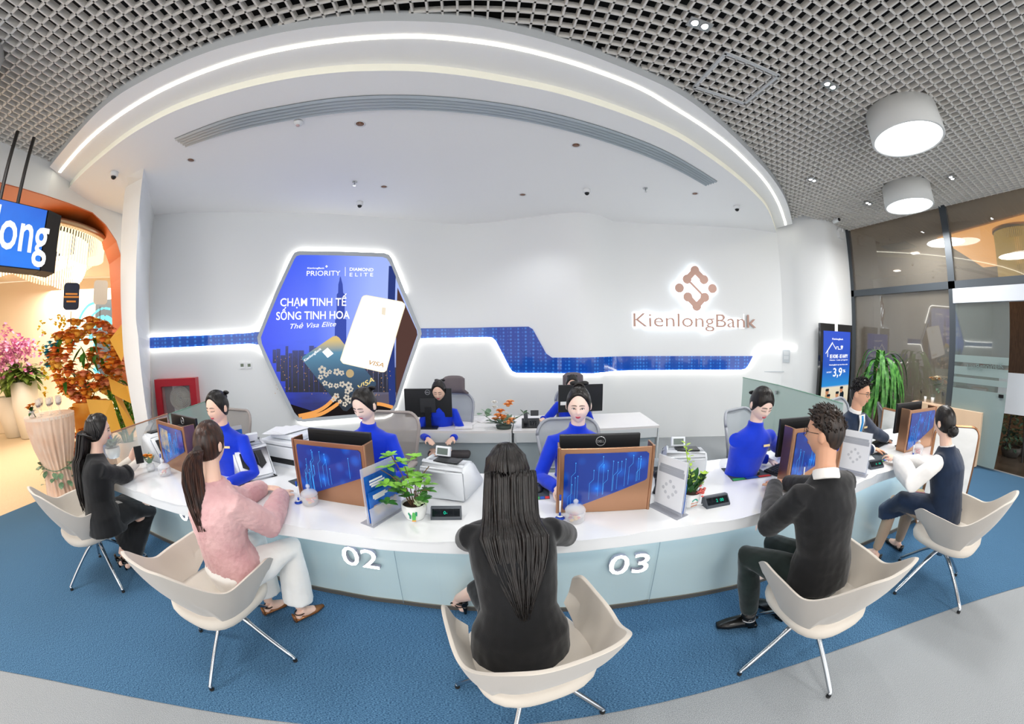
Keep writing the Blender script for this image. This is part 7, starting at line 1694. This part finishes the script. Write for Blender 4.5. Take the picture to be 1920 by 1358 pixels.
c1 = person('woman in a black jacket with long straight hair holding a phone at the left end', dict(
    hip=hi, head=hd, neck=hd + Vector((-.05, -.05, -.185)), face=66, hyaw=52, hpitch=8, slump=.02, wristR=gz(257, 868, .93), wristL=gz(245, 862, .93), elbowR=gz(232, 893, .87), handR=(-.2, .7, .8), handL=(.3, .6, .8), palmR=(-1, .3, .2), palmL=(1, -.2, .2), curlR=.7, curlL=.7,
    kneeR=gz(272, 948, .58), kneeL=gz(252, 935, .58), ankleR=gz(240, 1045, .12), ankleL=gz(228, 1040, .12), footR=(.5, .6, 0), footL=(.5, .6, 0), hair='long', wrap=1.7, nlocks=280, lock_side=(.4, -.9, 0), lock_back=(-.9, -.4, .1), hthick=.075, hoff=-.01, hlen=.85, hw=(.10, .095, .09, .08, .06, .03)))
c1['top']('black_jacket', black_c, .028, z0=-.10, flare=.02, es=.026, sleeves=.72, wide=.012, disp=.010)
bm = new()
for k_ in ('R', 'L'): j, e, w = c1['arm'][k_]; tube(bm, [c1['L'](e), c1['L'](e).lerp(c1['L'](w), .5), c1['L'](w)], [.043, .040, .034], 14)
finish(obj('cream_sleeves', bm, mat('cream_knit', '#e7dfd4', .8, bump=(120, .2, 2)), c1['root']), .008, 3, .006)
c1['skirt']('black_skirt', black_c, .80, .25, disp=.016); c1['shoe'](mat('black_patent', '#0c0c0d', .15), heel=.06)
pn = thing('smartphone', 'black smartphone held up by the woman with long straight hair', 'phone', tuple(gz(260, 853, 1.03)), radians(58)); bm = new(); box(bm, (0, 0, 0), (.074, .009, .15), rx=-.25, bev=.003); obj('body', bm, mat('phone_black', '#101114', .15, coat=.5), pn)
bm = new(); box(bm, (0, .0, .0), (.066, .0105, .14), rx=-.25); obj('screen', bm, mat('phone_glass', '#15171c', .05), pn)
hd, hi = gz(1545, 812, 1.42), gz(1535, 1070, .62)
c4 = person('man in a black sweater and dark trousers with short brown hair and glasses', dict(male=True,
    hip=hi, head=hd, neck=hd + Vector((-.02, -.07, -.20)), face=86, hyaw=112, hpitch=4, slump=.02, skin=SK_M, glasses=True, wristL=gz(1452, 912, .88), wristR=gz(1476, 906, .87), elbowL=gz(1443, 985, .88), handL=(.5, .75, 0), handR=(-.7, .5, .1), curlL=.8, curlR=.8, poleR=(.6, -.2, -1),
    kneeL=gz(1402, 1043, .60), kneeR=gz(1450, 1020, .58), ankleL=gz(1405, 1150, .12), ankleR=gz(1462, 1130, .12), footL=(-.95, .35, 0), footR=(-.3, .9, 0), hair='short', hair_m=HAIRM, hs=1.06))
c4['top']('black_sweater', black_c, .028, z0=-.06, es=.024, disp=.012, flare=.01)
bm = new(); n_ = c4['L'](c4['neck']); sd_ = (c4['skull'] - c4['neck']).normalized(); tube(bm, [n_ - sd_ * .035, n_ + sd_ * .018], [.078, .070], 20); finish(obj('white_collar', bm, white_c, c4['root']), .006, 2)
c4['legs']('dark_green_trousers', cloth('dark_green_cotton', '#141d1b', '#1c2926', .8), .016, pel=.90, hem=.004, stop=.96); c4['shoe'](mat('black_leather', '#0e0d0c', .25), 'boot')
hd, hi = gz(1770, 792, 1.30), gz(1768, 958, .60)
c5 = person('woman in a navy vest and white blouse with a low bun, at the right end', dict(
    hip=hi, head=hd, neck=hd + Vector((-.0, -.06, -.185)), face=84, hyaw=72, hpitch=6, slump=.02, wristL=gz(1680, 860, .88), wristR=gz(1692, 862, .88), elbowL=gz(1712, 905, .87), handL=(.0, 1, .1), handR=(-.5, .7, .1), curlL=.7, curlR=.7, poleR=(.6, -.1, -1),
    kneeL=gz(1678, 940, .60), kneeR=gz(1706, 945, .58), ankleL=gz(1643, 1030, .10), ankleR=gz(1686, 1012, .10), footL=(-.15, 1, 0), footR=(.3, 1, 0), hair='bun', bun=((0, -.105, -.055), .042), skin=SK_F))
tights = mat('beige_tights', '#b59a82', .6); 
c5['top']('white_blouse', cloth('white_chiffon', '#e4e2e0', '#f3f1ef', .6, 60, .05), .014, es=.022, wide=.030, disp=.010, collar=.012); c5['top']('navy_vest', navy, .026, z0=-.08, sleeves=0, disp=.008, flare=.008); c5['skirt']('navy_skirt', navy, .18, .20)
c5['legs']('beige_tights', tights, .001, pel=.75, stop=1.0, disp=0); c5['shoe'](mat('black_patent', '#0c0c0d', .15))
lp = thing('smartphone', 'phone in a pink case lying on the lap of the woman in the navy vest', 'phone', tuple(gz(1718, 921, .70)), .6); bm = new(); box(bm, (0, 0, .005), (.078, .152, .010), bev=.003); obj('case', bm, mat('pink_case', '#c98a96', .4), lp); bm = new(); box(bm, (0, 0, .0105), (.066, .138, .002)); obj('screen', bm, mat('gold_screen', '#c9b68c', .2), lp)
# --- staff
def staff(label, px, py, face, hyaw, hpitch, z=1.42, back=.0, **k):
    h = gz(px, py, z); a = radians(face); F = Vector((cos(a), sin(a), 0)); S = Vector((sin(a), -cos(a), 0))
    neck = h + Vector((0, 0, -.19)) - F * .05; hip = Vector((neck.x, neck.y, h.z - .74)) - F * (.12 - back)
    d = dict(hip=hip, neck=neck, head=h, face=face, hyaw=hyaw, hpitch=hpitch, wristR=hip + F * .42 + S * .15 + Vector((0, 0, .20)), wristL=hip + F * .42 - S * .15 + Vector((0, 0, .20)), bow=(0, 0, .02), bun=((0, -.095, .055), .033), hs=1.06)
    d.update(k); return person(label, d)
s1 = staff('smiling staff woman in a blue tunic at counter 01, turned towards the left', 407, 764, -78, -92, 12, skin=SK_F, eyes='down'); ao_dai(s1, blue_silk)
s2 = staff('staff woman in a blue tunic looking down at the monitor of counter 02', 683, 760, -88, -108, 24, skin=SK_P, eyes='down'); ao_dai(s2, blue_silk, False)
s3 = staff('staff woman in a blue tunic facing the camera behind counter 03', 1085, 760, -100, -108, 10, skin=SK_P, bun=((0, -.05, .11), .036), bow=(0, .0, .025), elbowL=None) if False else staff('staff woman in a blue tunic facing the camera behind counter 03', 1085, 760, -100, -108, 10, skin=SK_P, bun=((0, -.05, .11), .036)); ao_dai(s3, blue_silk)
s4 = staff('staff woman in a blue tunic with a dark fringe looking down, right of counter 03', 1428, 758, -96, -102, 26, skin=SK_P, eyes='down', fringe=1, bun=((0, -.10, .0), .034), wristR=gz(1440, 862, .87), wristL=gz(1468, 845, .87), elbowR=gz(1398, 853, .90)); ao_dai(s4, blue_silk)
s5 = staff('man in a navy suit and bright blue tie with glasses behind the right counter', 1614, 738, -92, -88, 4, skin=SK_M, male=True, hair='short', hair_m=HAIR, glasses=True, wristR=gz(1637, 842, .87), wristL=gz(1662, 823, .87)); 
s5['top']('white_shirt', white_c, .010, disp=.004, collar=.04); s5['top']('navy_suit', navy, .022, disp=.009, es=.018, sleeves=.97)
def front_patch(B, name, m, x0, x1, z0, z1, off, x0b=None, x1b=None):
    L, F, S, up_ = B['L'], B['F'], B['S'], B['up']; bm = new(); N = 8; rows = []
    for i in range(N + 1):
        t = i / N; v = z0 + (z1 - z0) * t; a = x0 + ((x0b if x0b is not None else x0) - x0) * t; b = x1 + ((x1b if x1b is not None else x1) - x1) * t
        c = B['hip'].lerp(B['neck'], .30 + .70 * v); dep = np.interp(v, [0, .5, .8, 1.0], [.098, .116, .098, .062]) + off
        rows.append([L(c + S * x + F * dep - F * (.03 * (1 - v) * .8)) for x in (a, (a + b) / 2, b)])
    surf(bm, rows, 0); o = obj(name, bm, m, B['root'], True); q = o.modifiers.new('s', 'SOLIDIFY'); q.thickness = .006; return o
front_patch(s5, 'shirt_front', white_c, -.02, .02, .35, .98, .032, -.055, .055); front_patch(s5, 'tie', mat('tie_blue', '#1d86c8', .5), -.02, .02, .30, .96, .040, -.012, .012)
bm = new(); box(bm, (0, 0, 0), (.055, .006, .016)); o = obj('name_badge', bm, mat('gold_badge', '#e6cf9a', .35, .3), s5['root']); o.location = s5['L'](s5['chest'] + s5['up'] * .05 + s5['F'] * .15 - s5['S'] * .09); o.rotation_euler = (0, 0, atan2(s5['S'].y, s5['S'].x))
b1 = staff('staff woman half hidden behind the monitor on the left back desk', 823, 733, -86, -95, 22, z=1.27, eyes='down', vox=.009); ao_dai(b1, blue_silk, False)
b2 = staff('staff woman half hidden behind the monitor on the right back desk', 1073, 722, -98, -104, 12, z=1.28, vox=.009, wristR=gz(1018, 786, .86)); ao_dai(b2, blue_silk, False)
# ================================================================ drawn in camera-height units; bring everything to metres
KS = .926
for o in list(bpy.data.objects):
    if o.parent is None:
        o.location = o.location * KS
        if o.type == 'LIGHT':
            d = o.data; d.energy *= KS * KS
            if d.type == 'AREA': d.size *= KS; d.size_y *= KS
            else: d.shadow_soft_size *= KS
        elif o.type != 'CAMERA': o.scale = o.scale * KS
